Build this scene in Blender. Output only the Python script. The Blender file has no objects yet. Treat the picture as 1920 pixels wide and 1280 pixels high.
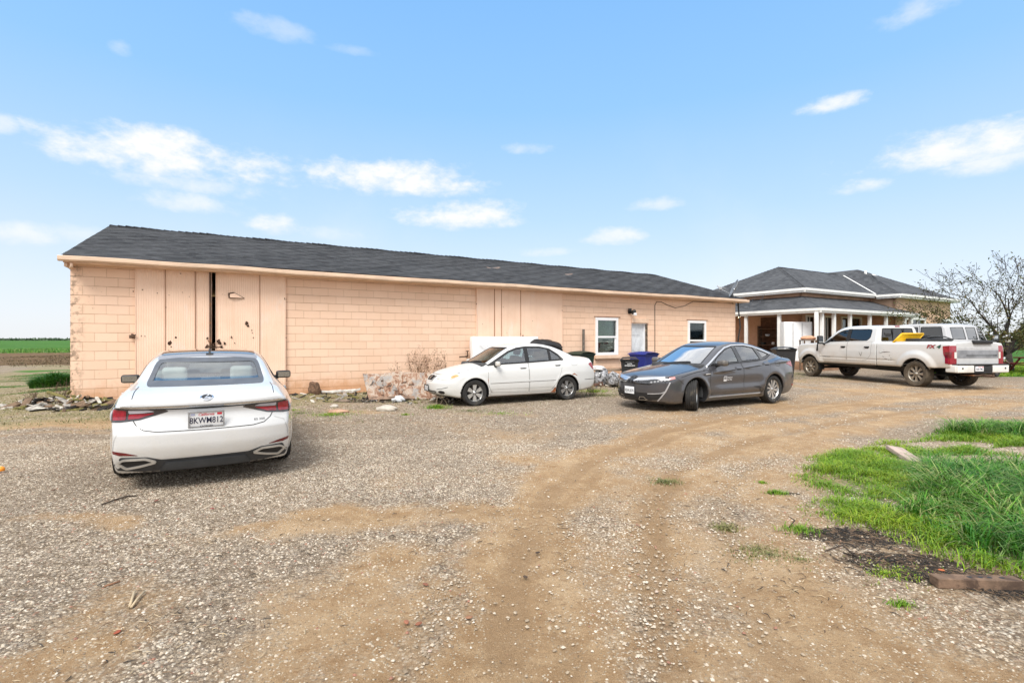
import bpy, bmesh, math, random
import numpy as np
from mathutils import Vector, Matrix, Euler, geometry

S = bpy.context.scene
COL = S.collection
R = math.radians
rng = np.random.default_rng(7)
random.seed(7)

# ------------------------------------------------------------------ camera
CAMH, F, HX, HY = 1.58, 930.0, 960.0, 636.0
cam_d = bpy.data.cameras.new("camera")
cam_d.sensor_width = 36.0
cam_d.lens = F / 1920.0 * 36.0
cam_d.shift_y = -(640.0 - HY) / 1920.0
cam_d.clip_end = 6000.0
cam = bpy.data.objects.new("camera", cam_d)
cam.location = (0, 0, CAMH)
cam.rotation_euler = (R(90), 0, 0)
COL.objects.link(cam)
S.camera = cam

# ------------------------------------------------------------------ light
SUN_EL, SUN_AZ = 50.0, 197.0       # azimuth clockwise from +Y (behind the camera, to its left)
sun_d = bpy.data.lights.new("sun", 'SUN')
sun_d.energy = 1.9
sun_d.angle = R(26)
sun_d.color = (1.0, 0.965, 0.91)
sun = bpy.data.objects.new("sun", sun_d)
sv = Vector((math.sin(R(SUN_AZ)) * math.cos(R(SUN_EL)), math.cos(R(SUN_AZ)) * math.cos(R(SUN_EL)), math.sin(R(SUN_EL))))
sun.rotation_euler = sv.to_track_quat('Z', 'Y').to_euler()
COL.objects.link(sun)

S.view_settings.view_transform = 'Standard'
S.view_settings.look = 'None'
S.view_settings.gamma = 1.0
S.view_settings.use_curve_mapping = False
S.view_settings.exposure = 1.11
S.cycles.use_denoising = True
S.cycles.max_bounces = 8
S.cycles.transparent_max_bounces = 24
S.cycles.caustics_reflective = False
S.cycles.caustics_refractive = False

W = bpy.data.worlds.new("World")
S.world = W
W.use_nodes = True


class NT:
    """small helper round a node tree"""
    def __init__(self, nt):
        self.nt = nt
    def n(self, t, **kw):
        nd = self.nt.nodes.new(t)
        for k, v in kw.items():
            setattr(nd, k, v)
        return nd
    def l(self, a, b):
        self.nt.links.new(a, b)
    def put(self, sock, v):
        if isinstance(v, bpy.types.NodeSocket):
            self.l(v, sock)
        elif v is not None:
            if isinstance(v, (tuple, list)) and len(v) == 3 and sock.type == 'RGBA':
                v = (*v, 1.0)
            sock.default_value = v
    def m(self, op, a, b=None, c=None, clamp=False):
        nd = self.n('ShaderNodeMath', operation=op, use_clamp=clamp)
        self.put(nd.inputs[0], a)
        if b is not None: self.put(nd.inputs[1], b)
        if c is not None: self.put(nd.inputs[2], c)
        return nd.outputs[0]
    def vm(self, op, a, b=None):
        nd = self.n('ShaderNodeVectorMath', operation=op)
        self.put(nd.inputs[0], a)
        if b is not None: self.put(nd.inputs[1], b)
        return nd.outputs[0]
    def mix(self, f, a, b, mode='MIX'):
        nd = self.n('ShaderNodeMix', data_type='RGBA', blend_type=mode)
        self.put(nd.inputs['Factor'], f)
        self.put(nd.inputs['A'], a) if False else self.put(nd.inputs[6], a)
        self.put(nd.inputs[7], b)
        return nd.outputs[2]
    def ramp(self, f, stops, interp='LINEAR'):
        nd = self.n('ShaderNodeValToRGB')
        cr = nd.color_ramp
        cr.interpolation = interp
        while len(cr.elements) < len(stops):
            cr.elements.new(0.5)
        for e, (p, c) in zip(cr.elements, stops):
            e.position = p
            e.color = (c, c, c, 1) if isinstance(c, (int, float)) else (*c[:3], 1)
        self.put(nd.inputs[0], f)
        return nd.outputs[0]
    def noise(self, vec=None, scale=5.0, detail=4.0, rough=0.55, dist=0.0, out=0):
        nd = self.n('ShaderNodeTexNoise')
        if vec is not None: self.l(vec, nd.inputs['Vector'])
        nd.inputs['Scale'].default_value = scale
        nd.inputs['Detail'].default_value = detail
        nd.inputs['Roughness'].default_value = rough
        nd.inputs['Distortion'].default_value = dist
        return nd.outputs[out]
    def voro(self, vec=None, scale=5.0, feature='F1', out='Distance', rand=1.0):
        nd = self.n('ShaderNodeTexVoronoi', feature=feature)
        if vec is not None: self.l(vec, nd.inputs['Vector'])
        nd.inputs['Scale'].default_value = scale
        nd.inputs['Randomness'].default_value = rand
        return nd.outputs[out]
    def sep(self, v):
        nd = self.n('ShaderNodeSeparateXYZ'); self.l(v, nd.inputs[0]); return nd.outputs
    def comb(self, x, y, z=0.0):
        nd = self.n('ShaderNodeCombineXYZ')
        self.put(nd.inputs[0], x); self.put(nd.inputs[1], y); self.put(nd.inputs[2], z)
        return nd.outputs[0]
    def smooth(self, v, a, b):
        nd = self.n('ShaderNodeMapRange', interpolation_type='SMOOTHSTEP')
        self.put(nd.inputs[0], v); nd.inputs[1].default_value = a; nd.inputs[2].default_value = b
        return nd.outputs[0]
    def bump(self, h, strength=0.3, dist=0.02, normal=None):
        nd = self.n('ShaderNodeBump')
        nd.inputs['Strength'].default_value = strength
        nd.inputs['Distance'].default_value = dist
        self.l(h, nd.inputs['Height'])
        if normal is not None: self.l(normal, nd.inputs['Normal'])
        return nd.outputs[0]


# ------------------------------------------------------------------ sky: physical sky, pale near the horizon, with clouds
wn = NT(W.node_tree)
W.node_tree.nodes.clear()
w_out = wn.n('ShaderNodeOutputWorld')
w_bg = wn.n('ShaderNodeBackground')
w_sky = wn.n('ShaderNodeTexSky', sky_type='NISHITA')
w_sky.sun_disc = False
w_sky.sun_elevation = R(SUN_EL)
w_sky.sun_rotation = R(SUN_AZ)
w_sky.altitude = 50
w_sky.air_density = 1.0
w_sky.dust_density = 1.6
w_sky.ozone_density = 1.0
w_tc = wn.n('ShaderNodeTexCoord')
wdir = w_tc.outputs['Generated']
wx, wy, wz = wn.sep(wdir)
w_az = wn.m('ARCTAN2', wx, wy)
w_el = wn.m('ARCSINE', wz)
# (px, py, half width, half height, strength) in the photograph -> azimuth / elevation
CLOUDS = [(330, 308, 235, 46, 1.0), (380, 352, 170, 26, .55), (760, 345, 165, 36, 1.0), (885, 408, 120, 30, .95),
          (520, 424, 62, 22, .8), (370, 383, 110, 26, .6), (1800, 280, 205, 46, 1.0), (1845, 312, 120, 26, .7),
          (1562, 197, 62, 20, .8), (1618, 352, 58, 16, .75), (1150, 447, 62, 17, .65), (40, 440, 95, 24, .6),
          (225, 92, 30, 18, .3), (530, 62, 80, 24, .3), (1715, 25, 80, 30, .4), (1230, 385, 50, 14, .5),
          (990, 282, 48, 13, .4), (0, 235, 40, 22, .55), (650, 95, 60, 10, .2),
          (1025, 474, 60, 10, .4), (610, 440, 70, 16, .3), (150, 445, 70, 22, .35)]
def px_dir(x, y):
    X, Z = (x - HX) / F, (HY - y) / F
    return math.atan2(X, 1.0), math.atan2(Z, math.hypot(X, 1.0))
wflat = wn.vm('MULTIPLY', wdir, (1.0, 1.0, 1.9))
n_big = wn.noise(wflat, 7.5, 9.0, 0.60, 0.0)
n_big2 = wn.noise(wflat, 24.0, 7.0, 0.62, 0.0)
n_c = wn.m('ADD', wn.m('MULTIPLY', wn.m('SUBTRACT', n_big, 0.5), 3.0), wn.m('MULTIPLY', wn.m('SUBTRACT', n_big2, 0.5), 2.2))
cl = None
ccol = None
for (x, y, hw, hh, st) in CLOUDS:
    a0, e0 = px_dir(x, y)
    hw, hh = hw * 1.10, hh * 1.25
    ra = abs(px_dir(x + hw, y)[0] - px_dir(x - hw, y)[0]) / 2
    re = abs(px_dir(x, y - hh)[1] - px_dir(x, y + hh)[1]) / 2
    da = wn.m('DIVIDE', wn.m('SUBTRACT', w_az, a0), ra)
    de = wn.m('DIVIDE', wn.m('SUBTRACT', w_el, e0), re)
    # flatter underside: the lower half falls off faster
    de2 = wn.m('MAXIMUM', de, wn.m('MULTIPLY', de, -1.5))
    r2 = wn.m('ADD', wn.m('MULTIPLY', da, da), wn.m('MULTIPLY', de2, de2))
    v = wn.m('ADD', wn.m('SUBTRACT', 1.0, r2), n_c)
    mk_ = wn.m('MULTIPLY', wn.smooth(v, -.12, 1.45), st)
    cc = wn.mix(wn.smooth(wn.m('ADD', de, wn.m('MULTIPLY', wn.m('SUBTRACT', n_big2, .5), 1.5)), -.8, .35), (4.75, 5.15, 5.6), (5.65, 5.65, 5.7))
    ccol = cc if ccol is None else wn.mix(wn.m('GREATER_THAN', mk_, cl), ccol, cc)
    cl = mk_ if cl is None else wn.m('MAXIMUM', cl, mk_)
# sky colour by height: the physical sky, evened out towards the soft blue of the place
grad = wn.n('ShaderNodeValToRGB')
cr_ = grad.color_ramp
STOPS = [(0.0, (5.6, 5.72, 5.9)), (.10, (4.8, 5.25, 5.8)), (.30, (3.2, 4.5, 5.9)), (.55, (1.95, 3.75, 6.1)), (.80, (1.5, 3.3, 6.0)), (1.0, (1.3, 3.1, 5.9))]
while len(cr_.elements) < len(STOPS): cr_.elements.new(.5)
for e_, (p_, c_) in zip(cr_.elements, STOPS): e_.position = p_; e_.color = (*[v / 10 for v in c_], 1)
wn.l(wn.m('DIVIDE', w_el, .78, clamp=True), grad.inputs[0])
sky_c = wn.mix(.82, wn.mix(1.0, w_sky.outputs[0], (.85, .92, 1.05), 'MULTIPLY'), wn.mix(1.0, grad.outputs[0], (10, 10, 10), 'MULTIPLY'))
thin = wn.m('MULTIPLY', wn.smooth(wn.noise(wdir, 2.6, 6.0, 0.6), 0.45, 0.85), 0.30)
sky_c = wn.mix(wn.m('MULTIPLY', thin, wn.smooth(w_el, .5, .1)), sky_c, (5.2, 5.4, 5.7))
sky_c = wn.mix(wn.m('MULTIPLY', cl, 1.1, clamp=True), sky_c, ccol)
# behind and above the camera the sky is a bright broken overcast
over = wn.m('MAXIMUM', wn.smooth(wn.m('ADD', w_el, wn.m('MULTIPLY', wn.m('SUBTRACT', n_big, .5), .05)), .625, .71), wn.smooth(wn.m('ABSOLUTE', w_az), .86, 1.05))
sky_c = wn.mix(wn.m('MULTIPLY', over, .92), sky_c, wn.mix(wn.smooth(n_big, .35, .65), (5.6, 5.9, 6.5), (8.2, 8.2, 8.2)))
wn.l(sky_c, w_bg.inputs[0])
w_bg.inputs[1].default_value = 0.085
wn.l(w_bg.outputs[0], w_out.inputs[0])


# ------------------------------------------------------------------ general helpers
def gp(x, y, z=0.0):
    """ground position (X, Y) under photo pixel (x, y)"""
    Y = F * (CAMH - z) / (y - HY)
    return ((x - HX) / F * Y, Y)

def pp(x, y, Y):
    return Vector(((x - HX) / F * Y, Y, CAMH + (HY - y) / F * Y))

def tag(o, label=None, cat=None, group=None, kind=None):
    if label: o["label"] = label
    if cat: o["category"] = cat
    if group: o["group"] = group
    if kind: o["kind"] = kind
    return o

def empty(name, loc=(0, 0, 0), rz=0.0, parent=None):
    o = bpy.data.objects.new(name, None)
    o.empty_display_size = 0.2
    o.location = loc
    o.rotation_euler = (0, 0, rz)
    COL.objects.link(o)
    if parent: o.parent = parent
    return o

def mk(name, V, Fc, mats, parent=None, smooth=False, mi=None, normals=None, loc=None, rot=None, uv=None):
    me = bpy.data.meshes.new(name)
    V = np.asarray(V, dtype=float).reshape(-1, 3)
    me.from_pydata(V.tolist() if len(V) < 300000 else V, [], Fc if isinstance(Fc, list) else Fc.tolist())
    if not isinstance(mats, (list, tuple)): mats = [mats]
    for m_ in mats: me.materials.append(m_)
    if mi is not None:
        me.polygons.foreach_set('material_index', np.asarray(mi, dtype=np.int32))
    if smooth:
        me.polygons.foreach_set('use_smooth', np.ones(len(me.polygons), dtype=bool))
    if uv is not None:
        ul = me.uv_layers.new(name='UVMap')
        ul.data.foreach_set('uv', np.asarray(uv, dtype=float).ravel())
    me.update()
    if normals is not None:
        me.normals_split_custom_set_from_vertices([tuple(n) for n in normals])
    o = bpy.data.objects.new(name, me)
    if loc is not None: o.location = loc
    if rot is not None: o.rotation_euler = rot
    COL.objects.link(o)
    if parent: o.parent = parent
    return o

BOXF = [(0, 3, 2, 1), (4, 5, 6, 7), (0, 1, 5, 4), (1, 2, 6, 5), (2, 3, 7, 6), (3, 0, 4, 7)]

class MB:
    """collects shapes into one mesh"""
    def __init__(self, M=None):
        self.V, self.F, self.I, self.SM = [], [], [], []
        self.M = M
    def add(self, vs, fs, mi=0, M=None, smooth=False):
        b = len(self.V)
        for v in vs:
            v = Vector(v)
            if M is not None: v = M @ v
            if self.M is not None: v = self.M @ v
            self.V.append(tuple(v))
        for f in fs:
            self.F.append(tuple(b + i for i in f)); self.I.append(mi); self.SM.append(smooth)
        return self
    def box(self, x0, x1, y0, y1, z0, z1, mi=0, M=None, bev=0.0):
        if bev <= 0:
            vs = [(x0, y0, z0), (x1, y0, z0), (x1, y1, z0), (x0, y1, z0), (x0, y0, z1), (x1, y0, z1), (x1, y1, z1), (x0, y1, z1)]
            return self.add(vs, BOXF, mi, M)
        bm = bmesh.new()
        bmesh.ops.create_cube(bm, size=1.0)
        for v in bm.verts:
            v.co = Vector(((x0 + x1) / 2 + v.co.x * (x1 - x0), (y0 + y1) / 2 + v.co.y * (y1 - y0), (z0 + z1) / 2 + v.co.z * (z1 - z0)))
        bmesh.ops.bevel(bm, geom=list(bm.edges), offset=bev, segments=3, affect='EDGES', profile=0.6)
        self.bm(bm, mi, M, True)
        bm.free()
        return self
    def bm(self, bm, mi=0, M=None, smooth=False):
        bm.verts.index_update()
        return self.add([v.co.copy() for v in bm.verts], [[v.index for v in f.verts] for f in bm.faces], mi, M, smooth)
    def prism(self, poly, y0, y1, mi=0, M=None):
        """polygon in (x, z) swept along y"""
        n = len(poly)
        vs = [(p[0], y0, p[1]) for p in poly] + [(p[0], y1, p[1]) for p in poly]
        fs = [tuple(range(n)), tuple(range(2 * n - 1, n - 1, -1))] + [(i, i + n, (i + 1) % n + n, (i + 1) % n) for i in range(n)]
        return self.add(vs, fs, mi, M)
    def tube(self, pts, r, seg=8, mi=0, M=None, caps=True):
        pts = [Vector(p) for p in pts]
        rs = r if isinstance(r, (list, tuple)) else [r] * len(pts)
        vs, fs = [], []
        t0 = (pts[1] - pts[0]).normalized()
        up = Vector((0, 0, 1)) if abs(t0.z) < 0.9 else Vector((1, 0, 0))
        a = t0.cross(up).normalized()
        for i, p in enumerate(pts):
            t = (pts[min(i + 1, len(pts) - 1)] - pts[max(i - 1, 0)])
            t = t.normalized() if t.length > 1e-9 else t0
            a = (a - t * a.dot(t))
            a = a.normalized() if a.length > 1e-6 else t.orthogonal().normalized()
            b = t.cross(a)
            for k in range(seg):
                an = 2 * math.pi * k / seg
                vs.append(p + (a * math.cos(an) + b * math.sin(an)) * rs[i])
        for i in range(len(pts) - 1):
            for k in range(seg):
                fs.append((i * seg + k, i * seg + (k + 1) % seg, (i + 1) * seg + (k + 1) % seg, (i + 1) * seg + k))
        if caps:
            fs.append(tuple(range(seg - 1, -1, -1)))
            fs.append(tuple((len(pts) - 1) * seg + k for k in range(seg)))
        return self.add(vs, fs, mi, M, True)
    def lathe(self, prof, seg=24, mi=0, M=None, axis='z', smooth=True, closed=False):
        """profile of (radius, height) turned about an axis"""
        vs, fs = [], []
        n = len(prof)
        for k in range(seg):
            an = 2 * math.pi * k / seg
            c, s = math.cos(an), math.sin(an)
            for (r, h) in prof:
                vs.append((r * c, r * s, h) if axis == 'z' else (r * c, h, r * s))
        for k in range(seg):
            k2 = (k + 1) % seg
            for i in range(n - 1 if not closed else n):
                j = (i + 1) % n
                f = (k * n + i, k2 * n + i, k2 * n + j, k * n + j)
                fs.append(f if axis == 'z' else f[::-1])
        return self.add(vs, fs, mi, M, smooth)
    def build(self, name, mats, parent=None, smooth=None, loc=None, rot=None):
        o = mk(name, self.V, self.F, mats, parent, False, self.I, None, loc, rot)
        sm = self.SM if smooth is None else [smooth] * len(self.F)
        o.data.polygons.foreach_set('use_smooth', np.asarray(sm, dtype=bool))
        return o

def copy_tree(o, parent=None):
    c = o.copy()
    COL.objects.link(c)
    if parent: c.parent = parent
    for ch in list(o.children):
        copy_tree(ch, c)
    return c

_tcache = {}
def text_shape(s, shear=0.0, bold=0.0):
    """2-D triangulated outline of a word in the built-in font, height 1, centred: verts (n,2), faces"""
    key = (s, shear, bold)
    if key in _tcache: return _tcache[key]
    cu = bpy.data.curves.new("lettering", 'FONT')
    cu.body = s
    cu.resolution_u = 3
    cu.shear = shear
    cu.offset = bold
    ob = bpy.data.objects.new("lettering", cu)
    COL.objects.link(ob)
    dg = bpy.context.evaluated_depsgraph_get()
    me = bpy.data.meshes.new_from_object(ob.evaluated_get(dg))
    V = np.array([v.co[:2] for v in me.vertices], dtype=float)
    Fc = [tuple(p.vertices) for p in me.polygons]
    bpy.data.objects.remove(ob); bpy.data.curves.remove(cu); bpy.data.meshes.remove(me)
    lo, hi = V.min(0), V.max(0)
    V = (V - (lo + hi) / 2) / (hi[1] - lo[1])
    _tcache[key] = (V, Fc)
    return V, Fc

# numpy value noise
_P = rng.random((256, 256))
def vnoise(x, y):
    xi, yi = np.floor(x).astype(int), np.floor(y).astype(int)
    fx, fy = x - xi, y - yi
    fx, fy = fx * fx * (3 - 2 * fx), fy * fy * (3 - 2 * fy)
    a, b = _P[xi % 256, yi % 256], _P[(xi + 1) % 256, yi % 256]
    c, d = _P[xi % 256, (yi + 1) % 256], _P[(xi + 1) % 256, (yi + 1) % 256]
    return (a * (1 - fx) + b * fx) * (1 - fy) + (c * (1 - fx) + d * fx) * fy
def fbm(x, y, o=4, g=0.5):
    s, a, t = 0, 1, 0
    for i in range(o):
        s = s + a * vnoise(x * 2 ** i + 17.3 * i, y * 2 ** i - 9.1 * i); t += a; a *= g
    return s / t

# ------------------------------------------------------------------ materials
def pbr(name):
    m_ = bpy.data.materials.new(name)
    m_.use_nodes = True
    t = NT(m_.node_tree)
    b = m_.node_tree.nodes['Principled BSDF']
    return m_, t, b

def mat(name, c, rough=0.7, metal=0.0, var=0.15, scale=6.0, bump=0.0, bscale=40.0, c2=None, c2f=0.5, coat=0.0, spec=0.5, dist=0.01):
    """plain surface with uneven colour, roughness and relief"""
    m_, t, b = pbr(name)
    tc = t.n('ShaderNodeTexCoord').outputs['Object']
    n1 = t.noise(tc, scale, 5.0, 0.6)
    lo = tuple(x * (1 - var) for x in c); hi = tuple(min(1, x * (1 + var)) for x in c)
    col = t.mix(t.smooth(n1, 0.3, 0.7), lo, hi)
    if c2 is not None:
        n2 = t.noise(tc, scale * 0.6, 6.0, 0.65, 0.4)
        col = t.mix(t.smooth(n2, c2f, c2f + 0.12), col, c2)
    t.l(col, b.inputs['Base Color'])
    b.inputs['Metallic'].default_value = metal
    b.inputs['Specular IOR Level'].default_value = spec
    t.l(t.m('ADD', rough - 0.06, t.m('MULTIPLY', n1, 0.12)), b.inputs['Roughness'])
    if coat: b.inputs['Coat Weight'].default_value = coat; b.inputs['Coat Roughness'].default_value = 0.05
    if bump:
        t.l(t.bump(t.noise(tc, bscale, 4.0, 0.6), bump, dist), b.inputs['Normal'])
    return m_

def srgb(r, g, b):
    f = lambda v: (v / 255 / 12.92) if v / 255 <= 0.04045 else ((v / 255 + 0.055) / 1.055) ** 2.4
    return (f(r), f(g), f(b))
# ------------------------------------------------------------------ the lie of the land
TH = R(30.3)
BU = np.array([math.cos(TH), math.sin(TH)])       # along the barn front, to the right and away
BV = np.array([-math.sin(TH), math.cos(TH)])      # into the barn
B0 = np.array([-10.10, 11.34])                    # left front corner of the barn
BLEN, BDEP, BWALL = 23.9, 10.2, 3.42

def seg_dist(px, py, pts):
    d = np.full(px.shape, 1e9)
    for (ax, ay), (bx, by) in zip(pts[:-1], pts[1:]):
        vx, vy = bx - ax, by - ay
        t = np.clip(((px - ax) * vx + (py - ay) * vy) / (vx * vx + vy * vy + 1e-9), 0, 1)
        d = np.minimum(d, np.hypot(px - ax - t * vx, py - ay - t * vy))
    return d

def sstep(v, a, b):
    t = np.clip((v - a) / (b - a), 0, 1)
    return t * t * (3 - 2 * t)

def in_poly(px, py, poly):
    ins = np.zeros(px.shape, bool)
    n = len(poly)
    for i in range(n):
        x1, y1 = poly[i]; x2, y2 = poly[(i + 1) % n]
        c = ((y1 > py) != (y2 > py)) & (px < (x2 - x1) * (py - y1) / (y2 - y1 + 1e-12) + x1)
        ins ^= c
    return ins

TRACKS = [  # (photo pixels along a bare earth track, half width m, strength)
    ([(985, 1400), (1000, 1275), (1010, 1150), (985, 1050), (1010, 960), (1060, 900), (1130, 852), (1250, 815), (1420, 782), (1650, 752), (1900, 729)], .36, 1.0),
    ([(1290, 1400), (1250, 1270), (1240, 1080), (1235, 960), (1275, 900), (1400, 850), (1500, 822), (1700, 784), (1950, 752)], .30, .75),
    ([(420, 1400), (560, 1275), (640, 1150), (720, 1065)], .34, .9),
    ([(700, 1275), (760, 1180), (840, 1130)], .26, .7),
    ([(560, 985), (700, 966), (860, 952), (935, 958)], .24, 1.0),
    ([(1460, 1250), (1510, 1130), (1430, 1050), (1395, 960)], .34, .7),
    ([(1340, 850), (1390, 940), (1460, 1040), (1600, 1180), (1750, 1290)], .30, .6),
    ([(-60, 806), (120, 790), (235, 796)], .42, .95),
    ([(-100, 1290), (60, 1240), (180, 1190)], .30, .8),
    ([(40, 968), (160, 962), (230, 975)], .13, .8),
    ([(430, 1000), (520, 985), (640, 1000)], .10, .6),
    ([(1480, 712), (1600, 728), (1760, 742), (1960, 756)], .8, .55),
    ([(1250, 800), (1400, 770), (1560, 740), (1700, 722)], .5, .6),
    ([(620, 770), (800, 776), (1000, 778)], .18, .35),
    ([(1150, 1330), (1260, 1150), (1330, 1000), (1340, 900), (1450, 830)], .75, .62),
    ([(1350, 1330), (1480, 1180), (1560, 1120)], .45, .6),
    ([(900, 1330), (930, 1180), (960, 1050)], .20, .8),
    ([(560, 1120), (760, 1050), (960, 1010)], .22, .55),
    ([(60, 1330), (140, 1180), (240, 1130)], .30, .6),
    ([(1120, 800), (1400, 762), (1700, 738), (1960, 740)], .9, .40),
    ([(1000, 860), (1250, 830), (1450, 800), (1700, 772)], .35, .7),
    ([(-80, 842), (90, 832), (215, 840)], .22, .55),
]
TRACKS_W = [([gp(*p) for p in pts], w, s) for pts, w, s in TRACKS]
RUTS = [  # narrow wheel ruts: pixels, half width, strength
    ([(880, 1400), (925, 1280), (960, 1110), (1000, 970), (1075, 880), (1240, 806), (1420, 772), (1620, 748), (1900, 722)], .15, 1.0),
    ([(1330, 1400), (1262, 1280), (1232, 1080), (1222, 955), (1262, 884), (1400, 826), (1560, 792), (1720, 768), (1960, 742)], .13, .95),
    ([(1090, 1400), (1075, 1280), (1040, 1100), (1050, 960), (1130, 866), (1300, 806), (1500, 770), (1700, 744)], .10, .7),
    ([(700, 1400), (740, 1290), (800, 1180), (850, 1100)], .12, .6),
    ([(1560, 1330), (1440, 1180), (1370, 1040), (1345, 940), (1390, 880), (1500, 838)], .10, .55),
    ([(-80, 800), (100, 786), (230, 790)], .16, .9), ([(-80, 822), (100, 808), (215, 812)], .12, .6),
    ([(560, 792), (760, 792), (960, 800), (1150, 786)], .12, .45), ([(600, 808), (800, 812), (1000, 818)], .10, .35),
    ([(590, 972), (660, 968), (740, 962)], .10, .7), ([(820, 955), (900, 948), (930, 958)], .14, .9),
    ([(1480, 722), (1650, 740), (1900, 752)], .35, .8), ([(1500, 700), (1700, 722), (1960, 730)], .35, .7), ([(1200, 792), (1420, 768), (1560, 738)], .3, .55),
    ([(1600, 758), (1760, 762), (1960, 772)], .25, .8), ([(1380, 790), (1560, 770), (1800, 780), (1960, 784)], .16, .7), ([(1500, 712), (1640, 716), (1800, 712)], .4, .7), ([(1300, 785), (1500, 752), (1640, 735)], .22, .8), ([(1640, 728), (1800, 735), (1960, 738)], .22, .9),
]
RUTS_W = [([gp(*p) for p in pts], w, s) for pts, w, s in RUTS]
GRASS_PX = [(1462, 888), (1490, 860), (1580, 838), (1690, 822), (1760, 802), (1850, 793), (1960, 786), (2250, 786), (2400, 1200), (1960, 1160), (1905, 1098),
            (1800, 1068), (1710, 1036), (1620, 1002), (1535, 988), (1490, 955), (1545, 928), (1478, 912)]
GRASS_W = [gp(*p) for p in GRASS_PX]
BARE_W = [(gp(1850, 868), 1.0, .42), (gp(1785, 836), .7, .25), (gp(1950, 850), .8, .3)]      # stony gaps inside the grass

def barn_uv(x, y):
    dx, dy = x - B0[0], y - B0[1]
    return dx * BU[0] + dy * BU[1], dx * BV[0] + dy * BV[1]

def grass_mask(x, y):
    """1 well inside the lush patch, 0 outside"""
    wx = x + 0.35 * (fbm(x * 1.6, y * 1.6) - .5) + .12 * (fbm(x * 6, y * 6) - .5)
    wy = y + 0.35 * (fbm(x * 1.6 + 40, y * 1.6) - .5) + .12 * (fbm(x * 6 + 9, y * 6) - .5)
    ins = in_poly(wx, wy, GRASS_W)
    d = seg_dist(wx, wy, GRASS_W + GRASS_W[:1])
    m_ = np.where(ins, np.clip(d / 0.35, 0, 1), 0)
    for (c, rx, ry) in BARE_W:
        q = ((wx - c[0]) / rx) ** 2 + ((wy - c[1]) / ry) ** 2
        m_ = m_ * sstep(q, .55, 1.3)
    return m_

def masks(x, y):
    n1, n2, n3 = fbm(x * .9, y * .9), fbm(x * 3.1 + 5, y * 3.1), fbm(x * .25 + 3, y * .25)
    dirt = np.zeros(x.shape)
    wx = x + .55 * (fbm(x * .9 + 31, y * .9, 5, .62) - .5) + .10 * (n2 - .5)
    wy = y + .55 * (fbm(x * .9, y * .9 + 77, 5, .62) - .5) + .10 * (fbm(x * 4, y * 4 + 7) - .5)
    for pts, w, s in TRACKS_W:
        d = seg_dist(wx, wy, pts)
        dirt = np.maximum(dirt, s * sstep(d, w * 2.1, w * .2))
    n4 = fbm(x * 1.5 + 11, y * 1.1 + 4, 5, .62)
    dirt = np.clip(dirt * (.30 + 1.35 * n4) + .95 * (n1 - .52) + .55 * (n4 - .5), 0, 1)
    broad = sstep(x + .35 * y, .4, 2.6) * sstep(y, 1.0, 2.5) * (.25 + .75 * sstep(y, 13, 7))
    dirt = np.clip(dirt + broad * (.18 + .9 * (fbm(x * .7 + 13, y * .5 + 5, 5, .6) - .42)), 0, 1)
    rut = np.zeros(x.shape)
    rx_ = x + .16 * (fbm(x * 1.6 + 3, y * 1.6, 4) - .5); ry_ = y + .16 * (fbm(x * 1.6, y * 1.6 + 30, 4) - .5)
    for pts, w, s in RUTS_W:
        rut = np.maximum(rut, s * sstep(seg_dist(rx_, ry_, pts), w * 1.9, w * .3))
    rut = np.clip(rut * (.05 + 1.6 * fbm(x * 1.3 + 21, y * .9, 5, .6)), 0, 1)
    dirt = np.maximum(dirt, .9 * rut)
    u, v = barn_uv(x, y)
    along = (u > -6) & (u < BLEN + 3)
    moss = np.where(along, sstep(-v + 1.2 * (n1 - .5), 4.6, 1.2), 0) * (.35 + .9 * n2)
    left = (x < B0[0] + 1.2) | (v > 0)
    moss = np.maximum(moss, np.where(left & (y > 12), .75 * sstep(n1, .40, .62), 0))
    green = grass_mask(x, y) * .42
    green = np.maximum(green, np.where((x > 18.6 + .25 * (y - 20)) & (y > 20.5 + .8 * n1), 1.0, 0) * np.where(x > 10, 1, 0))
    yl = y + 5 * (n3 - .5)
    leftside = x < -4 - .2 * y
    brown = np.where(leftside, sstep(yl, 27, 32), 0)
    far = sstep(y + 10 * (n3 - .5), 56, 62)
    green = np.maximum(green, far)
    brown = brown * (1 - far)
    green = np.maximum(green, np.where(leftside, .9 * sstep(n1 + .12 * n2, .60, .68) * sstep(y, 13, 15) * sstep(y, 30, 22), 0))
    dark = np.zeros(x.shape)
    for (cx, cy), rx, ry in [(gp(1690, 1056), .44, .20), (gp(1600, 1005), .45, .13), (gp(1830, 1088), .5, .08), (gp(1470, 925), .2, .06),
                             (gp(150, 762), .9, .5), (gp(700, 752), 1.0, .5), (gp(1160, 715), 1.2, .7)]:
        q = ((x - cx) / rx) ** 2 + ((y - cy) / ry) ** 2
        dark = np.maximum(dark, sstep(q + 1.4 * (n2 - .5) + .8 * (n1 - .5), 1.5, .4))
    return dict(dirt=dirt, green=green, dark=dark, brown=brown, moss=moss, rut=rut)

def ground_z(x, y):
    z = .035 * (fbm(x * .35, y * .35) - .5) * sstep(np.hypot(x, y), 2, 8)
    z = z + .018 * (fbm(x * 2.2, y * 2.2) - .5)
    u, v = barn_uv(x, y)
    z = z + .12 * sstep(u, 9, 0) * sstep(-v, 1.6, .1) * sstep(u, -3, -.5) * (v > -2)     # earth heaped against the barn's left end
    return z

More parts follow.
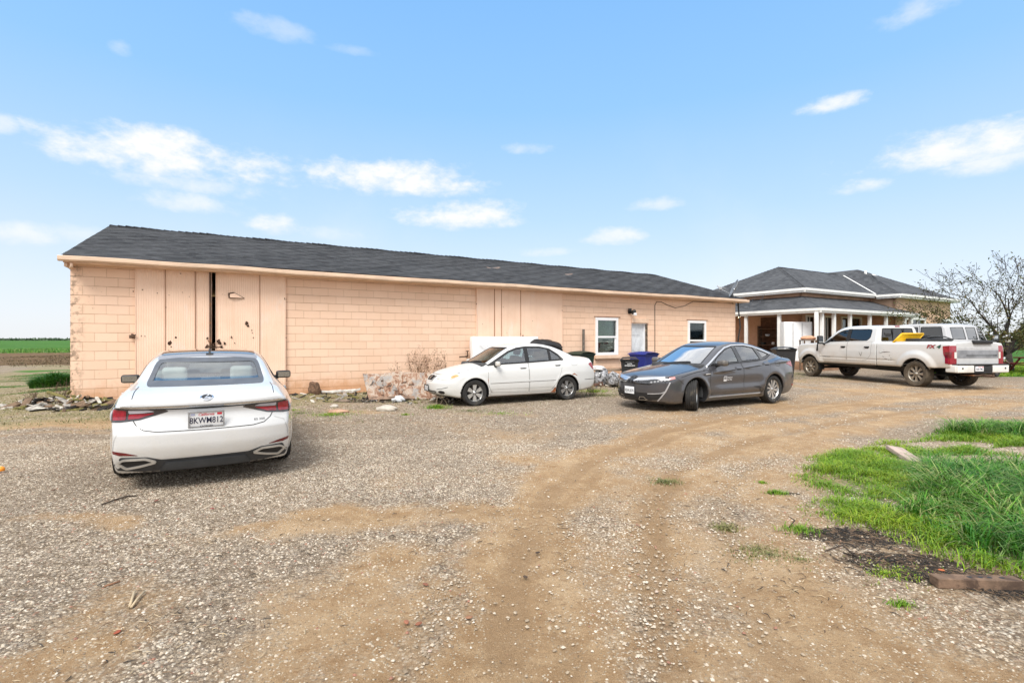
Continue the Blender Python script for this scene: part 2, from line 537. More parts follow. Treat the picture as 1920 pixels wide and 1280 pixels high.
def axis_lines(fine0, fine1, step, end, grow):
    a = list(np.arange(fine0, fine1, step))
    s_ = step
    while a[-1] < end:
        s_ *= grow
        a.append(a[-1] + s_)
    return a
ys = axis_lines(1.0, 6.0, .045, 5200, 1.028)
ys = [-60, -20, -6, -1] + ys
xr = axis_lines(0.0, 6.0, .055, 5200, 1.035)
xs = [-v for v in xr[:0:-1]] + xr
GX, GY = np.meshgrid(np.array(xs), np.array(ys), indexing='ij')
mk_s = masks(GX, GY)
GZ = ground_z(GX, GY) + .008 * (fbm(GX * 14, GY * 14, 2) - .5) - .022 * mk_s['rut']
nx_, ny_ = GX.shape
idx = np.arange(nx_ * ny_).reshape(nx_, ny_)
quads = np.stack([idx[:-1, :-1], idx[1:, :-1], idx[1:, 1:], idx[:-1, 1:]], -1).reshape(-1, 4)

def mk_fast(name, V, Q, mats, parent=None, smooth=False):
    """large mesh from arrays; Q is (n, k) with the same k everywhere"""
    me = bpy.data.meshes.new(name)
    n, k = Q.shape
    me.vertices.add(len(V)); me.vertices.foreach_set('co', np.asarray(V, np.float32).ravel())
    me.loops.add(n * k); me.loops.foreach_set('vertex_index', np.asarray(Q, np.int32).ravel())
    me.polygons.add(n)
    me.polygons.foreach_set('loop_start', np.arange(0, n * k, k, dtype=np.int32))
    me.polygons.foreach_set('use_smooth', np.full(n, smooth, dtype=bool))
    for m_ in (mats if isinstance(mats, (list, tuple)) else [mats]): me.materials.append(m_)
    me.update(calc_edges=True)
    me.validate()
    o = bpy.data.objects.new(name, me)
    COL.objects.link(o)
    if parent: o.parent = parent
    return o

def ground_material():
    m_, t, b = pbr('gravel and earth')
    P = t.n('ShaderNodeNewGeometry').outputs['Position']
    A1 = t.n('ShaderNodeAttribute', attribute_name='cover'); A2 = t.n('ShaderNodeAttribute', attribute_name='cover2')
    s1 = t.n('ShaderNodeSeparateColor'); t.l(A1.outputs['Color'], s1.inputs[0])
    s2 = t.n('ShaderNodeSeparateColor'); t.l(A2.outputs['Color'], s2.inputs[0])
    dirt, green, dark = s1.outputs; brown, moss, rut = s2.outputs
    nf = t.noise(P, 22.0, 6.0, 0.7)
    nm = t.noise(P, 5.0, 6.0, 0.65)
    nl = t.noise(P, 0.9, 5.0, 0.6)
    nw = t.noise(P, 70.0, 4.0, 0.7)
    # crushed stone
    wob = t.vm('ADD', P, t.vm('SCALE', t.noise(P, 9.0, 3.0, out=1), None)) if False else P
    v1 = t.n('ShaderNodeTexVoronoi'); t.l(P, v1.inputs['Vector']); v1.inputs['Scale'].default_value = 46
    v2 = t.n('ShaderNodeTexVoronoi'); t.l(P, v2.inputs['Vector']); v2.inputs['Scale'].default_value = 88
    r1 = t.n('ShaderNodeSeparateColor'); t.l(v1.outputs['Color'], r1.inputs[0])
    r2 = t.n('ShaderNodeSeparateColor'); t.l(v2.outputs['Color'], r2.inputs[0])
    v3 = t.n('ShaderNodeTexVoronoi'); t.l(P, v3.inputs['Vector']); v3.inputs['Scale'].default_value = 165
    ng_ = t.noise(P, 240.0, 3.0, .75)
    stone = t.ramp(r1.outputs[0], [(0, (0.161, 0.121, 0.081)), (.25, (0.335, 0.266, 0.186)), (.6, (0.496, 0.417, 0.311)), (.85, (0.620, 0.544, 0.424)), (1, (0.744, 0.672, 0.548))])
    stone2 = t.ramp(r2.outputs[1], [(0, (0.149, 0.109, 0.070)), (.5, (0.446, 0.369, 0.266)), (1, (0.694, 0.611, 0.486))])
    stone = t.mix(t.smooth(nm, .42, .6), stone, stone2)
    stone = t.mix(t.m('MULTIPLY', t.smooth(r1.outputs[2], .94, .97), .6), stone, (.32, .14, .085))
    # soil between the stones, darkened to put the gaps' shade into its colour
    fines_gap_shade = t.mix(ng_, (.085, .060, .040), (.34, .265, .19))
    grav = t.mix(t.smooth(v1.outputs['Distance'], .40, .66), stone, fines_gap_shade)
    # worn areas where grey fines bury the stones
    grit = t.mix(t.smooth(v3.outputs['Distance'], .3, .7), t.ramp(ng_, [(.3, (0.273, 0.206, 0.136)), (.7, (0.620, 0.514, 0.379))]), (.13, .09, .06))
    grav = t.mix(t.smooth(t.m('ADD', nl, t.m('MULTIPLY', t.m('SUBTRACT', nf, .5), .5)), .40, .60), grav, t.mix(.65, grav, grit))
    grav = t.mix(t.smooth(t.noise(P, 11.0, 5.0, .65), .36, .60), t.mix(1.0, grav, (.70, .66, .60), 'MULTIPLY'), grav)
    # bare trodden earth: sandy, browner in places, full of grit
    earth = t.mix(t.smooth(nm, .30, .68), (.44, .305, .175), (.31, .195, .10))
    earth = t.mix(t.m('MULTIPLY', t.smooth(nl, .48, .66), .45), earth, (0.56, 0.42, 0.27))
    earth = t.mix(t.m('MULTIPLY', t.smooth(nf, .52, .68), .65), earth, (.25, .145, .07))
    earth = t.mix(t.m('MULTIPLY', t.smooth(ng_, .54, .68), .50), earth, (0.58, 0.48, 0.35))
    earth = t.mix(t.m('MULTIPLY', t.smooth(ng_, .48, .36), .75), earth, (.15, .09, .045))
    earth = t.mix(t.m('MULTIPLY', t.smooth(r2.outputs[2], .80, .86), t.smooth(v2.outputs['Distance'], .55, .4)), earth, stone2)
    earth = t.mix(t.m('MULTIPLY', t.smooth(t.m('ADD', rut, t.m('MULTIPLY', t.m('SUBTRACT', nf, .5), .8)), .25, .85), .85), earth, t.mix(t.smooth(ng_, .35, .65), (.20, .125, .066), (.37, .25, .142)))
    grav = t.mix(1.0, grav, (1.10, 1.11, 1.16), 'MULTIPLY')
    earth = t.mix(1.0, earth, (1.12, 1.10, 1.07), 'MULTIPLY')
    fd = t.smooth(t.m('ADD', dirt, t.m('ADD', t.m('MULTIPLY', t.m('SUBTRACT', nf, .5), 1.15), t.m('ADD', t.m('MULTIPLY', t.m('SUBTRACT', nm, .5), 1.0), t.m('MULTIPLY', t.m('SUBTRACT', nw, .5), .6)))), .08, .92)
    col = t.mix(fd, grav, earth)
    # dry grass and moss
    mossc = t.ramp(nf, [(0.25, (.075, .075, .025)), (.45, (.24, .205, .10)), (.6, (.36, .30, .17)), (.8, (.16, .19, .045))])
    fm = t.smooth(t.m('ADD', moss, t.m('ADD', t.m('MULTIPLY', t.m('SUBTRACT', nf, .5), 1.3), t.m('MULTIPLY', t.m('SUBTRACT', nm, .5), .8))), .35, .85)
    col = t.mix(t.m('MULTIPLY', fm, .85), col, mossc)
    brc = t.ramp(t.noise(P, 1.6, 8.0, .72), [(0.28, (.035, .022, .012)), (.5, (.15, .09, .045)), (.72, (.30, .21, .10))])
    col = t.mix(t.smooth(t.m('ADD', brown, t.m('MULTIPLY', t.m('SUBTRACT', nm, .5), .7)), .3, .6), col, brc)
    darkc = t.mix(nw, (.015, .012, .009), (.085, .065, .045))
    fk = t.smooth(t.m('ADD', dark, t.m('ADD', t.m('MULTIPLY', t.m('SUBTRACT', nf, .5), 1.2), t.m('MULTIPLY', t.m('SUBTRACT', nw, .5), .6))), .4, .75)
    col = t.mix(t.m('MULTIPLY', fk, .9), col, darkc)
    # green ground
    sq = t.vm('MULTIPLY', P, (0.05, 0.55, 1.0))
    ng = t.noise(sq, 1.0, 8.0, .7)
    grc = t.ramp(ng, [(0.3, (.020, .062, .008)), (.5, (.045, .135, .016)), (.7, (.085, .21, .026))])
    fg = t.smooth(t.m('ADD', green, t.m('MULTIPLY', t.m('SUBTRACT', nf, .5), .9)), .3, .6)
    col = t.mix(fg, col, grc)
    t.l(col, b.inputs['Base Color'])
    b.inputs['Roughness'].default_value = .93
    b.inputs['Specular IOR Level'].default_value = .2
    h = t.m('ADD', t.m('MULTIPLY', t.m('SUBTRACT', 1.0, v1.outputs['Distance']), t.m('SUBTRACT', 1.05, fd)), t.m('ADD', t.m('MULTIPLY', nf, .9), t.m('ADD', t.m('MULTIPLY', nw, .6), t.m('MULTIPLY', ng_, .5))))
    t.l(t.bump(h, 1.0, .02), b.inputs['Normal'])
    return m_
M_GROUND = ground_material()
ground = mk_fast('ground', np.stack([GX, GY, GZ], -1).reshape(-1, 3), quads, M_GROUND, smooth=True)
tag(ground, 'gravel and bare earth yard running out to green fields', 'ground', kind='structure')
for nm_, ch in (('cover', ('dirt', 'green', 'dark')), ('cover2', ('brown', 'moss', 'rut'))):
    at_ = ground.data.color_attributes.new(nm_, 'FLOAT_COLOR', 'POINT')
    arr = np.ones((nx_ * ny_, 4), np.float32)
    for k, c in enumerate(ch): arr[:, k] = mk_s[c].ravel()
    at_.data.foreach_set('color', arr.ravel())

# ------------------------------------------------------------------ loose stones of the yard (uncountable)
def stone_material():
    m_, t, b = pbr('loose stone')
    g = t.n('ShaderNodeNewGeometry')
    r_ = g.outputs['Random Per Island']
    c = t.ramp(r_, [(0, (0.186, 0.139, 0.093)), (.25, (0.360, 0.290, 0.203)), (.55, (0.471, 0.393, 0.288)), (.8, (0.546, 0.472, 0.362)), (.93, (0.608, 0.538, 0.429)), (.965, (0.694, 0.629, 0.520)), (.97, (.34, .17, .11)), (1, (.30, .16, .11))])
    c = t.mix(t.noise(g.outputs['Position'], 120, 3), t.mix(1.0, c, (.72, .70, .68), 'MULTIPLY'), c)
    c = t.mix(1.0, c, (1.06, 1.07, 1.12), 'MULTIPLY')
    t.l(c, b.inputs['Base Color']); b.inputs['Roughness'].default_value = .9; b.inputs['Specular IOR Level'].default_value = .25
    return m_
M_STONE = stone_material()
OCT = np.array([(1, 0, 0), (.3, .95, 0), (-.9, .35, 0), (-.45, -.9, 0), (.55, -.8, 0), (.1, .1, .8), (-.2, -.3, .7)], float)
OCT_F = np.array([(0, 1, 5), (1, 2, 5), (2, 6, 5), (2, 3, 6), (3, 4, 6), (4, 5, 6), (4, 0, 5)])
def scatter_stones(name, n, z0, z1, size, seed):
    r = np.random.default_rng(seed)
    Y = np.sqrt(r.random(n) * (z1 ** 2 - z0 ** 2) + z0 ** 2)
    X = (r.random(n) * 2 - 1) * 1.12 * Y
    k = masks(X, Y)
    cl_ = fbm(X * 1.3 + 60, Y * 1.3)
    p = np.clip(1.15 - 1.15 * k['dirt'] - .75 * k['green'] - .4 * k['moss'], .055, 1) * np.clip(.25 + 1.7 * (cl_ - .3), .15, 1)
    keep = r.random(n) < p
    X, Y = X[keep], Y[keep]
    n = len(X)
    a = r.random(n) * 2 * np.pi
    sz = size[0] + (size[1] - size[0]) * r.random(n) ** 2.6
    jit = 1 + .5 * (r.random((n, 7, 3)) - .5)
    v = OCT[None] * jit * sz[:, None, None]
    v[:, :, 2] *= .75
    tx, ty = .5 * (r.random((n, 1)) - .5), .5 * (r.random((n, 1)) - .5)
    v[:, :, 2] += v[:, :, 0] * tx + v[:, :, 1] * ty
    c, s_ = np.cos(a)[:, None], np.sin(a)[:, None]
    x2 = v[:, :, 0] * c - v[:, :, 1] * s_
    y2 = v[:, :, 0] * s_ + v[:, :, 1] * c
    v[:, :, 0], v[:, :, 1] = x2 + X[:, None], y2 + Y[:, None]
    v[:, :, 2] += (ground_z(X, Y) - .1 * sz)[:, None]
    f = (OCT_F[None] + 7 * np.arange(n)[:, None, None]).reshape(-1, 3)
    o = mk_fast(name, v.reshape(-1, 3), f, M_STONE)
    return o
tag(scatter_stones('gravel', 300000, 1.9, 7.8, (.003, .0135), 3), 'loose pale crushed gravel lying over the yard', 'gravel', kind='stuff')
tag(scatter_stones('pebbles', 150000, 6.5, 18.0, (.005, .019), 4), 'larger loose pebbles scattered over the far half of the yard', 'pebbles', kind='stuff')

# ------------------------------------------------------------------ grass
def leaf_material(name, cols, rough=.55, trans=.25):
    m_, t, b = pbr(name)
    g = t.n('ShaderNodeNewGeometry')
    n = len(cols)
    c = t.ramp(g.outputs['Random Per Island'], [(i / (n - 1), k) for i, k in enumerate(cols)])
    nb = t.noise(g.outputs['Position'], 1.3, 4.0, .6)
    c = t.mix(t.smooth(nb, .40, .62), t.mix(1.0, c, (.62, .80, .75), 'MULTIPLY'), c)
    t.l(c, b.inputs['Base Color'])
    b.inputs['Roughness'].default_value = rough
    b.inputs['Specular IOR Level'].default_value = .35
    tr = t.n('ShaderNodeBsdfTranslucent'); t.l(c, tr.inputs[0])
    mx = t.n('ShaderNodeMixShader'); mx.inputs[0].default_value = trans
    t.l(b.outputs[0], mx.inputs[1]); t.l(tr.outputs[0], mx.inputs[2])
    t.l(mx.outputs[0], m_.node_tree.nodes['Material Output'].inputs[0])
    return m_
M_GRASS = leaf_material('grass blade', [(.018, .085, .005), (.040, .165, .010), (.075, .25, .014), (.18, .40, .035), (.045, .15, .010), (.36, .46, .14), (.38, .33, .15)])
M_YGRASS = leaf_material('short yellowing grass', [(.11, .24, .010), (.22, .37, .016), (.37, .46, .025), (.15, .29, .012), (.40, .40, .08)])
M_DRY = leaf_material('dry weeds', [(.16, .14, .055), (.30, .25, .12), (.15, .18, .035), (.38, .32, .18), (.10, .13, .025)], .8, .15)

def blades(name, X, Y, H, Wd, lean, mat_, seed, zoff=0.0, sag=.6):
    """curved grass blades, three faces each"""
    r = np.random.default_rng(seed)
    n = len(X)
    a = r.random(n) * 2 * np.pi
    ln = lean * (.3 + .9 * r.random(n)) * H
    dx, dy = np.cos(a), np.sin(a)
    px, py = -dy, dx
    tz = ground_z(X, Y) + zoff
    V = np.zeros((n, 7, 3))
    for i, (f, w) in enumerate(((0, 1.0), (.45, .85), (.8, .55))):
        bx, by = X + dx * ln * f ** 2, Y + dy * ln * f ** 2
        bz = tz + H * (f - sag * .35 * f ** 3)
        for j, s_ in enumerate((-1, 1)):
            V[:, 2 * i + j, 0] = bx + s_ * px * Wd * w / 2
            V[:, 2 * i + j, 1] = by + s_ * py * Wd * w / 2
            V[:, 2 * i + j, 2] = bz
    V[:, 6, 0], V[:, 6, 1] = X + dx * ln * 1.12, Y + dy * ln * 1.12
    V[:, 6, 2] = tz + H * (1 - sag * .45)
    V[:, 0:2, 2] -= .01
    T = np.array([(0, 1, 3), (0, 3, 2), (2, 3, 5), (2, 5, 4), (4, 5, 6)])
    f = (T[None] + 7 * np.arange(n)[:, None, None]).reshape(-1, 3)
    return mk_fast(name, V.reshape(-1, 3), f, mat_, smooth=True)

def sample_grass(n, x0, x1, y0, y1, seed, fn):
    r = np.random.default_rng(seed)
    X, Y = x0 + (x1 - x0) * r.random(n), y0 + (y1 - y0) * r.random(n)
    p = fn(X, Y)
    k = r.random(n) < p
    return X[k], Y[k], p[k]

def lush(x, y):
    """where the grass stands tall: towards the right of the patch"""
    m_ = grass_mask(x, y)
    wx = x + .45 * (fbm(x * 1.4 + 3, y * 1.4) - .5)
    wy = y + .45 * (fbm(x * 1.4 + 50, y * 1.4) - .5)
    a = np.where(in_poly(wx, wy, TALL_W), sstep(seg_dist(wx, wy, TALL_W + TALL_W[:1]), .0, .45), 0)
    c2 = gp(1870, 812)
    q2 = ((wx - c2[0]) / 1.5) ** 2 + ((wy - c2[1]) / .55) ** 2
    return m_ * np.clip(np.maximum(a, sstep(q2, 1.2, .3) * .8) * (.45 + 1.0 * fbm(x * 1.8, y * 1.8)), 0, 1)
TALL_W = [gp(*p_) for p_ in [(1700, 858), (1660, 905), (1645, 950), (1690, 1000), (1745, 1040), (1800, 1062), (1900, 1088), (1960, 1120), (2350, 1150), (2350, 850), (1900, 868), (1800, 848)]]
X, Y, p = sample_grass(170000, 1.8, 9.5, 2.4, 9.6, 11, lambda x, y: np.clip(1.25 * lush(x, y), 0, 1) * np.clip(.35 + 1.9 * (fbm(x * 3.4 + 8, y * 3.4) - .25), .1, 1) * (np.abs(x) < 1.25 * y + .6))
rr = np.random.default_rng(5).random(len(X)); hc = fbm(X * 2.6, Y * 2.6 + 20, 4)
tag(blades('tall_grass', X, Y, (.05 + .27 * p) * (.25 + .95 * rr) * (.45 + 1.15 * hc), .005 + .006 * rr, 1.25, M_GRASS, 21, sag=.95), 'lush tall green grass growing beside the gravel drive', 'tall grass', kind='stuff')
X, Y, p = sample_grass(300000, 1.8, 9.5, 2.4, 9.6, 12, lambda x, y: np.clip((1.15 * grass_mask(x, y) * np.clip(.14 + 3.4 * (fbm(x * 2.2, y * 2.2, 5, .62) - .37), .02, 1)) * (1.15 - .5 * lush(x, y)), 0, 1) * (np.abs(x) < 1.25 * y + .6))
rr = np.random.default_rng(6).random(len(X)); hc = fbm(X * 3.5, Y * 3.5 + 20, 4)
tag(blades('short_grass', X, Y, (.03 + .07 * p) * (.3 + .9 * rr) * (.5 + 1.2 * hc), .004 + .004 * rr, 1.3, M_YGRASS, 22, sag=.9), 'short yellow green grass round the edge of the lush patch', 'short grass', kind='stuff')

def weed_p(x, y):
    u, v = barn_uv(x, y)
    n1, n2 = fbm(x * .9, y * .9), fbm(x * 3.1 + 5, y * 3.1)
    near = ((u > -5) & (u < BLEN + 2) & (v < -.02)) * sstep(-v + 2.0 * (n1 - .5), 6.0, 1.2)
    out = (v > 0) | (u < -.5)
    outp = out * (x < B0[0] + .3) * sstep(n1, .46, .62) * (y < 34) * .8
    return np.clip(np.maximum(near * np.clip(3.2 * (n2 - .34), .06, 1), outp), 0, 1) * ((v < -.02) | (u < -.05))
X, Y, p = sample_grass(260000, -22, 16, 8.5, 27, 13, weed_p)
rr = np.random.default_rng(8).random(len(X))
tag(blades('weeds', X, Y, (.012 + .05 * rr ** 3), .007 + .005 * rr, 1.5, M_DRY, 23), 'sparse dry yellow green weeds along the foot of the barn', 'weeds', kind='stuff')
# thin tufts out on the drive
tx, ty, th = [], [], []
for (px_, py_, n, rad, hh) in [(1500, 995, 300, .14, .05), (1455, 925, 260, .10, .04), (1430, 905, 120, .05, .03),
                               (1580, 965, 260, .12, .05), (1690, 1135, 160, .07, .03), (1660, 1078, 220, .08, .03), (820, 765, 600, .22, .10), (620, 778, 700, .5, .05), (760, 778, 120, .08, .05),
                               (1115, 735, 500, .5, .10), (540, 770, 300, .3, .05), (940, 775, 260, .5, .04), (1690, 1072, 420, .25, .02)]:
    c = gp(px_, py_)
    g_ = np.random.default_rng(px_ * 3 + py_)
    rad_ = np.abs(g_.normal(0, .5, n)) * rad
    an = g_.random(n) * 6.283
    tx.append(c[0] + rad_ * np.cos(an) * 1.5); ty.append(c[1] + rad_ * np.sin(an)); th.append(hh * (.4 + .8 * g_.random(n)))
tx, ty, th = map(np.concatenate, (tx, ty, th))
tag(blades('grass_tufts', tx, ty, th, .006, .9, M_YGRASS, 24), 'small thin tufts of grass dotted over the bare drive', 'grass tufts', kind='stuff')
tx, ty, th = [], [], []
for (px_, py_, n, rad, hh) in [(1250, 902, 520, .15, .022), (1360, 988, 520, .10, .022), (1440, 1040, 700, .22, .015), (1420, 1030, 300, .12, .015), (1500, 1050, 200, .10, .015), (560, 775, 500, .5, .03), (880, 770, 600, .6, .03), (1130, 742, 900, .55, .06)]:
    c = gp(px_, py_)
    g_ = np.random.default_rng(px_ * 5 + py_)
    rad_ = np.abs(g_.normal(0, .5, n)) * rad; an = g_.random(n) * 6.283
    tx.append(c[0] + rad_ * np.cos(an) * 1.5); ty.append(c[1] + rad_ * np.sin(an)); th.append(hh * (.4 + .8 * g_.random(n)))
tx, ty, th = map(np.concatenate, (tx, ty, th))
tag(blades('dry_tufts', tx, ty, th, .006, 1.2, M_DRY, 29), 'flattened olive mats of dry grass on the bare drive', 'dry grass', kind='stuff')
# field grass to the left and the lawn to the right
X, Y, p = sample_grass(60000, -75, -20, 24, 80, 14, lambda x, y: (x < -4 - .5 * y + 9) * (sstep(y + 5 * (fbm(x * .25 + 3, y * .25) - .5), 54, 62) * .9))
rr = np.random.default_rng(9).random(len(X))
tag(blades('field_grass', X, Y, .16 + .22 * rr, .05, .6, M_GRASS, 25), 'deep green crop of the open field left of the barn', 'field grass', kind='stuff')
X, Y, p = sample_grass(60000, -45, -12, 24, 62, 16, lambda x, y: (x < -4 - .5 * y + 9) * sstep(y, 27, 31) * sstep(y, 62, 54) * np.clip(2.5 * (fbm(x * .6, y * .6) - .35), 0, 1))
rr = np.random.default_rng(19).random(len(X))
M_BRUSH = leaf_material('dead brush', [(.05, .032, .018), (.12, .08, .04), (.20, .14, .07), (.09, .055, .03)], .9, .1)
tag(blades('dead_weeds', X, Y, (.03 + .10 * rr ** 2), .03, 1.6, M_BRUSH, 26), 'brown dead weeds on the strip between gravel and field', 'dead weeds', kind='stuff')
X, Y, p = sample_grass(40000, 19, 34, 20.5, 34, 15, lambda x, y: ((x > 18.6 + .25 * (y - 20)) & (y > 21)) * .9)
rr = np.random.default_rng(10).random(len(X))
tag(blades('lawn_grass', X, Y, .06 + .12 * rr, .02, .7, M_YGRASS, 27), 'bright green lawn under the bare tree', 'lawn', kind='stuff')
# ------------------------------------------------------------------ building materials
def block_material():
    m_, t, b = pbr('painted concrete block')
    tc = t.n('ShaderNodeTexCoord').outputs['Object']
    x, y, z = t.sep(tc)
    wob = t.m('MULTIPLY', t.m('SUBTRACT', t.noise(tc, 1.3, 3.0), .5), .016)
    br = t.n('ShaderNodeTexBrick')
    br.offset = .5
    t.l(t.comb(t.m('ADD', x, y), t.m('ADD', z, wob)), br.inputs['Vector'])
    br.inputs['Scale'].default_value = 1.0
    br.inputs['Brick Width'].default_value = .432
    br.inputs['Row Height'].default_value = .2165
    br.inputs['Mortar Size'].default_value = .008
    br.inputs['Mortar Smooth'].default_value = .6
    br.inputs['Bias'].default_value = -.2
    br.inputs['Color1'].default_value = (.765, .525, .375, 1)
    br.inputs['Color2'].default_value = (.82, .58, .425, 1)
    br.inputs['Mortar'].default_value = (.62, .42, .285, 1)
    n1 = t.noise(tc, 1.1, 6.0, .65)
    n2 = t.noise(tc, 16.0, 5.0, .65)
    c = t.mix(t.m('MULTIPLY', t.smooth(n1, .35, .7), .35), br.outputs[0], (.83, .60, .46))
    # row joints: long level lines, darker and broken
    zr = t.m('FRACT', t.m('DIVIDE', t.m('ADD', z, t.m('ADD', wob, .0045)), .2165))
    line = t.m('LESS_THAN', t.m('ABSOLUTE', t.m('SUBTRACT', zr, .02)), .035)
    brk = t.smooth(t.noise(t.comb(t.m('MULTIPLY', x, .9), y, t.m('MULTIPLY', z, 4.6)), 1.0, 4.0, .6), .34, .58)
    c = t.mix(t.m('MULTIPLY', t.m('MULTIPLY', line, brk), .55), c, (.30, .18, .11))
    # damp, rust coloured foot of the wall and weathered left end
    foot = t.smooth(t.m('ADD', z, t.m('MULTIPLY', t.m('SUBTRACT', t.noise(tc, 2.6, 6.0, .7), .5), .9)), .62, .12)
    c = t.mix(t.m('MULTIPLY', foot, .65), c, (.52, .235, .085))
    spots = t.smooth(t.noise(tc, 11.0, 6.0, .75), .60, .67)
    edge = t.m('MAXIMUM', t.smooth(x, .85, .02), t.smooth(z, .65, .12))
    c = t.mix(t.m('MULTIPLY', t.m('MULTIPLY', spots, edge), .8), c, (.10, .055, .025))
    grime = t.m('MULTIPLY', t.smooth(t.noise(tc, 7.0, 6.0, .7), .46, .60), t.smooth(x, .32, .0))
    c = t.mix(t.m('MULTIPLY', grime, .75), c, (.16, .12, .085))
    pits = t.smooth(t.voro(tc, 3.1), .035, .015)
    c = t.mix(t.m('MULTIPLY', pits, .8), c, (.09, .045, .022))
    t.l(c, b.inputs['Base Color'])
    b.inputs['Roughness'].default_value = .85
    b.inputs['Specular IOR Level'].default_value = .25
    h = t.m('ADD', t.m('MULTIPLY', br.outputs['Fac'], -1.0), t.m('ADD', t.m('MULTIPLY', n2, .45), t.m('MULTIPLY', t.m('MULTIPLY', line, brk), -.8)))
    t.l(t.bump(h, .55, .012), b.inputs['Normal'])
    return m_

def shingle_material(name, c0, c1):
    m_, t, b = pbr(name)
    uv = t.n('ShaderNodeUVMap').outputs[0]
    P = t.n('ShaderNodeNewGeometry').outputs['Position']
    u, v, _ = t.sep(uv)
    row = t.m('FLOOR', t.m('DIVIDE', v, .145))
    cell = t.m('FLOOR', t.m('ADD', t.m('DIVIDE', u, .21), t.m('MULTIPLY', row, 1.37)))
    wnz = t.n('ShaderNodeTexWhiteNoise', noise_dimensions='2D')
    t.l(t.comb(cell, row), wnz.inputs['Vector'])
    c = t.mix(wnz.outputs['Value'], c0, c1)
    c = t.mix(t.m('MULTIPLY', t.smooth(t.noise(P, .7, 5.0, .6), .4, .7), .35), c, tuple(x * 1.6 for x in c1))
    c = t.mix(t.m('MULTIPLY', t.noise(P, 60, 3.0), .6), c, tuple(x * .55 for x in c0))
    fr = t.m('FRACT', t.m('DIVIDE', v, .145))
    t.l(c, b.inputs['Base Color'])
    b.inputs['Roughness'].default_value = .92
    b.inputs['Specular IOR Level'].default_value = .25
    h = t.m('ADD', t.m('MULTIPLY', fr, -1.0), t.m('ADD', t.m('MULTIPLY', wnz.outputs['Value'], .5), t.m('MULTIPLY', t.noise(P, 45.0, 3.0), .35)))
    t.l(t.bump(h, .8, .02), b.inputs['Normal'])
    return m_

def door_sheet_material():
    m_, t, b = pbr('painted ribbed sheet')
    tc = t.n('ShaderNodeTexCoord').outputs['Object']
    n1 = t.noise(tc, 1.6, 6.0, .65)
    n2 = t.noise(t.vm('MULTIPLY', tc, (9.0, 9.0, .7)), 1.0, 5.0, .6)
    c = t.mix(t.smooth(n1, .3, .7), (.765, .53, .385), (.82, .585, .44))
    c = t.mix(t.m('MULTIPLY', t.smooth(n2, .5, .7), .25), c, (.66, .43, .28))
    fade = t.m('MULTIPLY', t.smooth(t.noise(t.vm('MULTIPLY', tc, (1.6, 1.6, .5)), 1.0, 6.0, .7), .56, .70), .55)
    c = t.mix(fade, c, (.70, .64, .60))
    spots = t.smooth(t.voro(tc, 2.3), .045, .02)
    c = t.mix(t.m('MULTIPLY', spots, .85), c, (.07, .035, .02))
    x, y, z = t.sep(tc)
    foot = t.smooth(t.m('ADD', z, t.m('MULTIPLY', t.m('SUBTRACT', t.noise(tc, 3.0, 6.0, .7), .5), .8)), .55, .1)
    c = t.mix(t.m('MULTIPLY', foot, .45), c, (.38, .16, .06))
    t.l(c, b.inputs['Base Color'])
    b.inputs['Roughness'].default_value = .7
    t.l(t.bump(t.noise(tc, 30, 4.0), .2, .01), b.inputs['Normal'])
    return m_

def glass_material(name, tint, refl=1.0, rough=.02):
    """flat pane: see-through, tinted, mirror sheen rising at grazing angles"""
    m_ = bpy.data.materials.new(name)
    m_.use_nodes = True
    t = NT(m_.node_tree)
    m_.node_tree.nodes.clear()
    o = t.n('ShaderNodeOutputMaterial')
    tr = t.n('ShaderNodeBsdfTransparent'); tr.inputs[0].default_value = (*tint, 1)
    gl = t.n('ShaderNodeBsdfGlossy'); gl.inputs['Roughness'].default_value = rough
    fr = t.n('ShaderNodeFresnel'); fr.inputs[0].default_value = 1.5
    mx = t.n('ShaderNodeMixShader')
    t.l(t.m('MULTIPLY', t.m('ADD', fr.outputs[0], .03), refl, clamp=True), mx.inputs[0])
    t.l(tr.outputs[0], mx.inputs[1]); t.l(gl.outputs[0], mx.inputs[2])
    t.l(mx.outputs[0], o.inputs[0])
    return m_

M_BLOCK = block_material()
M_SHINGLE = shingle_material('charcoal shingle', (.048, .050, .055), (.108, .111, .117))
M_SHEET = door_sheet_material()
M_TRIM = mat('tan painted board', (.70, .50, .36), .7, var=.12, scale=3, c2=(.38, .20, .11), c2f=.66, bump=.2)
M_WHITE = mat('white painted wood', (.78, .77, .74), .55, var=.06, scale=4, c2=(.55, .52, .46), c2f=.70)
M_VINYL = mat('white vinyl', (.80, .80, .80), .4, var=.04)
M_RUST = mat('rust hole', (.045, .022, .012), .95, var=.5, scale=20, c2=(.16, .06, .02), c2f=.6)
M_DARKIN = mat('dark interior', (.05, .045, .04), .9)
M_PANE = glass_material('window glass', (.62, .70, .66), .9)
M_BLACK = mat('black plastic', (.012, .012, .013), .5, var=.2)
M_STEEL = mat('galvanised steel', (.45, .46, .47), .4, .9, var=.15)
M_IRON = mat('rusty iron', (.10, .06, .04), .8, .3, var=.4, c2=(.20, .085, .035), c2f=.55)

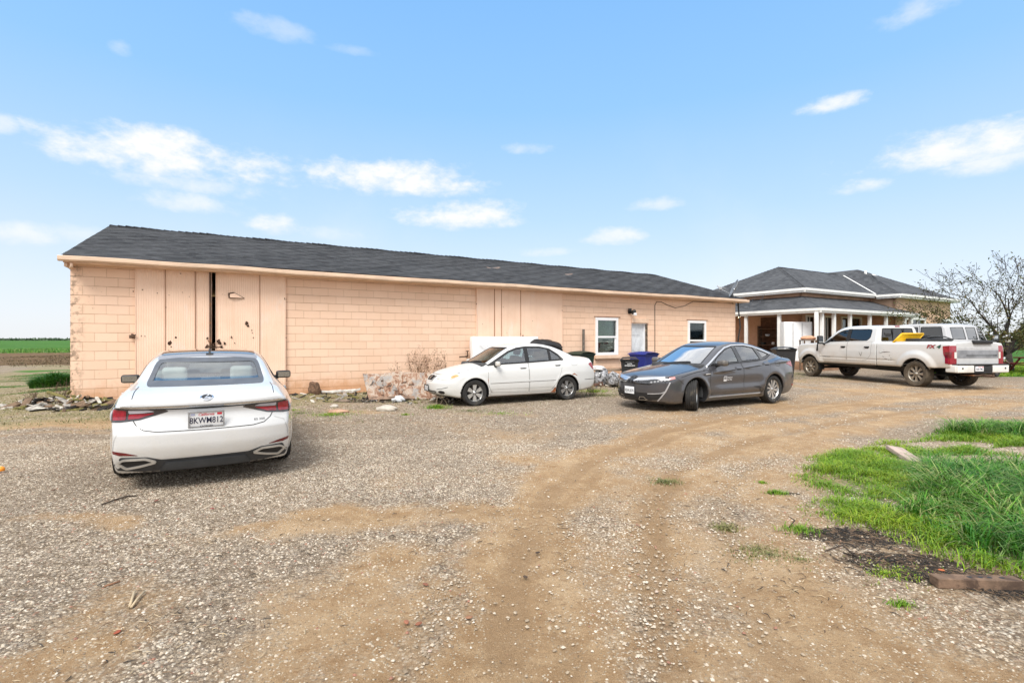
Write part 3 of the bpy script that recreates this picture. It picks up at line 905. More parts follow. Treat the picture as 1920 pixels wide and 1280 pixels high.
# ------------------------------------------------------------------ barn (local x along the front, y into the building)
barn = empty('barn', (B0[0], B0[1], 0), TH)
tag(barn, 'long low peach painted concrete block barn with charcoal shingle roof', 'barn')
def bs(px, off=0.0):
    r_ = (px - HX) / F
    ox, oy = B0[0] - off * BV[0], B0[1] - off * BV[1]
    return (r_ * oy - ox) / (BU[0] - r_ * BU[1])
def bz(px, py, off=0.0):
    s_ = bs(px, off)
    Y = B0[1] - off * BV[1] + BU[1] * s_
    return CAMH + (HY - py) / F * Y
def bw(s_, off=0.0, z=0.0):
    """world point on the barn front"""
    return Vector((B0[0] + BU[0] * s_ - off * BV[0], B0[1] + BU[1] * s_ - off * BV[1], z))

def holed_wall(L, H, holes, th, z0=-.4):
    """front (y=0) and back (y=th) faces with rectangular openings and their reveals"""
    xs_ = sorted({0.0, L, *[h[0] for h in holes], *[h[1] for h in holes]})
    zs_ = sorted({z0, H, *[h[2] for h in holes], *[h[3] for h in holes]})
    zs_ = [z for z in zs_ if z0 <= z <= H]
    def solid(i, k):
        if i < 0 or k < 0 or i >= len(xs_) - 1 or k >= len(zs_) - 1: return False
        cx, cz = (xs_[i] + xs_[i + 1]) / 2, (zs_[k] + zs_[k + 1]) / 2
        return not any(h[0] < cx < h[1] and h[2] < cz < h[3] for h in holes)
    m_ = MB()
    for i in range(len(xs_) - 1):
        for k in range(len(zs_) - 1):
            if not solid(i, k): continue
            x0, x1, a, c = xs_[i], xs_[i + 1], zs_[k], zs_[k + 1]
            m_.add([(x0, 0, a), (x1, 0, a), (x1, 0, c), (x0, 0, c)], [(0, 1, 2, 3)])
            m_.add([(x0, th, a), (x1, th, a), (x1, th, c), (x0, th, c)], [(3, 2, 1, 0)])
            for (di, dk, q) in ((-1, 0, [(x0, 0, a), (x0, 0, c), (x0, th, c), (x0, th, a)]), (1, 0, [(x1, 0, c), (x1, 0, a), (x1, th, a), (x1, th, c)]),
                                (0, -1, [(x0, 0, a), (x0, th, a), (x1, th, a), (x1, 0, a)]), (0, 1, [(x0, 0, c), (x1, 0, c), (x1, th, c), (x0, th, c)])):
                if not solid(i + di, k + dk):
                    m_.add(q, [(0, 1, 2, 3)])
    return m_

W1 = (bs(1117), bs(1157), bz(1137, 664), bz(1137, 597))
W2 = (bs(1290), bs(1322), bz(1306, 672), bz(1306, 602.5))
D1 = (bs(1184), bs(1214), .02, bz(1198, 606))
GAP = (bs(392), bs(410), .25, bz(400, 503))
m_ = holed_wall(BLEN, BWALL, [W1, W2, D1, GAP], .2)
yb = BDEP
RZ, RY = 5.12, BDEP / 2
EZ = 3.40
for x0, x1 in ((0.0, .2), (BLEN - .2, BLEN)):          # end walls with gables
    m_.add([(x0, .2, -.4), (x0, yb, -.4), (x0, yb, BWALL), (x0, RY, RZ - .02), (x0, .2, BWALL)] + [(x1, .2, -.4), (x1, yb, -.4), (x1, yb, BWALL), (x1, RY, RZ - .02), (x1, .2, BWALL)],
           [(0, 1, 2, 3, 4), (9, 8, 7, 6, 5), (0, 5, 6, 1), (1, 6, 7, 2)])
m_.box(.2, BLEN - .2, yb - .2, yb - .001, -.4, BWALL)
m_.build('wall', M_BLOCK, barn)
mf = MB(); mf.box(.2, BLEN - .2, .2, yb - .2, -.05, .02); mf.build('floor', M_DARKIN, barn)

# roof: overlapping shingle courses as real steps, slightly sagging
def shingle_slope(x0, x1, ye, ze, yr, zr, sag=.03, nseg=60, th=.012):
    L = math.hypot(yr - ye, zr - ze)
    n = int(round(L / .145))
    xs_ = np.linspace(x0, x1, nseg)
    vs, fs, uv = [], [], []
    nrm = np.array([-(zr - ze), abs(yr - ye)]) / L * (1 if yr > ye else 1)
    if yr < ye: nrm = np.array([(zr - ze), (ye - yr)]) / L
    def pt(x, d, lift):
        f = d / L
        sg = -sag * (vnoise(np.array([x * .35 + 3.7]), np.array([f * 2.0]))[0] - .3) * math.sin(math.pi * min(1, f + .15))
        return (x, ye + (yr - ye) * f + nrm[0] * lift, ze + (zr - ze) * f + nrm[1] * lift + sg)
    for k in range(n):
        d0, d1 = L * k / n, L * (k + 1) / n
        b0 = len(vs)
        for x in xs_:
            jit = .004 * math.sin(x * 37 + k * 5)
            vs += [pt(x, d0, 0), pt(x, d0, th + jit), pt(x, d1, 0.001)]
        for i in range(nseg - 1):
            a = b0 + 3 * i
            fs.append((a, a + 3, a + 4, a + 1)); fs.append((a + 1, a + 4, a + 5, a + 2))
            uv += [(xs_[i], d0), (xs_[i + 1], d0), (xs_[i + 1], d0 + .01), (xs_[i], d0 + .01)]
            uv += [(xs_[i], d0 + .002), (xs_[i + 1], d0 + .002), (xs_[i + 1], d1 - .002), (xs_[i], d1 - .002)]
    return vs, fs, uv
XE0, XE1 = bs(107, .5) + .05, BLEN + .28
sl = (RZ - EZ) / (RY + .40)
v1, f1, u1 = shingle_slope(XE0, XE1, -.40, EZ + .06, RY, RZ + .06)
v2, f2, u2 = shingle_slope(XE0, XE1, yb + .40, EZ + .06, RY, RZ + .06, nseg=20)
b_ = len(v1)
mk('roof', v1 + v2, f1 + [tuple(i + b_ for i in f) for f in f2], M_SHINGLE, barn, uv=u1 + u2)
# deck under the shingles (closes the interior) and rake boards
md = MB()
for s_ in (0, 1):
    ye = -.40 if s_ == 0 else yb + .40
    vs = [(XE0 + .01, ye, EZ - .02), (XE1 - .01, ye, EZ - .02), (XE1 - .01, RY, RZ - .02), (XE0 + .01, RY, RZ - .02)]
    vs += [(x, y, z + .055) for x, y, z in vs]
    md.add(vs, BOXF)
md.build('roof_deck', M_TRIM, barn)
# caps along the ridge
mc = MB(); uvs = []
x = XE0
while x < XE1 - .1:
    z = RZ + .085 + .012 * math.sin(x * 3.3) + .01 * random.random()
    x2 = min(x + .235, XE1)
    vs = [(x, RY - .17, z - .055), (x, RY, z + .012), (x, RY + .17, z - .055), (x2, RY - .17, z - .075), (x2, RY, z - .012), (x2, RY + .17, z - .075)]
    mc.add(vs, [(0, 3, 4, 1), (1, 4, 5, 2), (0, 1, 4, 3), (0, 1, 2)])
    x += .2
mc.build('ridge_cap', mat('ridge shingle', (.055, .058, .064), .92, var=.4, scale=9, bump=.5), barn)
# lifted, broken shingles
mt = MB()
for px_, w in ((915, .38), (1081, .2)):
    s_ = bs(px_) + 1.5
    for k in range(3):
        M_ = Matrix.Translation((s_ + .16 * k, 2.6 + .1 * k, EZ + .09 + (2.9 + .1 * k) * sl)) @ Euler((R(24), R(10 - 12 * k), R(random.uniform(-20, 20)))).to_matrix().to_4x4()
        mt = MB(); mt.box(-w / 2, w / 2, -.07, .07, 0, .008, 0, M_); mt.build('lifted_shingle', mat('torn shingle', (.16, .12, .10), .95, var=.4), barn)
# eaves: fascia board, gutter, brackets
mg = MB(); mg.box(XE0 + .02, XE1 - .02, -.385, -.355, EZ - .11, EZ + .03)
mg.box(XE0 + .02, XE1 - .02, -.355, -.002, EZ - .11, EZ - .098)
mg.build('fascia', M_TRIM, barn)
gprof = [(-.50, .055), (-.505, .045), (-.50, -.03), (-.47, -.06), (-.40, -.06), (-.388, -.05), (-.388, .05), (-.396, .05), (-.396, -.042), (-.465, -.05), (-.488, -.028), (-.49, .055)]
mg = MB()
n_ = 40
rg = []
for i in range(n_ + 1):
    x = XE0 - .05 + (XE1 - XE0 + .1) * i / n_
    dz = .012 * math.sin(x * .7) + .008 * math.sin(x * 2.3)
    rg += [(x, y, EZ - .03 + z + dz) for y, z in gprof]
gn = len(gprof)
mg.add(rg, [(i * gn + k, i * gn + (k + 1) % gn, (i + 1) * gn + (k + 1) % gn, (i + 1) * gn + k) for i in range(n_) for k in range(gn)] + [tuple(range(gn)), tuple(n_ * gn + k for k in range(gn))])
mg.build('gutter', mat('tan gutter', (.70, .51, .37), .5, var=.12, scale=2, c2=(.30, .17, .09), c2f=.68), barn)
mg = MB(); mg.box(XE0 + .03, .02, -.35, .22, EZ - .20, EZ - .115, bev=.012)
mg.tube([(.10, -.40, EZ - .12), (.10, -.40, EZ - .2), (.06, -.3, EZ - .23)], .03, 8)
mg.build('eave_return', M_TRIM, barn)
# timber plate over the wall top, a little proud
mg = MB(); mg.box(.0, BLEN, -.028, -.002, BWALL - .10, BWALL - .02); mg.build('wall_plate', M_TRIM, barn)

# ribbed sliding doors
def sheet(name, px0, px1, py_top, seams, z0, pitch=.050, proud=.05, holes=(), bend=0.0, flap=False, label=None):
    s0, s1 = bs(px0, proud), bs(px1, proud)
    zt = bz((px0 + px1) / 2, py_top, proud)
    n = int((s1 - s0) / pitch * 6)
    xs_ = np.linspace(s0, s1, n + 1)
    sm = [bs(p, proud) for p in seams]
    zz = np.linspace(z0, zt, 9)
    vs, fs = [], []
    for i, x in enumerate(xs_):
        lay = sum(1 for q in sm if x > q)
        for k, z in enumerate(zz):
            y = -proud - .0022 * math.cos(2 * math.pi * x / pitch) - .006 * (lay % 2) - bend * ((x - s0) / (s1 - s0)) * (1 - k / 8) ** 2 + .006 * math.sin(x * 1.7 + z * 1.3)
            vs.append((x, y, z))
    K = len(zz)
    for i in range(n):
        for k in range(K - 1):
            fs.append((i * K + k, (i + 1) * K + k, (i + 1) * K + k + 1, i * K + k + 1))
    mi = [0] * len(fs)
    m_ = MB()
    m_.V, m_.F, m_.I, m_.SM = vs, fs, mi, [True] * len(fs)
    # edges
    for x in (s0, s1):
        m_.box(x - .008, x + .008, -proud - .016, -.004, z0, zt, 0)
    m_.box(s0 + .008, s1 - .008, -.03, -.004, zt - .05, zt - .003, 0)
    for q in sm:
        m_.box(q - .006, q + .006, -proud - .022, -proud + .005, z0 + .02, zt - .01, 1)
    for (hx, hy, r_) in holes:
        s_, z = bs(hx, proud), bz(hx, hy, proud)
        k = 9
        pts = []
        for j in range(k):
            a = 2 * math.pi * j / k
            rr_ = r_ * random.uniform(.45, 1.25)
            pts.append((s_ + rr_ * math.cos(a) * .8, -proud - .0145, z + rr_ * math.sin(a) * 1.1))
        m_.add(pts, [tuple(range(k))], 2)
    o = m_.build(name, [M_SHEET, mat('sheet seam', (.30, .15, .08), .8), M_RUST], barn)
    if label: o['label'] = label
    return o
d1 = sheet('sliding_door', 254, 396.5, 498, (310, 366), .18, holes=[(267, 543, .022), (295, 549, .014), (317, 553, .012), (319, 642, .06), (342, 548, .01), (265, 630, .015), (272, 630, .012), (330, 632, .03),
          (321, 650, .018), (388, 650, .05), (389, 634, .03), (394, 545, .02), (393, 556, .015), (355, 556, .010), (250, 546, .02), (249, 631, .07), (392, 662, .03)])
d2 = sheet('sliding_door', 405, 535, 504, (487,), .18, bend=.05, holes=[(463, 606, .05), (464, 611, .04), (472, 619, .016), (473, 624, .014), (475, 633, .022), (411, 642, .07), (416, 652, .05), (421, 643, .04), (408, 656, .03),
          (504, 659, .014), (417, 552, .01), (434, 632, .03), (440, 643, .015), (534, 560, .05), (536, 633, .02), (527, 633, .012), (519, 634, .012), (422, 553, .008)], label='right leaf of the barn door with a torn flap')
sheet('sliding_door', 894, 1054, 536, (927, 940, 976), .16, holes=[(976, 626, .03), (980, 629, .03), (1014, 625, .015), (950, 624, .012), (893, 570, .03), (1054, 582, .03)])
# torn flap on the right leaf
m_ = MB()
s_, z = bs(440, .05), bz(440, 555, .05)
m_.add([(s_ - .15, -.075, z + .07), (s_ - .02, -.075, z + .10), (s_ + .24, -.078, z - .055), (s_ - .14, -.085, z - .06)], [(0, 1, 2, 3)], 1)
m_.add([(s_ - .11, -.10, z + .045), (s_ + .0, -.085, z + .075), (s_ + .20, -.085, z - .045), (s_ - .11, -.125, z - .045)], [(0, 1, 2, 3)], 0)
m_.build('torn_flap', [M_SHEET, M_RUST], d2)
# dark steel edge strip beside the gap, hasp and chain
m_ = MB()
s_ = bs(396.5)
m_.box(s_ - .045, s_ + .0, -.085, -.07, .2, bz(396, 503, .05), 0)
m_.build('edge_strip', M_IRON, d1)
chain = MB()
s0_, s1_ = bs(388, .08), bs(417, .08)
zc = bz(400, 648, .08)
pts = [Vector((s0_ + (s1_ - s0_) * k / 12, -.10 - .02 * math.sin(k), zc - .05 * math.sin(math.pi * k / 12) - .006 * (k % 2))) for k in range(13)]
chain.tube(pts, .012, 6)
for k in range(16):
    p = Vector((s0_ + (s1_ - s0_) * (.1 + .8 * random.random()), -.09, zc + .12 * (random.random() - .4)))
    chain.tube([p, p + Vector((random.uniform(-.1, .1), random.uniform(-.05, .0), random.uniform(-.09, .12)))], .006, 5)
ch = chain.build('door_chain', M_IRON)
ch.location = barn.location; ch.rotation_euler = barn.rotation_euler
tag(ch, 'rusty chain and twisted wire across the barn door gap', 'chain')
# iron door catches by the leaf edges
for px_, py_ in ((249, 631),):
    m_ = MB(); m_.box(-.06, .05, -.04, -.002, -.04, .04, bev=.01); m_.tube([(-.05, -.03, -.03), (.07, -.05, .05)], .014, 6)
    m_.build('door_catch', M_IRON, barn, loc=(bs(px_), -.055, bz(px_, py_)))

# windows: vinyl frame, two sashes, sill
def barn_window(x0, x1, z0, z1, green):
    w = empty('window', parent=barn)
    m_ = MB()
    fw = .075
    m_.box(x0 - .03, x1 + .03, -.045, .06, z1 - fw, z1 + .03)
    m_.box(x0 - .03, x1 + .03, -.045, .06, z0 - .03, z0 + fw)
    m_.box(x0 - .03, x0 + fw, -.045, .06, z0 + fw, z1 - fw)
    m_.box(x1 - fw, x1 + .03, -.045, .06, z0 + fw, z1 - fw)
    zm = (z0 + z1) / 2 - .02
    m_.box(x0 + fw, x1 - fw, -.03, .05, zm - .035, zm + .035)
    m_.box(x1 - fw - .05, x1 - fw, .0, .045, z0 + fw, zm - .035)
    m_.build('frame', M_VINYL, w)
    m_ = MB(); m_.box(x0 + fw, x1 - fw, .02, .026, z0 + fw, zm - .035); m_.box(x0 + fw, x1 - fw, .008, .014, zm + .035, z1 - fw)
    m_.build('pane', M_PANE, w)
    m_ = MB()
    m_.box(x0 + fw, x1 - fw, .10, .12, zm + .02, z1 - fw, 0 if green else 1)
    m_.box(x0 + fw, x1 - fw, .13, .15, z0 + fw, zm + .02, 1)
    m_.build('blind', [mat('green blind', (.05, .27, .10), .8, var=.3, scale=5) if green else M_DARKIN, mat('grey screen', (.05, .06, .055), .8)], w)
    m_ = MB(); m_.box(x0 - .08, x1 + .10, -.12, -.004, z0 - .17, z0 - .045, bev=.012)
    m_.build('sill', M_TRIM, w)
    m_ = MB(); m_.box(x0 - .09, x1 + .16, -.022, -.003, z1 + .045, z1 + .075)
    m_.build('lintel', mat('stained lintel', (.22, .12, .07), .9, var=.3), w)
    return w
barn_window(*W1, True)
w2 = barn_window(*W2, False)
# pale pole leaning behind the second window
m_ = MB(); m_.tube([(W2[0] + .1, .18, (W2[2] + W2[3]) / 2 + .35), (W2[1] - .05, .16, (W2[2] + W2[3]) / 2 + .02)], .04, 8)
po = m_.build('curtain', mat('pale curtain', (.6, .62, .64), .7), w2)
# back door, set in, with frame
dw = empty('door', parent=barn)
m_ = MB(); x0, x1, z0, z1 = D1
m_.box(x0 + .01, x1 - .14, .11, .15, z0, z1 - .05)
for cx in (0.28, .62):
    for (a, c) in ((.12, .42), (.5, .72), (.78, .93)):
        w_ = (x1 - .14 - x0)
        m_.box(x0 + w_ * (cx - .13), x0 + w_ * (cx + .13), .096, .1095, z0 + (z1 - z0) * a, z0 + (z1 - z0) * c, bev=.005)
m_.build('door_leaf', mat('grey white door', (.60, .62, .63), .5, var=.1, c2=(.45, .44, .42), c2f=.65), dw)
m_ = MB(); m_.box(x1 - .138, x1 - .07, .06, .2, z0, z1 - .05); m_.box(x0 - .0, x1, .05, .2, z1 - .048, z1 - .001)
m_.build('frame', M_VINYL, dw)
m_ = MB(); m_.box(x1 - .068, x1 - .002, -.012, .2, z0, z1 - .05)
m_.build('jamb', mat('stained jamb', (.10, .075, .05), .9, var=.6, scale=7, c2=(.5, .38, .26), c2f=.56), dw)
m_ = MB(); m_.box(x0 - .02, x1 + .02, -.055, -.002, z1 + .012, z1 + .20, bev=.008)
m_.build('lintel', M_TRIM, dw)

# ------------------------------------------------------------------ things fixed to the barn
def on_barn(o):
    o.location = barn.location; o.rotation_euler = barn.rotation_euler
    return o
lamp = empty('wall_lamp'); on_barn(lamp)
tag(lamp, 'black security floodlight with a pale lens above the barn door', 'wall lamp')
sx, sz = bs(1180), bz(1180, 585)
m_ = MB(); m_.box(sx - .08, sx + .08, -.06, -.003, sz - .06, sz + .10, bev=.01); m_.box(sx - .11, sx + .0, -.14, -.05, sz + .02, sz + .14, bev=.015)
m_.tube([(sx, -.05, sz), (sx + .03, -.15, sz - .05)], .025, 8)
m_.build('bracket', M_BLACK, lamp)
m_ = MB(); m_.lathe([(.0, -.09), (.075, -.08), (.09, .02), (.05, .09), (0, .1)], 14, 0, Matrix.Translation((sx + .05, -.2, sz + .0)) @ Euler((R(50), 0, 0)).to_matrix().to_4x4())
m_.build('lamp_head', M_BLACK, lamp)
m_ = MB(); m_.lathe([(0, -.10), (.08, -.092), (.085, -.075)], 14, 0, Matrix.Translation((sx + .05, -.21, sz - .01)) @ Euler((R(35), 0, 0)).to_matrix().to_4x4())
m_.box(sx + .0, sx + .12, -.30, -.22, sz - .15, sz - .04, 0, bev=.02)
m_.build('lens', mat('pale lens', (.75, .76, .78), .3), lamp)

# cables along the wall
m_ = MB()
cpx = [(1228, 668), (1228, 600), (1228, 572), (1231, 566), (1240, 566), (1252, 572), (1266, 577), (1282, 574), (1300, 565), (1330, 566), (1352, 566), (1374, 568)]
m_.tube([bw(bs(a, .02), .02, bz(a, b, .02)) for a, b in cpx], .011, 6)
tag(m_.build('cable', M_BLACK), 'thin dark cable looping over the barn wall right of the grey door', 'cable')
m_ = MB()
a_ = bw(BLEN - .6, .15, 3.30)
b2 = pp(1437, 551, 30.0)
for k in range(3):
    pts = [a_.lerp(b2, f / 10) + Vector((.15 * math.sin(f * 1.7 + k), 0, -.35 * math.sin(math.pi * f / 10) * (.5 + .5 * k) + .06 * math.sin(f * 2.1 + k * 2))) for f in range(11)]
    m_.tube(pts, .012, 5)
tag(m_.build('overhead_cable', M_BLACK), 'tangled black cables strung from the barn end to the house eave', 'cables')
m_ = MB()
p0 = bw(BLEN + .05, .1, 3.35)
m_.tube([p0, p0 + Vector((.04, 0, -.5)), p0 + Vector((.12, .02, -1.2)), p0 + Vector((.02, .0, -1.7)), p0 + Vector((-.02, 0, -2.2))], .035, 8)
tag(m_.build('downpipe', M_BLACK), 'black drain pipe hanging down the barn right corner', 'downpipe')

# satellite dish on the roof end
dish = empty('satellite_dish', bw(BLEN - .35, .1, 3.46))
tag(dish, 'grey satellite dish seen edge on at the barn roof end', 'satellite dish')
m_ = MB()
rad = .43
prof = [(0, -.10), (.12, -.093), (.24, -.07), (.36, -.03), (rad, .0), (rad + .012, .0), (rad + .012, -.014), (.36, -.046), (.24, -.085), (.12, -.108), (0, -.115)]
Md = Matrix.Translation((0.02, -.05, .50)) @ Euler((0, R(66), R(168))).to_matrix().to_4x4()
m_.lathe(prof, 28, 0, Md)
m_.build('reflector', mat('grey dish', (.20, .21, .22), .5, var=.1), dish)
m_ = MB(); m_.tube([(0, 0, -.05), (.02, 0, .22), (.1, 0, .42)], .028, 10); m_.tube([(.1, 0, .42), (.04, -.02, .46)], .05, 8)
m_.tube([(-.2, .1, -.03), (.02, 0, .2)], .014, 6); m_.tube([(.22, .12, -.05), (.02, 0, .2)], .014, 6)
m_.build('mast', M_STEEL, dish)
m_ = MB(); e_ = Vector((-.62, -.12, .46)); m_.tube([(.05, -.05, .14), (-.3, -.1, .3), e_], .016, 6)
m_.box(-.70, -.56, -.17, -.07, .42, .52, bev=.015); m_.tube([e_ + Vector((-.12, 0, .16)), e_, e_ + Vector((.05, 0, -.12))], .022, 8); m_.tube([e_ + Vector((-.16, 0, .12)), e_ + Vector((.25, 0, .02))], .02, 8)
m_.build('feed_arm', mat('grey arm', (.35, .36, .37), .5), dish)

# ------------------------------------------------------------------ house
PC = np.array([15.54, 25.0])
H0 = PC + 2.2 * (BU + BV)
house = empty('house', (H0[0], H0[1], 0), TH)
tag(house, 'tan stucco house with charcoal hip roofs and a white columned wrap porch', 'house')
M_STUCCO = mat('tan stucco', (.54, .34, .235), .9, var=.12, scale=1.5, bump=.5, bscale=60, c2=(.42, .235, .15), c2f=.6)
M_STUCCO_B = mat('orange stucco', (.68, .45, .31), .9, var=.08, scale=1.2, bump=.5, bscale=60, c2=(.72, .50, .37), c2f=.6)
M_SOFF = mat('porch ceiling board', (.42, .27, .19), .8, var=.1)
def hb_x(px, y):       # along the porch front
    r_ = (px - HX) / F
    ox, oy = H0 + y * BV
    return (r_ * oy - ox) / (BU[0] - r_ * BU[1])
def ha_y(px, x):       # along the porch's left side
    r_ = (px - HX) / F
    ox, oy = H0 + x * BU
    return (r_ * oy - ox) / (BV[0] - r_ * BV[1])
def hz(x, y, py):
    Y = H0[1] + x * BU[1] + y * BV[1]
    return CAMH + (HY - py) / F * Y
FLOOR = .38
def wall_quad(m_, x0, y0, x1, y1, z0, z1, holes=(), mi=0):
    """vertical wall from (x0,y0) to (x1,y1) with openings given along its length"""
    d = Vector((x1 - x0, y1 - y0, 0)); L = d.length; d.normalize()
    n = Vector((-d.y, d.x, 0))
    w = holed_wall(L, z1, holes, .15, z0)
    M_ = Matrix(((d.x, n.x, 0, x0), (d.y, n.y, 0, y0), (0, 0, 1, 0), (0, 0, 0, 1)))
    m_.add(w.V, w.F, mi, M_)
# windows along the porch front wall, from their places in the photograph
def span(a, b, y): return hb_x(a, y), hb_x(b, y)
HB = [(*span(1512, 1527, 0), FLOOR + .05, hz(1, 0, 594)), (*span(1546, 1560, 0), FLOOR + .05, hz(2, 0, 595)), (*span(1578, 1613, 0), 1.5, hz(4, 0, 596))]
HW = [(*span(1696, 1704, -1.35), 1.45, hz(9, -1.35, 599)), (*span(1710, 1733, -1.35), 1.45, hz(10, -1.35, 599)), (*span(1765, 1782, -1.35), 1.45, hz(12, -1.35, 601))]
m_ = MB()
wall_quad(m_, 0, 6.8, 0, 0, -.3, 4.3)
wall_quad(m_, 0.0, 0, 7.87, 0, -.3, 4.3, HB)
m_.box(.15, 7.87, 6.6, 6.8, -.3, 4.3)
m_.build('wall', M_STUCCO, house)
m_ = MB()
wall_quad(m_, 7.87, .0, 7.87, -1.35, -.3, 4.25)
wall_quad(m_, 7.87, -1.35, 15.9, -1.35, -.3, 4.25, [(h[0] - 7.87, h[1] - 7.87, h[2], h[3]) for h in HW])
m_.box(15.75, 15.9, -1.2, 7.0, -.3, 4.25); m_.box(7.87, 15.75, 6.8, 7.0, -.3, 4.25)
m_.build('wall', M_STUCCO_B, house)['label'] = 'orange stucco wing wall'
m_ = MB(); m_.box(.15, 15.75, .15, 6.6, .3, FLOOR); m_.build('floor', M_DARKIN, house)

def roof_plane(acc, pts, th=.06):
    """flat roof face; first two points run along the eave"""
    p = [Vector(q) for q in pts]
    e = (p[1] - p[0]).normalized()
    n = (p[1] - p[0]).cross(p[-1] - p[0]).normalized()
    if n.z < 0: n = -n
    s_ = n.cross(e)
    V, Fc, U = acc
    b0 = len(V); k = len(p)
    V += [tuple(q + n * th) for q in p] + [tuple(q) for q in p]
    f = tuple(range(b0, b0 + k)); g = tuple(range(b0 + 2 * k - 1, b0 + k - 1, -1))
    Fc += [f, g]
    U += [((p[i] - p[0]).dot(e), (p[i] - p[0]).dot(s_)) for i in range(k)] + [(0, 0)] * k
    for i in range(k):
        j = (i + 1) % k
        Fc.append((b0 + i, b0 + k + i, b0 + k + j, b0 + j)); U += [(0, 0.05), (0, 0.05), (.1, .05), (.1, .05)]
E1, P1, E2, P2 = 4.37, 6.28, 4.30, 6.62
acc = ([], [], [])
roof_plane(acc, [(-.4, 7.2, E1), (-.4, -.4, E1), (3.4, 3.4, P1)])
roof_plane(acc, [(-.4, -.4, E1), (11.8, -.4, E1), (11.8, 3.4, P1), (3.4, 3.4, P1)])
roof_plane(acc, [(11.8, 7.2, E1), (-.4, 7.2, E1), (3.4, 3.4, P1), (11.8, 3.4, P1)])
mk('roof', acc[0], acc[1], M_SHINGLE, house, uv=acc[2])
acc = ([], [], [])
roof_plane(acc, [(7.47, -1.75, E2), (16.3, -1.75, E2), (11.885, 2.65, P2)])
roof_plane(acc, [(7.47, 7.4, E2), (7.47, -1.75, E2), (11.885, 2.65, P2), (11.885, 7.4, P2)])
roof_plane(acc, [(16.3, -1.75, E2), (16.3, 7.4, E2), (11.885, 7.4, P2), (11.885, 2.65, P2)])
mk('roof', acc[0], acc[1], M_SHINGLE, house, uv=acc[2])['label'] = 'wing roof with white flashing'
acc = ([], [], [])
PE, PT = 3.10, 3.96
roof_plane(acc, [(-2.2, 7.4, PE), (-2.2, -2.2, PE), (-.005, -.005, PT), (-.005, 7.4, PT)])
roof_plane(acc, [(-2.2, -2.2, PE), (9.0, -2.2, PE), (8.15, -1.36, PE + .33), (7.86, -1.36, PE + .33), (7.86, -.006, PT), (-.005, -.006, PT)])
roof_plane(acc, [(9.0, -2.2, PE), (9.0, -1.36, PE), (8.15, -1.36, PE + .33)])
mk('porch_roof', acc[0], acc[1], M_SHINGLE, house, uv=acc[2])
# hip caps
def caps(name, a, b, parent, w=.14):
    a, b = Vector(a), Vector(b)
    d = (b - a); L = d.length; d.normalize()
    sd = d.cross(Vector((0, 0, 1))).normalized()
    up = sd.cross(d)
    m_ = MB(); s_ = 0.0
    while s_ < L - .1:
        p = a + d * s_ + up * (.075 + .01 * random.random()); q = a + d * min(L, s_ + .24) + up * .055
        m_.add([p - sd * w - up * .05, p, p + sd * w - up * .05, q - sd * w - up * .05, q, q + sd * w - up * .05], [(0, 3, 4, 1), (1, 4, 5, 2), (0, 1, 2)])
        s_ += .2
    return m_.build(name, mat('hip shingle', (.055, .058, .064), .92, var=.4, scale=9), parent)
caps('hip_cap', (-.4, -.4, E1), (3.4, 3.4, P1), house)
caps('hip_cap', (-.4, 7.2, E1), (3.4, 3.4, P1), house)
caps('ridge_cap', (3.4, 3.4, P1), (10.6, 3.4, P1), house)
caps('hip_cap', (7.47, -1.75, E2), (11.885, 2.65, P2), house)
caps('hip_cap', (16.3, -1.75, E2), (11.885, 2.65, P2), house)
# fascias and gutters, white
def fascia(m_, a, b, z, h=.17, t=.05):
    a, b = Vector((*a, 0)), Vector((*b, 0))
    d = (b - a); L = d.length; d.normalize()
    n = Vector((d.y, -d.x, 0))
    M_ = Matrix(((d.x, n.x, 0, a.x), (d.y, n.y, 0, a.y), (0, 0, 1, z), (0, 0, 0, 1)))
    m_.box(0, L, .002, t, -h, .05, 0, M_)
    m_.box(0, L, t, t + .07, -.07, .065, 0, M_)
m_ = MB()
fascia(m_, (-.4, 7.2), (-.4, -.45), E1)
fascia(m_, (-.4, -.4), (7.42, -.4), E1)
m_.box(-.38, .0, -.38, 7.2, E1 - .16, E1 - .14); m_.box(0, 7.87, -.38, 0, E1 - .16, E1 - .14)
m_.build('gutter', M_WHITE, house)
m_ = MB()
fascia(m_, (7.47, -.52), (7.47, -1.8), E2)
fascia(m_, (7.47, -1.75), (16.34, -1.75), E2)
fascia(m_, (16.3, -1.75), (16.3, 7), E2)
m_.box(7.5, 16.28, -1.73, -1.36, E2 - .16, E2 - .14)
m_.build('gutter', M_WHITE, house)
m_ = MB()
fascia(m_, (-2.2, 7.4), (-2.2, -2.24), PE, .17)
fascia(m_, (-2.2, -2.2), (9.04, -2.2), PE, .17)
fascia(m_, (9.0, -2.2), (9.0, -1.36), PE, .17)
m_.build('porch_fascia', M_WHITE, house)
m_ = MB(); m_.box(-2.18, -.01, -2.18, 7.4, PE - .13, PE - .10); m_.box(-.008, 8.98, -2.18, -.01, PE - .131, PE - .101)
m_.build('porch_ceiling', M_SOFF, house)
m_ = MB(); m_.box(-2.3, -.01, -2.3, 7.4, -.2, FLOOR); m_.box(-.009, 9.1, -2.301, -.01, -.2, FLOOR - .001)
m_.build('porch_floor', mat('porch slab', (.30, .17, .10), .85, var=.2, scale=2), house)
for px_ in (1399, 1461):
    y = ha_y(px_, -2.06)
    m_ = MB(); m_.box(-.075, .075, -.075, .075, FLOOR, PE - .135, bev=.008); m_.box(-.095, .095, -.095, .095, FLOOR, FLOOR + .1, bev=.005)
    m_.build('column', M_WHITE, house, loc=(-2.06, y, 0))
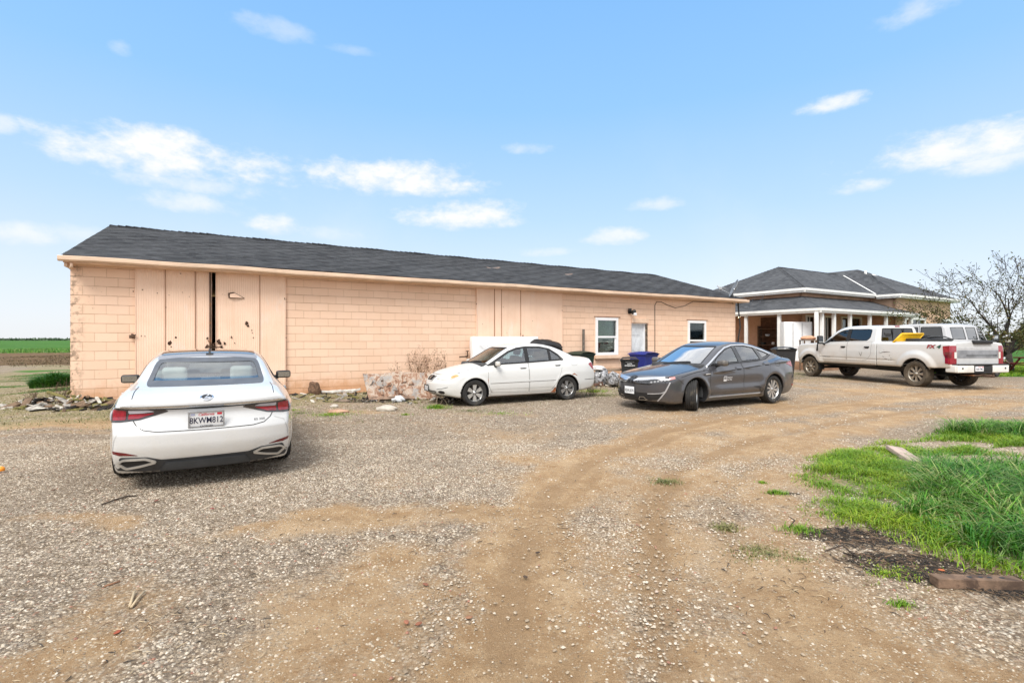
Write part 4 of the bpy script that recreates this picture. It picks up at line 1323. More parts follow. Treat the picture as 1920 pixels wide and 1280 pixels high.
for px_ in (1531, 1541, 1563.5, 1593.5, 1630.5, 1661, 1696, 1707):
    x = hb_x(px_, -2.06)
    m_ = MB(); m_.box(-.075, .075, -.075, .075, FLOOR, PE - .135, bev=.008); m_.box(-.095, .095, -.095, .095, FLOOR, FLOOR + .1, bev=.005)
    m_.build('column', M_WHITE, house, loc=(x, -2.06, 0))
# valley flashing, vent pipe
m_ = MB()
def vz(x): return E2 + (x - 7.47) * (P2 - E2) / 4.415
def vy(x): return (vz(x) - E1) / ((P1 - E1) / 3.8) - .4
m_.add([(7.62 - .07, vy(7.62), vz(7.62) + .085), (7.62 + .07, vy(7.62), vz(7.62) + .11), (11.0 + .07, vy(11.0), vz(11.0) + .11), (11.0 - .07, vy(11.0), vz(11.0) + .085)], [(0, 1, 2, 3)])
m_.add([(10.3, .55, E2 + 2.83 * .527 + .09), (10.5, 1.0, E2 + 3.03 * .527 + .09), (11.6, 1.6, E2 + 3.5 * .527 + .09), (11.6, 1.45, E2 + 3.4 * .527 + .08), (10.7, .85, E2 + 3.0 * .527 + .08)], [(0, 4, 3, 2, 1)])
m_.build('flashing', M_WHITE, house)
m_ = MB(); m_.lathe([(0, .10), (.07, .09), (.08, .03), (.08, -.2)], 14, 0, Matrix.Translation((11.1, 1.75, E2 + 3.55 * .527 + .15)))
m_.build('vent_pipe', M_WHITE, house)
# windows and doors
def house_window(x0, x1, z0, z1, y, door=False, dark=(.02, .025, .03)):
    w = empty('door' if door else 'window', parent=house)
    m_ = MB(); f = .10
    m_.box(x0 - f, x1 + f, y - .06, y + .02, z1, z1 + f)
    m_.box(x0 - f, x0, y - .06, y + .02, z0, z1); m_.box(x1, x1 + f, y - .06, y + .02, z0, z1)
    m_.box(x0 - f - .06, x1 + f + .06, y - .075, y + .02, z1 + f, z1 + f + .07)
    if not door: m_.box(x0 - f, x1 + f, y - .08, y + .02, z0 - f, z0)
    m_.box((x0 + x1) / 2 - .02, (x0 + x1) / 2 + .02, y + .03, y + .07, z0, z1)
    m_.build('frame', M_WHITE, w)
    m_ = MB(); m_.box(x0, x1, y + .075, y + .085, z0, z1); m_.build('pane', M_PANE, w)
    m_ = MB(); m_.box(x0 - .2, x1 + .2, y + .3, y + .32, z0 - .1, z1 + .1); m_.build('curtain', mat('dark curtain', dark, .9, var=.4, scale=3), w)
house_window(*HB[0], 0, True); house_window(*HB[1], 0, True, (.03, .035, .06)); house_window(*HB[2], 0, False, (.16, .17, .19))
for h in HW: house_window(*h, -1.35, False, (.10, .11, .12))
# blinds behind the porch's left side: a brown recess and a tan column of wall
m_ = MB()
ya, yb_ = ha_y(1426, -.03), ha_y(1461, -.03)
m_.box(-.02, -.003, yb_, ya, FLOOR, 2.9)
m_.build('wall_panel', mat('brown boards', (.12, .055, .03), .85, var=.35, scale=5), house)
def on_house(o):
    o.location = house.location; o.rotation_euler = house.rotation_euler
    return o
# lit porch bulb
pl = empty('porch_lamp'); on_house(pl)
tag(pl, 'small lit porch bulb under the eave by the barn corner', 'porch lamp')
y = ha_y(1386, -2.0)
m_ = MB(); m_.lathe([(0, -.11), (.045, -.09), (.05, -.05), (.03, .0), (.03, .0)], 12, 0, Matrix.Translation((-2.0, y, PE - .17)))
em, t_, b_ = pbr('lit bulb'); b_.inputs['Emission Color'].default_value = (1, .72, .4, 1); b_.inputs['Emission Strength'].default_value = 9
m_.build('bulb', em, pl)
m_ = MB(); m_.lathe([(0, .04), (.06, .04), (.06, .0), (.035, -.0)], 12, 0, Matrix.Translation((-2.0, y, PE - .17))); m_.build('socket', M_WHITE, pl)
# ------------------------------------------------------------------ vehicle kit: a body is the zero level of a smooth function
def spl(pts):
    """monotone cubic through points"""
    p = np.array(sorted(pts), float)
    X, Yv = p[:, 0], p[:, 1]
    h = np.diff(X); d = np.diff(Yv) / h
    m_ = np.zeros(len(X))
    if len(X) > 2:
        w1, w2 = 2 * h[1:] + h[:-1], h[1:] + 2 * h[:-1]
        with np.errstate(divide='ignore', invalid='ignore'):
            hm = (w1 + w2) / (w1 / d[:-1] + w2 / d[1:])
        m_[1:-1] = np.where(d[:-1] * d[1:] > 0, hm, 0)
    m_[0], m_[-1] = d[0], d[-1]
    def f(x):
        x = np.asarray(x, float)
        xc = np.clip(x, X[0], X[-1])
        i = np.clip(np.searchsorted(X, xc, side='right') - 1, 0, len(X) - 2)
        t = (xc - X[i]) / h[i]
        t2, t3 = t * t, t * t * t
        return (2 * t3 - 3 * t2 + 1) * Yv[i] + (t3 - 2 * t2 + t) * h[i] * m_[i] + (3 * t2 - 2 * t3) * Yv[i + 1] + (t3 - t2) * h[i] * m_[i + 1]
    return f

def smax(a, b, k):
    h = np.maximum(k - np.abs(a - b), 0) / k
    return np.maximum(a, b) + h * h * k * .25
def smin(a, b, k):
    return -smax(-a, -b, k)

def surface_net(G, o, h):
    s_ = G < 0
    nx, ny, nz = G.shape
    c = [s_[i:nx - 1 + i, j:ny - 1 + j, k:nz - 1 + k] for i in (0, 1) for j in (0, 1) for k in (0, 1)]
    n = sum(q.astype(np.int8) for q in c)
    act = (n > 0) & (n < 8)
    ci = np.argwhere(act)
    ids = -np.ones(act.shape, np.int64); ids[act] = np.arange(len(ci))
    acc = np.zeros((len(ci), 3)); cnt = np.zeros(len(ci))
    corners = [(i, j, k) for i in (0, 1) for j in (0, 1) for k in (0, 1)]
    for a in corners:
        for ax in range(3):
            if a[ax]: continue
            b = list(a); b[ax] = 1
            ga = G[ci[:, 0] + a[0], ci[:, 1] + a[1], ci[:, 2] + a[2]]
            gb = G[ci[:, 0] + b[0], ci[:, 1] + b[1], ci[:, 2] + b[2]]
            x = (ga < 0) != (gb < 0)
            t = np.where(x, ga / np.where(x, ga - gb, 1), 0)
            p = np.array(a, float)[None] + t[:, None] * (np.array(b) - np.array(a))[None]
            acc += p * x[:, None]; cnt += x
    V = (ci + acc / cnt[:, None]) * h + np.array(o)
    Fs = []
    for ax in range(3):
        o1, o2 = [(1, 2), (2, 0), (0, 1)][ax]
        sl0 = [slice(None)] * 3; sl1 = [slice(None)] * 3
        sl0[ax] = slice(0, -1); sl1[ax] = slice(1, None)
        ch = s_[tuple(sl0)] != s_[tuple(sl1)]
        e = np.argwhere(ch)
        ok = (e[:, o1] > 0) & (e[:, o2] > 0) & (e[:, o1] < G.shape[o1] - 1) & (e[:, o2] < G.shape[o2] - 1)
        e = e[ok]
        ins = s_[e[:, 0], e[:, 1], e[:, 2]]
        def cid(d1, d2):
            q = e.copy(); q[:, o1] -= d1; q[:, o2] -= d2
            return ids[q[:, 0], q[:, 1], q[:, 2]]
        q = np.stack([cid(1, 1), cid(0, 1), cid(0, 0), cid(1, 0)], 1)
        q[~ins] = q[~ins][:, ::-1]
        Fs.append(q)
    return V, np.concatenate(Fs)

def rc(poly, r, n=4):
    """round the corners of a polygon; r may be one value or one per corner"""
    P = [np.array(p, float) for p in poly]
    out = []
    for i, p in enumerate(P):
        a, b = P[i - 1], P[(i + 1) % len(P)]
        ri = r[i] if isinstance(r, (list, tuple)) else r
        da, db = np.linalg.norm(a - p), np.linalg.norm(b - p)
        ri = min(ri, .45 * da, .45 * db)
        if ri < 1e-4: out.append(tuple(p)); continue
        s_, e_ = p + (a - p) / da * ri, p + (b - p) / db * ri
        for k in range(n + 1):
            t = k / n
            out.append(tuple((1 - t) ** 2 * s_ + 2 * t * (1 - t) * p + t * t * e_))
    return out
def shrink(poly, d):
    """inset a polygon by d (simple, for convex-ish outlines)"""
    P = np.array(poly, float)
    area = .5 * np.sum(P[:, 0] * np.roll(P[:, 1], -1) - np.roll(P[:, 0], -1) * P[:, 1])
    sgn = 1 if area > 0 else -1
    out = []
    n = len(P)
    for i in range(n):
        e1, e2 = P[i] - P[i - 1], P[(i + 1) % n] - P[i]
        n1 = np.array([-e1[1], e1[0]]) * sgn / (np.linalg.norm(e1) + 1e-9)
        n2 = np.array([-e2[1], e2[0]]) * sgn / (np.linalg.norm(e2) + 1e-9)
        b = n1 + n2
        L = np.linalg.norm(b)
        b = b / L if L > 1e-6 else n1
        out.append(tuple(P[i] + b * d / max(.35, b.dot(n1))))
    return out
def mirror(poly):
    return [(-a, b) for a, b in poly][::-1]

class Car:
    def __init__(self, name, label, cat, pos, heading, sp, paint, h=.022, group=None):
        self.sp = sp
        hx, hy = heading
        L = math.hypot(hx, hy); hx, hy = hx / L, hy / L
        # local +x runs from the front axle towards the tail; pos is the point on the ground under the front axle's centre
        ang = math.atan2(-hy, -hx)
        fo = sp['axles'][0]
        self.root = empty(name, (pos[0] + hx * fo, pos[1] + hy * fo, sp.get('lift', 0.0)), ang)
        tag(self.root, label, cat, group)
        self.paint = paint
        self.g = {k: spl(v) for k, v in sp.items() if k in ('T', 'B', 'plan', 'inset', 'nose', 'tail', 'roof', 'gplan', 'ginset')}
        self.h = h
        self.holes = []
        self.extra_dw = sp.get('dw')
    def f(self, x, y, z):
        g, sp = self.g, self.sp
        ay = np.abs(y)
        w = g['plan'](x) - g['inset'](z)
        if self.extra_dw: w = w + self.extra_dw(x, z)
        low = smax(ay - w, z - (g['T'](x) - sp['crown'] * ay ** 2), sp.get('ks', .09))
        if 'topcut' in sp: low = sp['topcut'](low, x, ay, z)
        low = smax(low, g['B'](x) - z, .05)
        low = smax(low, g['nose'](z) + sp['cn'] * ay ** sp.get('pn', 2.4) - x, sp.get('kn', .10))
        low = smax(low, x - (g['tail'](z) - sp['ct'] * ay ** sp.get('pt', 2.6)), sp.get('kt', .06))
        if 'roof' in g:
            xm = sp['xm']
            xx = np.where(x < xm, x - sp['cwf'] * ay ** 2 * np.clip((xm - x) / .6, 0, 1), x + sp['cwr'] * ay ** 2 * np.clip((x - xm) / .6, 0, 1))
            gw = g['gplan'](x) - g['ginset'](z)
            gh = smax(ay - gw, z - (g['roof'](xx) - sp['crownr'] * ay ** 2), sp.get('kg', .12))
            if 'gback' in sp: gh = smax(gh, x - sp['gback'](z) + .03 * ay ** 2, .05)
            gh = np.maximum(np.maximum(gh, sp['zg'] - z), np.maximum(sp['roof'][0][0] - x, x - sp['roof'][-1][0]))
            low = smin(low, gh, sp.get('kj', .05))
        for xa in sp['axles']:
            r_ = np.hypot(x - xa, z - sp['za'])
            low = smax(low, np.minimum(sp['Ra'] - r_, ay - sp['yin']), .012)
        return low
    def grad(self, P):
        e = 2e-3
        g = np.zeros_like(P)
        for k in range(3):
            d = np.zeros(3); d[k] = e
            g[:, k] = (self.f(*(P + d).T) - self.f(*(P - d).T)) / (2 * e)
        return g
    def fix(self, P, n=3):
        for _ in range(n):
            v = self.f(*P.T); g = self.grad(P)
            s_ = v / np.maximum((g ** 2).sum(1), .15)
            P = P - np.clip(s_, -.012, .012)[:, None] * g
        return P
    def project(self, view, A, B, side=1):
        """points where lines of sight along an axis first meet the body"""
        A, B = np.asarray(A, float), np.asarray(B, float)
        sp = self.sp
        rngs = {'side': (1.35 * side, 0.0), 'front': (-.4, 2.6), 'rear': (sp['L'] + .4, sp['L'] - 3.1), 'top': (2.5, .3)}
        rngs['fc'] = (-1.6, 1.6); rngs['rc'] = (-1.6, 1.6)
        t0, t1 = rngs[view]
        q2 = math.sqrt(.5)
        def pos(t):
            if view == 'fc': return (A + t) * q2, side * (A - t) * q2, B          # sight lines at 45 degrees on to a front corner
            if view == 'rc': return sp['L'] - (A + t) * q2, side * (A - t) * q2, B
            if view == 'side': return A, t, B
            if view in ('front', 'rear'): return t, A, B
            return A, B, t
        n = 120
        ts = np.linspace(t0, t1, n)
        vals = np.stack([self.f(*[np.broadcast_to(q, A.shape) for q in pos(np.full(A.shape, t))]) for t in ts])
        ins = vals < 0
        first = np.where(ins.any(0), ins.argmax(0), vals.argmin(0))
        hit = ins.any(0)
        lo, hi = ts[np.maximum(first - 1, 0)], ts[first]
        for _ in range(14):
            mid = (lo + hi) / 2
            q = self.f(*pos(mid)) < 0
            hi = np.where(q, mid, hi); lo = np.where(q, lo, mid)
        t = np.where(hit, hi, ts[first])
        return np.stack([np.broadcast_to(q, A.shape) for q in pos(t)], 1).astype(float)
    def surf(self, view, A, B, side, off):
        P = self.project(view, A, B, side)
        N = self.grad(P)
        N /= np.maximum(np.linalg.norm(N, axis=1), 1e-6)[:, None]
        return P + N * np.asarray(off)[..., None] if np.ndim(off) else P + N * off, N
    def patch(self, name, poly, view, mats, off=.004, step=.045, rim=.012, side=1, inner=None, parent=None, flat=False, link=True, mi=0):
        poly = [tuple(p) for p in poly]
        def dens(pl):
            o = []
            for i in range(len(pl)):
                a, b = np.array(pl[i]), np.array(pl[(i + 1) % len(pl)])
                k = max(1, int(np.linalg.norm(b - a) / step))
                o += [tuple(a + (b - a) * j / k) for j in range(k)]
            return o
        po = dens(poly); pts = list(po)
        edges = [(i, (i + 1) % len(po)) for i in range(len(po))]
        pin = None
        if inner is not None:
            pin = dens(inner); b0 = len(pts); pts += pin
            edges += [(b0 + i, b0 + (i + 1) % len(pin)) for i in range(len(pin))]
        P = np.array(po); lo, hi = P.min(0), P.max(0)
        gx, gy = np.meshgrid(np.arange(lo[0] + step / 2, hi[0], step), np.arange(lo[1] + step / 2, hi[1], step))
        gx, gy = gx.ravel(), gy.ravel()
        k = in_poly(gx, gy, po) & (seg_dist(gx, gy, po + po[:1]) > step * .35)
        if pin is not None: k &= ~in_poly(gx, gy, pin) & (seg_dist(gx, gy, pin + pin[:1]) > step * .35)
        pts += list(zip(gx[k], gy[k]))
        vs, es, fs, *_ = geometry.delaunay_2d_cdt([Vector(p) for p in pts], edges, [], 0, 1e-6)
        q = np.array([tuple(v) for v in vs]); T = np.array([tuple(f) for f in fs if len(f) == 3])
        c = q[T].mean(1)
        keep = in_poly(c[:, 0], c[:, 1], po)
        if pin is not None: keep &= ~in_poly(c[:, 0], c[:, 1], pin)
        T = T[keep]
        V, N = self.surf(view, q[:, 0], q[:, 1], side, off)
        if flat:
            V[:, {'side': 1, 'front': 0, 'rear': 0, 'top': 2, 'fc': 0, 'rc': 0}[view]] = V[:, {'side': 1, 'front': 0, 'rear': 0, 'top': 2, 'fc': 0, 'rc': 0}[view]].mean()
        # orient outwards
        nn = np.cross(V[T[:, 1]] - V[T[:, 0]], V[T[:, 2]] - V[T[:, 0]])
        fl = (nn * N[T[:, 0]]).sum(1) < 0
        T[fl] = T[fl][:, ::-1]
        F_ = [tuple(int(i) for i in t) for t in T]
        Nn = N
        if rim > 0:
            cnt = {}
            for t in F_:
                for a, b in ((t[0], t[1]), (t[1], t[2]), (t[2], t[0])):
                    cnt[(a, b)] = 1
            bd = [(a, b) for (a, b) in cnt if (b, a) not in cnt]
            bv = sorted({a for e in bd for a in e})
            m_ = {v: len(V) + i for i, v in enumerate(bv)}
            V = np.concatenate([V, V[bv] - N[bv] * rim]); Nn = np.concatenate([N, N[bv]])
            F_ += [(b, a, m_[a], m_[b]) for a, b in bd]
        if not link: return V, F_, Nn
        return mk(name, V, F_, mats, parent or self.root, True, [mi] * len(F_) if isinstance(mats, (list, tuple)) else None, Nn)
    def strip(self, name, path, w, view, mat_, off=.005, side=1, parent=None, rim=.008, step=.04, closed=False, link=True):
        path = [np.array(p, float) for p in path]
        if closed: path.append(path[0])
        d = [path[0]]
        for a, b in zip(path[:-1], path[1:]):
            k = max(1, int(np.linalg.norm(b - a) / step))
            d += [a + (b - a) * j / k for j in range(1, k + 1)]
        d = np.array(d)
        t = np.gradient(d, axis=0); t /= np.maximum(np.linalg.norm(t, axis=1), 1e-9)[:, None]
        n = np.stack([-t[:, 1], t[:, 0]], 1)
        ww = np.interp(np.linspace(0, 1, len(d)), np.linspace(0, 1, len(w)), w) if isinstance(w, (list, tuple)) else np.full(len(d), w)
        a, b = d + n * ww[:, None] / 2, d - n * ww[:, None] / 2
        q = np.concatenate([a, b])
        V, N = self.surf(view, q[:, 0], q[:, 1], side, off)
        m_ = len(d)
        T = [(i, i + 1, m_ + i + 1, m_ + i) for i in range(m_ - 1)]
        nn = np.cross(V[1] - V[0], V[m_] - V[0])
        if nn.dot(N[0]) < 0: T = [t_[::-1] for t_ in T]
        if rim > 0:
            k0 = len(V)
            V = np.concatenate([V, V - N * rim]); Nn = np.concatenate([N, N])
            loop = list(range(m_)) + list(range(2 * m_ - 1, m_ - 1, -1))
            T += [(loop[i], loop[(i + 1) % len(loop)], loop[(i + 1) % len(loop)] + k0, loop[i] + k0) for i in range(len(loop))]
        else: Nn = N
        if not link: return V, T, Nn
        return mk(name, V, T, mat_, parent or self.root, True, None, Nn)
    def window(self, poly, view, glass, ring, ringw=.02, cut=.008, sides=(1, -1), parents=None, name='window', off=-.004):
        """opening in the shell + dark surround + pane"""
        res = []
        for s_ in (sides if view == 'side' else (1,)):
            self.holes.append((view, shrink(poly, cut), s_))
            par = (parents or {}).get(s_)
            w = self.patch(name, shrink(poly, ringw), view, glass, off, .06, 0, s_, parent=par)
            fr = self.patch('frame', poly, view, ring, .004, .05, .02, s_, inner=shrink(poly, ringw), parent=par and w or w)
            res.append(w)
        return res
    def shell(self, black, rows=None):
        sp = self.sp; h = self.h
        x0, x1 = min(0, min(q[1] for q in sp['nose'])) - .12, sp['L'] + .12
        ym = sp['half'] + .12
        ny = int(round(ym / h))
        X = np.arange(x0, x1, h); Yv = (np.arange(-ny, ny + 1) + .5) * h; Z = np.arange(.08, sp['H'] + .12, h)
        G = self.f(X[:, None, None], Yv[None, :, None], Z[None, None, :])
        V, Q = surface_net(G, (X[0], Yv[0], Z[0]), h)
        V = self.fix(V)
        N = self.grad(V); N /= np.maximum(np.linalg.norm(N, axis=1), 1e-6)[:, None]
        C = V[Q].mean(1); CN = N[Q].mean(1)
        keep = np.ones(len(Q), bool)
        for view, poly, s_ in self.holes:
            if view == 'side': m_ = in_poly(C[:, 0], C[:, 2], poly) & (C[:, 1] * s_ > .2) & (CN[:, 1] * s_ > .2)
            elif view == 'front': m_ = in_poly(C[:, 1], C[:, 2], poly) & (CN[:, 0] < -.05) & (C[:, 0] < sp['xm'])
            elif view == 'rear': m_ = in_poly(C[:, 1], C[:, 2], poly) & (CN[:, 0] > .05) & (C[:, 0] > sp['xm'])
            else: m_ = in_poly(C[:, 0], C[:, 1], poly) & (CN[:, 2] > .2) & (C[:, 2] > .75 * sp['H'])
            keep &= ~m_
        mi = np.zeros(len(Q), int)
        for xa in sp['axles']:
            r_ = np.hypot(C[:, 0] - xa, C[:, 2] - sp['za'])
            mi[(r_ < sp['Ra'] + .012) & (np.abs(C[:, 1]) < sp['half'] - .015) & (np.abs(CN[:, 1]) < .75)] = 1
            mi[(r_ < sp['Ra'] + .02) & (np.abs(C[:, 1]) < sp['yin'] + .04)] = 1
        mi[CN[:, 2] < -.75] = 1
        if rows is not None: mi = rows(C, CN, mi)
        Q, mi = Q[keep], mi[keep]
        o = mk('body', V, [tuple(int(i) for i in q) for q in Q], [self.paint, black], self.root, True, mi, N)
        return o
    def corner(self, pts):
        """approximate (distance from the car's end, half width, height) -> 45 degree corner view"""
        return [((a + b) * math.sqrt(.5), c) for a, b, c in pts]
    def word(self, name, s, view, cx, cz, size, mat_, side=1, shear=0.0, aspect=1.0, off=.004, flip=False, parent=None, angle=0.0, bold=0.0):
        V2, Fc = text_shape(s, shear, bold)
        a = V2[:, 0] * size * aspect; b = V2[:, 1] * size
        ca, sa = math.cos(angle), math.sin(angle)
        a, b = a * ca - b * sa, a * sa + b * ca
        sg = -1 if flip else 1
        V, N = self.surf(view, cx + sg * a, cz + b, side, off)
        return mk(name, V, Fc, mat_, parent or self.root, False)

def car_paint(name, c, metal=0.0, rough=.28, coat=1.0, dirt=(.35, .27, .18), dz=(.62, .18), dmax=.6, flake=0.0):
    """lacquered paint, dusty low down; the inner side of the shell is dull grey"""
    m_, t, b = pbr(name)
    tc = t.n('ShaderNodeTexCoord').outputs['Object']
    x, y, z = t.sep(tc)
    n1 = t.noise(tc, 3.0, 6.0, .65); n2 = t.noise(tc, 38.0, 4.0, .6)
    d = t.m('MULTIPLY', t.smooth(t.m('ADD', z, t.m('MULTIPLY', t.m('SUBTRACT', n1, .5), .6)), dz[0], dz[1]), dmax)
    d = t.m('MULTIPLY', d, t.m('ADD', .55, t.m('MULTIPLY', n2, .8)), clamp=True)
    base = t.mix(t.m('MULTIPLY', t.smooth(n1, .3, .75), .12), c, tuple(q * .86 for q in c))
    col = t.mix(d, base, dirt)
    g = t.n('ShaderNodeNewGeometry')
    col = t.mix(g.outputs['Backfacing'], col, (.10, .10, .10))
    t.l(col, b.inputs['Base Color'])
    b.inputs['Metallic'].default_value = metal
    t.l(t.m('ADD', rough, t.m('MULTIPLY', d, .5)), b.inputs['Roughness'])
    t.l(t.m('SUBTRACT', coat, d, clamp=True), b.inputs['Coat Weight'])
    b.inputs['Coat Roughness'].default_value = .04
    t.l(t.bump(t.noise(tc, 1.4, 3.0), .05, .03), b.inputs['Normal'])
    return m_

M_TYRE = mat('tyre rubber', (.022, .021, .020), .85, var=.25, scale=9, c2=(.075, .065, .05), c2f=.58, bump=.3, bscale=90, dist=.004)
M_TYRE_MUD = mat('muddy tyre', (.085, .066, .045), .95, var=.3, scale=8, c2=(.035, .03, .025), c2f=.60, bump=.5, bscale=60, dist=.006)
M_ALLOY = mat('cast alloy', (.58, .58, .57), .32, .85, var=.08, c2=(.30, .27, .23), c2f=.66)
M_ALLOY_DIRTY = mat('dusty alloy', (.42, .38, .32), .45, .7, var=.2, c2=(.22, .17, .11), c2f=.56)
M_DARKALLOY = mat('dark alloy', (.05, .052, .056), .4, .5, var=.2)
M_CHROME = mat('chrome', (.75, .75, .76), .12, 1.0, var=.04)
M_GREYTRIM = mat('dark grey trim', (.035, .037, .040), .55, var=.2, scale=9)
M_RUBBER = mat('window rubber', (.010, .010, .011), .6, var=.2)
M_CLOTH = mat('grey seat cloth', (.17, .18, .18), .9, var=.15, scale=14)
M_CREAM = mat('cream seat leather', (.50, .52, .50), .6, var=.08, scale=6)
M_CABIN = mat('cabin plastic', (.045, .046, .048), .8, var=.2)
M_SEAM = mat('panel gap', (.012, .012, .012), .9)
M_REDLENS = mat('red lamp lens', (.26, .004, .018), .14, var=.25, scale=26, coat=1.0)
M_REDDARK = mat('dark red lamp lens', (.12, .004, .008), .16, var=.25, scale=26, coat=1.0)
M_CLEARLENS = mat('clear lamp lens', (.62, .62, .63), .15, var=.10, scale=20, coat=1.0)
M_AMBER = mat('amber lamp lens', (.75, .26, .09), .2, var=.2, scale=18, coat=1.0)
M_PLATE = mat('plate white', (.74, .75, .76), .4, var=.03)
M_PLATEINK = mat('plate lettering', (.02, .025, .06), .5, var=.1)
M_PLATERED = mat('plate script red', (.60, .03, .05), .5, var=.1)
M_INK_WHITE = mat('white lettering', (.80, .80, .80), .6, var=.05)
M_INK_BLACK = mat('black lettering', (.02, .02, .02), .6, var=.1)
M_GLASS = glass_material('car glass', (.60, .75, .75), 3.2)
M_GLASS_CLEAR = glass_material('windscreen glass', (.76, .82, .80), 5.0)
M_GLASS_DARK = glass_material('dark tinted glass', (.055, .06, .065), 1.5)
M_GLASS_GREY = glass_material('grey tinted glass', (.12, .14, .15), 1.8)

def make_wheel(car, x, y, r, w, rimr, style, steer=0.0, tyre=None, alloy=None):
    sd = 1 if y > 0 else -1
    wh = empty('wheel', (x, y, r - car.sp.get('lift', 0.0)), (0 if sd > 0 else math.pi) + steer, car.root)
    tyre = tyre or M_TYRE; alloy = alloy or M_ALLOY
    hw = w / 2
    # tyre: beads, bulging walls, tread with grooves, shoulder blocks
    m_ = MB()
    pr = [(rimr * .97, -hw * .78), (rimr + .01, -hw * .92), (rimr + (r - rimr) * .45, -hw * 1.02), (r - .035, -hw * .98), (r - .010, -hw * .86), (r - .004, -hw * .74)]
    g_ = []
    for cx in (-.52, -.17, .17, .52):
        g_ += [(r - .001, hw * (cx - .07)), (r - .012, hw * (cx - .055)), (r - .012, hw * (cx + .055)), (r - .001, hw * (cx + .07))]
    pr += g_ + [(r - .004, hw * .74), (r - .010, hw * .86), (r - .035, hw * .98), (r - (r - rimr) * .22, hw * 1.02), (r - (r - rimr) * .25, hw * 1.005), (rimr + (r - rimr) * .45, hw * 1.02), (rimr + .012, hw * .93), (rimr * .97, hw * .80)]
    seg = 96
    vs, fs = [], []
    n = len(pr)
    for k in range(seg):
        an = 2 * math.pi * k / seg
        for (q, hgt) in pr:
            if abs(hgt) > hw * .60 and q > r - .03: q = q - (.009 if k % 2 else 0)
            vs.append((q * math.cos(an), hgt, q * math.sin(an)))
    for k in range(seg):
        k2 = (k + 1) % seg
        for i in range(n - 1): fs.append((k * n + i, k * n + i + 1, k2 * n + i + 1, k2 * n + i))
    # slight flat where it stands on the ground
    vs = [(a, b, max(c, -r + .006)) for a, b, c in vs]
    m_.add(vs, fs, 0, None, True)
    m_.build('tyre', tyre, wh)
    # rim: barrel, lip, spokes, hub
    m_ = MB()
    m_.lathe([(rimr * .93, -hw * .75), (rimr * .90, -.02), (rimr * .90, hw * .35), (rimr * .945, hw * .62), (rimr * .99, hw * .80), (rimr * 1.005, hw * .84), (rimr * 1.0, hw * .76)], 48, 0, None, 'y')
    yo = hw * .66
    def spoke(pts, y0, y1, mi=0):
        m_.prism(pts, y0, y1, mi, rot)
    m_.lathe([(0, yo * .9 + .012), (.028, yo * .9 + .012), (.034, yo * .9), (.07, yo * .72), (.075, yo * .4)], 24, 0, None, 'y')
    ns = {'corolla': 6, 'swirl': 10, 'truck': 8, 'plain': 5}[style]
    for k in range(ns):
        rot = Matrix.Rotation(2 * math.pi * k / ns, 4, 'Y')
        R1 = rimr * .93
        if style == 'corolla':
            # wide paddles
            pts = [(-.022, .045), (.022, .045), (.040, R1 * .62), (.052, R1), (-.052, R1), (-.040, R1 * .62)]
            spoke(pts, yo * .35, yo * .92)
        elif style == 'swirl':
            wd = 1 if k % 2 else .55
            pts = [(-.014, .045), (.014, .045), (.034 * wd + .012, R1 * .6), (.052 * wd + .030, R1), (-.006 * wd + .006, R1), (-.010 * wd, R1 * .6)]
            spoke(pts, yo * .55, yo * .95)
            spoke([(-.03, R1 * .35), (.0, R1 * .35), (.004, R1), (-.045, R1)], yo * .45, yo * .75, 1)
        elif style == 'truck':
            pts = [(-.030, .06), (.030, .06), (.030, R1 * .6), (.050, R1), (-.050, R1), (-.030, R1 * .6)]
            spoke(pts, yo * .45, yo * .95)
            spoke([(-.008, .07), (.008, .07), (.012, R1 * .95), (-.012, R1 * .95)], yo * .951, yo * 1.06)
        else:
            pts = [(-.03, .05), (.03, .05), (.035, R1), (-.035, R1)]
            spoke(pts, yo * .45, yo * .92)
    if style in ('truck', 'corolla'):
        for k in range(5 if style == 'corolla' else 8):
            a = 2 * math.pi * (k + .5) / (5 if style == 'corolla' else 8)
            q = .052 if style == 'corolla' else .085
            m_.lathe([(0, .018), (.010, .018), (.011, 0)], 8, 1, Matrix.Translation((q * math.cos(a), yo * .86, q * math.sin(a))), 'y')
        if style == 'truck': m_.lathe([(0, yo * 1.25), (.05, yo * 1.22), (.06, yo * .95)], 20, 0, None, 'y')
    m_.build('rim', [alloy, M_DARKALLOY], wh)
    m_ = MB()
    m_.lathe([(0, -.01), (rimr * .70, -.01), (rimr * .70, .012), (.0, .012)], 32, 0, None, 'y')
    m_.lathe([(rimr * .9, -.03), (0, -.032)], 32, 1, None, 'y')
    m_.box(-.05, .06, -.02, .03, rimr * .42, rimr * .74, 0)
    m_.build('brake_disc', [mat('brake disc', (.12, .10, .09), .5, .6), M_BLACK], wh)
    return wh

def make_seat(car, x, y, z, mat_, w=.50, back=.62, head=True, tilt=18):
    m_ = MB()
    m_.box(-.26, .27, -w / 2, w / 2, -.07, .09, bev=.05)
    Mb = Matrix.Translation((.24, 0, .04)) @ Matrix.Rotation(R(tilt), 4, 'Y')
    m_.box(-.07, .09, -w / 2 + .01, w / 2 - .01, 0, back, 0, Mb, .06)
    if head:
        m_.tube([Mb @ Vector((.02, -.06, back - .02)), Mb @ Vector((.0, -.06, back + .08))], .008, 6)
        m_.tube([Mb @ Vector((.02, .06, back - .02)), Mb @ Vector((.0, .06, back + .08))], .008, 6)
        m_.box(-.06, .06, -.13, .13, back + .035, back + .21, 0, Mb, .05)
    return m_.build('seat', mat_, car.root, loc=(x, y, z))

